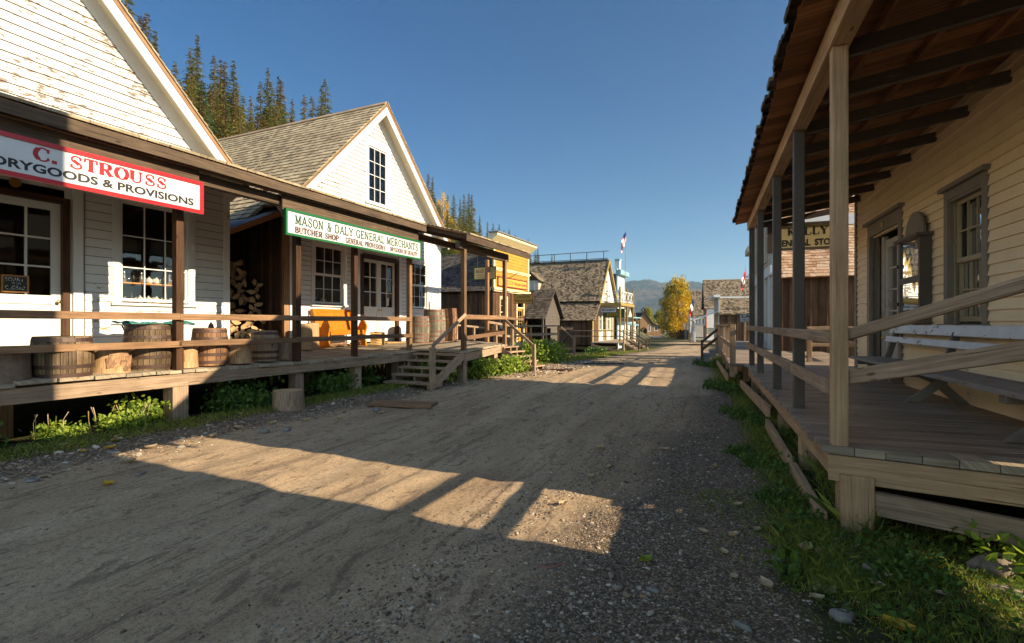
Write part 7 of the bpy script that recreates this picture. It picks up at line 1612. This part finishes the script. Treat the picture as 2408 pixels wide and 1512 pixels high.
# distant wood that reads as one mass
def far_wood():
    rng = np.random.default_rng(9); V_, F_, R_ = [], [], []; nb = 0
    X = np.concatenate([rng.uniform(30, 130, 500), rng.uniform(-20, 60, 500), rng.uniform(40, 330, 900)]); Y = np.concatenate([rng.uniform(200, 330, 500), rng.uniform(170, 420, 500), rng.uniform(330, 900, 900)])
    for x, y in zip(X, Y):
        px = 1204+1204*x/y; tl = float(tL(x, y))
        if px < 1290 or px > 1760 or (tl > -40 and y < 205) : continue
        zb = float(hill_h(np.array([x]), np.array([y]))[0]) if tl < -22 else g0(x, y); h = min(rng.uniform(6, 11), 1.5+(760-rng.uniform(738, 756))/1204*y-zb)
        if h < 2.5: continue
        q = 0; q = h*rng.uniform(.13, .2); tone = rng.random()
        for k in range(9):
            z0 = zb+h*(.08+.10*k); r = q*(1-k/9.5)*rng.uniform(.85, 1.15); n = 7
            a = rng.uniform(0, 6.28)+np.arange(n)*6.2832/n; rr = r*rng.uniform(.6, 1.15, n)
            P = np.stack([x+rr*np.cos(a), y+rr*np.sin(a), z0-.12*h*rng.uniform(.1, .6, n)], 1); V_.append(np.concatenate([P, [[x, y, z0+h*.16]]]))
            F_.append(np.array([(nb+i, nb+(i+1) % n, nb+n) for i in range(n)])); R_.append(np.clip(tone*.6+.4*rng.random(n), 0, 1)); nb += n+1
    o = numpy_mesh('far_wood', np.concatenate(V_), np.concatenate(F_), np.concatenate(R_), MT['spruce']); tag(o, 'far dark conifer wood below the mountains', 'wood', kind='stuff')
far_wood()
# shade trees behind the right row (hidden by the shops)
for k, (s_, t_) in enumerate(((36, 14), (45.5, 16), (53, 15))):
    p = R.w((t_, s_, 0)); spruce(p[0], p[1], -1, 12, k=5, fat=.8, label='tall spruce behind the right row of shops', group='spruces behind the right row')

# ================================================================ UNDERGROWTH, GRASS, STONES
def shrub(lab, cx, cy, rx, ry, h, n, ls, mat, seed, grp=None, stems=16, flowers=0):
    rng = np.random.default_rng(seed); z = gh(cx, cy); T = Thing('leafy_plant', lab, 'plant', W, (cx, cy, z), grp); tops = []; mb = MB(T); P = []
    for k in range(stems):
        a = rng.uniform(0, 6.28); q = math.sqrt(rng.random()); bx, by = cx+rx*.8*q*math.cos(a), cy+ry*.8*q*math.sin(a); zz = gh(bx, by)
        hh = h*rng.uniform(.55, 1.1); tx, ty = bx+rng.normal()*.12*h, by+rng.normal()*.12*h; mb.tube([(bx, by, zz-.02), ((bx+tx)/2, (by+ty)/2, zz+hh*.55), (tx, ty, zz+hh)], [.006, .004, .002], 4)
        m_ = n//stems; f = rng.uniform(.15, 1.05, m_); sp = (.10+.16*(1-np.abs(f-.5)))*h*.9+.03
        P.append(np.stack([bx+(tx-bx)*f+rng.normal(size=m_)*sp, by+(ty-by)*f+rng.normal(size=m_)*sp, zz+hh*f+rng.normal(size=m_)*.03], 1))
    mb.build('stems', MT['leafd']); P = np.concatenate(P); m_ = len(P)
    v, f = hexleaf(P-np.array([cx, cy, z]), ls, .25, .62); ob = numpy_mesh('leaves', v, f, np.repeat(rng.random(m_), 2), MT[mat]); ob.parent = T.e
    return T
pl = [('sunlit bright green plants left of the nearest porch pier', -5.6, 7.15, .5, .24, .19, 600, .062, 'leafg', 0), ('sunlit green plants with faded flower heads under the deck edge', -5.95, 6.65, .45, .24, .17, 500, .055, 'leafg', 0), ('taller sunlit plants against the nearest porch pier', -5.35, 7.45, .36, .2, .34, 600, .065, 'leafg', 0),
 ('dark shaded plants at the left edge below the deck', -6.3, 5.9, .5, .4, .26, 600, .07, 'leafd', 0), ('dark raspberry like plants right of the nearest porch pier', -4.75, 8.6, .4, .3, .42, 500, .08, 'leafd', 0), ('tall dark plants behind the short log block', -4.9, 9.3, .4, .3, .5, 500, .08, 'leafd', 0), ('dark low plants left of the second pier', -4.55, 8.95, .35, .3, .3, 350, .08, 'leafd', 0), ('dark leafy plants between the second and third piers', -3.75, 10.6, .55, .35, .42, 600, .08, 'leafd', 0), ('dark leafy plants by the third pier beside the steps', -3.6, 12.1, .6, .4, .4, 600, .08, 'leafd', 0),
 ('bright leafy bush under the sunlit corner of the porch', -1.0, 14.0, .55, .4, .48, 900, .10, 'leafg', 0), ('bright leafy bush at the middle of the sunlit porch edge', -.35, 14.9, .55, .4, .5, 900, .10, 'leafg', 0), ('bright leafy bush beside the far street steps', .05, 15.7, .4, .4, .45, 800, .10, 'leafg', 0), ('low green plants seen through the open porch steps', -1.9, 12.9, .5, .4, .5, 900, .09, 'leafg', 0),
 ('bright bush under the railed deck of the yellow fronted shop', 1.0, 20.6, .8, .6, .9, 1600, .12, 'leafg', 0), ('second bright bush under the far end of the railed deck', 1.75, 23.3, .8, .6, .8, 1400, .12, 'leafg', 0), ('small weeds under the hotel wall', 5.6, 34.5, .8, .5, .4, 400, .14, 'leafd', 0),
 ('bright sunlit leaves behind the boulder under the cream shop deck', 3.15, 3.1, .34, .25, .24, 420, .065, 'leafg', 0), ('dark leafy weeds in the near right grass', 2.35, 3.0, .45, .3, .08, 380, .04, 'leafd', 0), ('broad leaved weed at the gravel edge', 1.62, 2.95, .12, .1, .09, 60, .07, 'leafd', 0), ('low clover mat along the right kick board', 2.6, 5.3, .16, .8, .08, 800, .04, 'leafd', 0), ('low clover mat farther along the right boardwalk', 3.55, 7.7, .18, 1.1, .10, 900, .045, 'leafd', 0), ('green clover below the near corner of the boardwalk', 2.2, 4.1, .18, .45, .07, 450, .04, 'leafd', 0), ('low weeds along the boardwalk near the lit gap', 4.7, 11.2, .3, 1.6, .14, 1300, .06, 'leafd', 0), ('low weeds at the foot of the far boardwalk steps', 7.3, 18.5, .4, 2.2, .15, 1000, .08, 'leafd', 0)]
for i, (lb, x, y, rx, ry, h, n, ls, mt, _) in enumerate(pl): shrub(lb, x, y, rx, ry, h, n, ls, mt, 60+i, stems=max(8, int(n/45)))
# dry flower stalks
T = Thing('dry_stalks', 'thin pinkish dry flower stalks rising from the sunlit plants', 'dry stalks', W, (-5.8, 6.8, .2), None); mb = MB(T)
for k in range(12):
    x, y = -6.2+random.random()*1.1, 6.5+random.random()*.9; z = gh(x, y); mb = MB(T); mb.tube([(x, y, z), (x+random.uniform(-.05, .05), y, z+.22), (x+random.uniform(-.12, .12), y, z+.33)], [.003, .003, .006], 4); mb.build('stalk', MT['tanleaf'])
def grass():
    rng = RNG; X, Y, Hh = [], [], []
    def add(n, fx, hh): 
        p = fx(n); X.append(p[0]); Y.append(p[1]); Hh.append(rng.uniform(*hh, n))
    def Lz(t0, t1, s0, s1):
        def f(n): t = rng.uniform(t0, t1, n); s = s0+(s1-s0)*rng.random(n)**1.4; return t*L.c+s*L.s, -t*L.s+s*L.c
        return f
    def Rz(t0, t1, s0, s1):
        def f(n): t = rng.triangular(t0, (t0*.3+t1*.7), t1, n); s = s0+(s1-s0)*rng.random(n)**1.5; return t*R.c+s*R.s, -t*R.s+s*R.c
        return f
    add(9000, Lz(-7.75, -7.05, 1.8, 12), (.03, .11)); add(5000, Lz(-8.0, -6.9, 10, 30), (.04, .14)); add(3000, Lz(-9.5, -7.0, 26, 44), (.05, .16))
    add(9000, Rz(.40, .86, 3.2, 14), (.03, .11)); add(1600, Rz(.86, 1.15, 4.2, 9), (.12, .28)); add(9000, lambda n: (rng.uniform(1.75, 3.3, n), rng.uniform(2.3, 3.7, n)), (.02, .075)); add(2500, lambda n: (rng.normal(1.9, .25, n), rng.uniform(2.3, 4.6, n)), (.02, .06))
    add(3000, Rz(.1, .9, 13, 30), (.05, .15)); add(160, lambda n: (rng.uniform(.6, 1.7, n), rng.uniform(2.3, 3.6, n)), (.01, .03))
    x, y, h = map(np.concatenate, (X, Y, Hh)); z = ground_h(x, y); n = len(x)
    C = np.stack([x, y, z-.005], 1); lean = rng.normal(size=(n, 2))*.45; Dv = unit(np.concatenate([lean, np.ones((n, 1))], 1)); a = rng.uniform(0, 6.28, n); Uv = np.stack([np.cos(a), np.sin(a), np.zeros(n)], 1)
    wd = rng.uniform(.003, .006, n)*np.clip(y/5, 1, 5); b0 = C-Uv*wd[:, None]*.5; b1 = C+Uv*wd[:, None]*.5; m1 = C+Dv*h[:, None]*.6; tip = C+Dv*h[:, None]+np.concatenate([lean*h[:, None]*.7, np.zeros((n, 1))], 1)
    v = np.stack([b0, b1, m1+Uv*wd[:, None]*.35, tip, m1-Uv*wd[:, None]*.35], 1).reshape(-1, 3); f = np.arange(5*n).reshape(n, 5)
    numpy_mesh('grass', v, f, rng.random(n), MT['grass'])['kind'] = 'stuff'; 
grass(); bpy.data.objects['grass']['label'] = 'short green grass along both edges of the street'; bpy.data.objects['grass']['category'] = 'grass'
def creeping():
    rng = RNG; n = 3200; x = np.concatenate([rng.uniform(1.8, 3.5, n//2), (lambda t, s: t*R.c+s*R.s)(rng.triangular(.42, .7, .95, n-n//2), 3+rng.random(n-n//2)*6)]); y = np.concatenate([rng.uniform(2.3, 3.8, n//2), np.zeros(n-n//2)])
    s = 3+rng.random(n-n//2)**1.3*8; t = rng.triangular(.44, .7, .98, n-n//2); x[n//2:] = t*R.c+s*R.s; y[n//2:] = -t*R.s+s*R.c
    keep = fbm(x, y, 2.2, 3, 77) > .44; x, y = x[keep], y[keep]; P = np.stack([x, y, ground_h(x, y)+rng.uniform(.005, .045, len(x))], 1); m = len(P)
    Dv = unit(np.stack([rng.normal(size=m), rng.normal(size=m), rng.uniform(-.1, .5, m)], 1)); Uv = unit(np.cross(Dv, np.stack([rng.normal(size=m)*.3, rng.normal(size=m)*.3, np.ones(m)], 1))); ln = rng.uniform(.02, .05, m)
    v, f = quads(P, Dv, Uv, ln, ln*.8); o = numpy_mesh('ground_cover', v, f, rng.random(m), MT['leafd']); tag(o, 'low creeping leaves on the right verge', 'ground cover', kind='stuff')
creeping()
# pebbles
def stones(name, x, y, size, mats, lab):
    rng = RNG; n = len(x); ico = np.array([(0, 0, 1), (.89, 0, .45), (.28, .85, .45), (-.72, .53, .45), (-.72, -.53, .45), (.28, -.85, .45), (.72, .53, -.45), (-.28, .85, -.45), (-.89, 0, -.45), (-.28, -.85, -.45), (.72, -.53, -.45), (0, 0, -1)])
    F_ = np.array([(0, 1, 2), (0, 2, 3), (0, 3, 4), (0, 4, 5), (0, 5, 1), (1, 6, 2), (2, 7, 3), (3, 8, 4), (4, 9, 5), (5, 10, 1), (2, 6, 7), (3, 7, 8), (4, 8, 9), (5, 9, 10), (1, 10, 6)])
    a = rng.uniform(0, 6.28, n); sx, sy, sz = size*rng.uniform(.8, 1.5, n), size*rng.uniform(.5, 1, n), size*rng.uniform(.22, .6, n)
    p = ico[None]*(1+rng.normal(size=(n, 12, 1))*.13)
    px_, py_, pz_ = p[..., 0]*sx[:, None], p[..., 1]*sy[:, None], p[..., 2]*sz[:, None]
    ca, sa = np.cos(a)[:, None], np.sin(a)[:, None]; z = ground_h(x, y)
    tilt = rng.normal(size=(n, 1))*.25
    X_ = px_*ca-py_*sa; Y_ = px_*sa+py_*ca; Z_ = pz_+tilt*X_*.6
    v = np.stack([X_+x[:, None], Y_+y[:, None], Z_+(z+sz*.12)[:, None]], -1).reshape(-1, 3)
    f = (F_[None]+12*np.arange(n)[:, None, None]).reshape(-1, 3); rn = np.repeat(rng.random(n), 15)
    o = numpy_mesh(name, v, f, rn, mats, smooth=False); tag(o, lab, 'gravel', kind='stuff'); return o
m, n_, b_, o_ = newmat('mixed_river_gravel'); at_ = N(n_, 'ShaderNodeAttribute', attribute_name='rnd')
c_ = ramp(n_, at_.outputs['Fac'], [(0, (.07, .048, .032)), (.3, (.17, .12, .075)), (.5, (.27, .19, .12)), (.62, (.14, .12, .10)), (.75, (.36, .235, .13)), (.88, (.33, .29, .22)), (.96, (.48, .41, .31)), (1, (.6, .52, .4))])
n_.links.new(c_, b_.inputs['Base Color']); b_.inputs['Roughness'].default_value = .7; b_.inputs['Specular IOR Level'].default_value = .3
def gravel():
    rng = RNG; X, Y, Z_ = [], [], []
    n = 34000; y = 1.9+rng.random(n)**1.7*8.5; lim0 = np.interp(y, [2, 3.5, 5, 8, 14], [-1.35, -1.2, -.85, -.35, -.1]); t = lim0+rng.gamma(2.2, .38, n)*rng.choice([1, 1, 1, -.35], n); s = (y+t*R.s)/R.c; x = t*R.c+s*R.s
    k = (t < .95)|(y < 3.6); X.append(x[k]); Y.append(y[k]); Z_.append((.003+rng.gamma(1.6, .0026, n))[k])
    n = 12000; s = 1.5+rng.random(n)**1.3*16; t = rng.normal(-6.75, .33, n); X.append(t*L.c+s*L.s); Y.append(-t*L.s+s*L.c); Z_.append(.004+rng.gamma(1.3, .006, n))
    n = 3500; y = 2+rng.random(n)**1.4*14; x = rng.uniform(-5, 3, n)*np.clip(y/5, .5, 1.2); X.append(x); Y.append(y); Z_.append(.002+rng.gamma(1.5, .0025, n))
    n = 3500; s = 13+rng.random(n)*9; t = rng.normal(-6.3, .5, n); X.append(t*L.c+s*L.s); Y.append(-t*L.s+s*L.c); Z_.append(.012+rng.gamma(2.0, .011, n))
    x, y, z = map(np.concatenate, (X, Y, Z_)); stones('gravel', x, y, z, m, 'loose mixed gravel along both edges of the dirt street')
gravel()
def rock(x, y, sx, sy, sz, rz, lab, mat, grp=None, name='stone', cat='stone', seed=0):
    rng = random.Random(seed*7+int(x*100)); z = gh(x, y); T = Thing(name, lab, cat, W, (x, y, z), grp, e=False); mb = MB(T); n, k = 14, 8; o = rng.random()*9
    def P(i, j):
        th = math.pi*j/k; a = 2*math.pi*i/n; r = 1+.14*math.sin(3*a+o)+.1*math.sin(5*a+2*o)+.07*math.sin(7*th+o); X_ = sx*r*math.sin(th)*math.cos(a); Y_ = sy*r*math.sin(th)*math.sin(a); Z_ = sz*math.cos(th)
        return (x+X_*math.cos(rz)-Y_*math.sin(rz), y+X_*math.sin(rz)+Y_*math.cos(rz), z+sz*.45+Z_)
    for j in range(k):
        for i in range(n): mb.face([P(i, j), P(i+1, j), P(i+1, j+1), P(i, j+1)] if 0 < j < k-1 else ([P(0, 0), P(i, 1), P(i+1, 1)] if j == 0 else [P(i+1, j), P(i, j), P(0, k)]), None, .5)
    return mb.build(name, mat, smooth=True)
rock(2.95, 3.12, .17, .10, .085, .3, 'largest brown boulder under the corner of the cream shop deck', plain('brown_boulder', (.22, .17, .12), .85, .05, nz=.6, scale=12, bst=1), name='boulder', cat='boulder', seed=3)
sg_, st_, sr_ = plain('blue_grey_stone', (.22, .21, .185), .6, .1, nz=.4, scale=25), plain('tan_stone', (.26, .22, .17), .8, .1, nz=.5, scale=20), plain('reddish_slate', (.26, .13, .09), .7, .1, nz=.4, scale=20)
for i, (x, y, a, b2, c_2, mt, lb) in enumerate(((1.64, 2.54, .058, .045, .03, sg_, 'grey green angular stone near the bottom right of the gravel'), (1.66, 3.19, .055, .03, .022, sg_, 'smooth pointed grey stone beside the pair of big tan leaves'), (1.14, 2.52, .05, .026, .016, sg_, 'dark oval pebble at the bottom edge of the gravel'), (.6, 2.9, .034, .026, .02, st_, 'pale rounded pebble under the lit patch of street'), (.59, 3.03, .03, .022, .018, st_, 'smaller pale pebble just behind the rounded one'), (.8, 2.9, .036, .024, .014, sg_, 'bluish flat pebble right of the pale rounded pebbles'), (.24, 3.17, .09, .03, .010, sr_, 'flat reddish brown slate piece lying on the gravel'), (2.1, 3.0, .06, .035, .03, st_, 'tan stone half sunk in the near right grass'), (2.75, 2.85, .08, .05, .02, st_, 'flat sunlit stone in front of the boulder'), (3.0, 2.75, .09, .05, .025, sg_, 'dark flat stone in the sunlit weeds at the right edge'), (-3.67, 5.06, .075, .03, .012, st_, 'flat pale stone on the dirt left of the lit patch'), (-4.58, 4.88, .07, .05, .02, sg_, 'flat grey stone at the far left gravel edge'), (-3.4, 7.0, .08, .05, .045, st_, 'rounded tan stone on the gravel verge below the nearest pier'), (-3.15, 7.15, .07, .05, .04, sg_, 'rounded grey stone on the gravel verge'), (-4.6, 5.9, .10, .05, .02, sg_, 'long flat grey stone between leaves and plants on the left verge'), (-4.0, 6.2, .05, .03, .02, st_, 'small flat tan stone on the left verge'), (-2.3, 8.7, .09, .06, .05, sg_, 'grey stone right of the short log block'), (-1.3, 8.3, .05, .04, .03, st_, 'small stone before the ground boards'))): rock(x, y, a, b2, c_2, i*1.1, lb, mt, seed=i)
# fallen leaves
def leafobj(x, y, sz, rz, mat, lab, grp):
    z = gh(x, y); T = Thing('fallen_leaf', lab, 'leaf', W, (x, y, z), grp, e=False); mb = MB(T); n = 8; cu = random.uniform(.15, .5)
    def P(u_, v_): wv = .36*math.sin(math.pi*min(1, u_*.9+.05))**.8*sz; X_ = (u_-.5)*sz; Y_ = v_*wv; return (x+X_*math.cos(rz)-Y_*math.sin(rz), y+X_*math.sin(rz)+Y_*math.cos(rz), z+.012+cu*sz*(abs(v_)**1.6*.5+(u_-.5)**2*1.2)+.012*math.sin(u_*9+v_*3)*sz*6*.3)
    for i in range(n):
        for j in range(4): mb.face([P(i/n, j/2-1), P((i+1)/n, j/2-1), P((i+1)/n, j/2-.5), P(i/n, j/2-.5)], None, .5+.3*random.random())
    mb.tube([P(0, 0), (P(0, 0)[0]-.3*sz*math.cos(rz), P(0, 0)[1]-.3*sz*math.sin(rz), z+.015)], .0018, 4)
    mb.build('fallen_leaf', mat, smooth=True)
ll = [(1.88, 3.28, .13), (1.96, 3.22, .15), (1.74, 3.63, .08), (1.53, 3.54, .09), (1.36, 3.63, .08), (1.70, 2.78, .14), (1.42, 2.87, .12), (.98, 5.23, .09), (1.79, 5.98, .12), (1.03, 6.02, .14), (.76, 4.95, .10), (1.37, 3.31, .08), (1.83, 4.15, .09), (2.25, 3.1, .09), (2.02, 2.84, .10), (2.14, 2.95, .09), (1.3, 3.0, .07), (1.62, 2.72, .08), (.42, 4.2, .1), (2.3, 2.75, .08)]
for x, y, q_ in ll: leafobj(x, y, q_*.9, random.uniform(0, 6.28), MT['tanleaf'], 'dry tan leaf lying on the right side of the street', 'tan leaves on the right side of the street')
for x, y, q_ in [(-4.12, 5.52, .12), (-3.94, 6.74, .13), (-3.13, 7.78, .14), (-5.36, 6.12, .12), (-3.53, 7.53, .13), (-3.86, 7.22, .15), (-4.9, 6.35, .15), (-5.0, 6.5, .13), (-2.6, 7.2, .1), (-4.3, 6.1, .13), (-3.3, 6.6, .11), (-2.7, 8.0, .12), (-2.2, 8.6, .12)]: leafobj(x, y, q_, random.uniform(0, 6.28), MT['tanleaf'], 'dry tan leaf lying on the left gravel verge', 'tan leaves on the left verge')
for x, y, q_ in [(-5.19, 6.2, .12), (-4.75, 6.05, .12), (-4.9, 5.85, .1), (-3.75, 4.75, .13), (1.85, 2.45, .13), (2.35, 4.5, .06), (2.1, 5.3, .05)]: leafobj(x, y, q_, random.uniform(0, 6.28), MT['yleaf'], 'yellow fallen leaf at the edge of the street', 'yellow leaves at the street edges')
leafobj(.84, 3.21, .10, .4, MT['leafg'], 'single green heart shaped leaf on the gravel', None)
# clean up prototypes that were parked out of sight
for o in list(bpy.data.objects):
    if o.location.z < -40 and o.type == 'MESH': bpy.data.objects.remove(o)
# ---------------------------------------------------------------- air between the street and the mountains
bpy.ops.mesh.primitive_cube_add(size=1, location=(300, 1500, 210)); hz = bpy.context.object; hz.name = 'haze'; hz.scale = (9000, 6000, 520); hz['kind'] = 'stuff'
m = bpy.data.materials.new('haze_air'); m.use_nodes = True; n = m.node_tree; n.nodes.clear(); o = n.nodes.new('ShaderNodeOutputMaterial'); v = n.nodes.new('ShaderNodeVolumePrincipled')
v.inputs['Density'].default_value = .00015; v.inputs['Color'].default_value = (.60, .80, 1.0, 1); v.inputs['Anisotropy'].default_value = .2; n.links.new(v.outputs[0], o.inputs['Volume']); hz.data.materials.append(m)
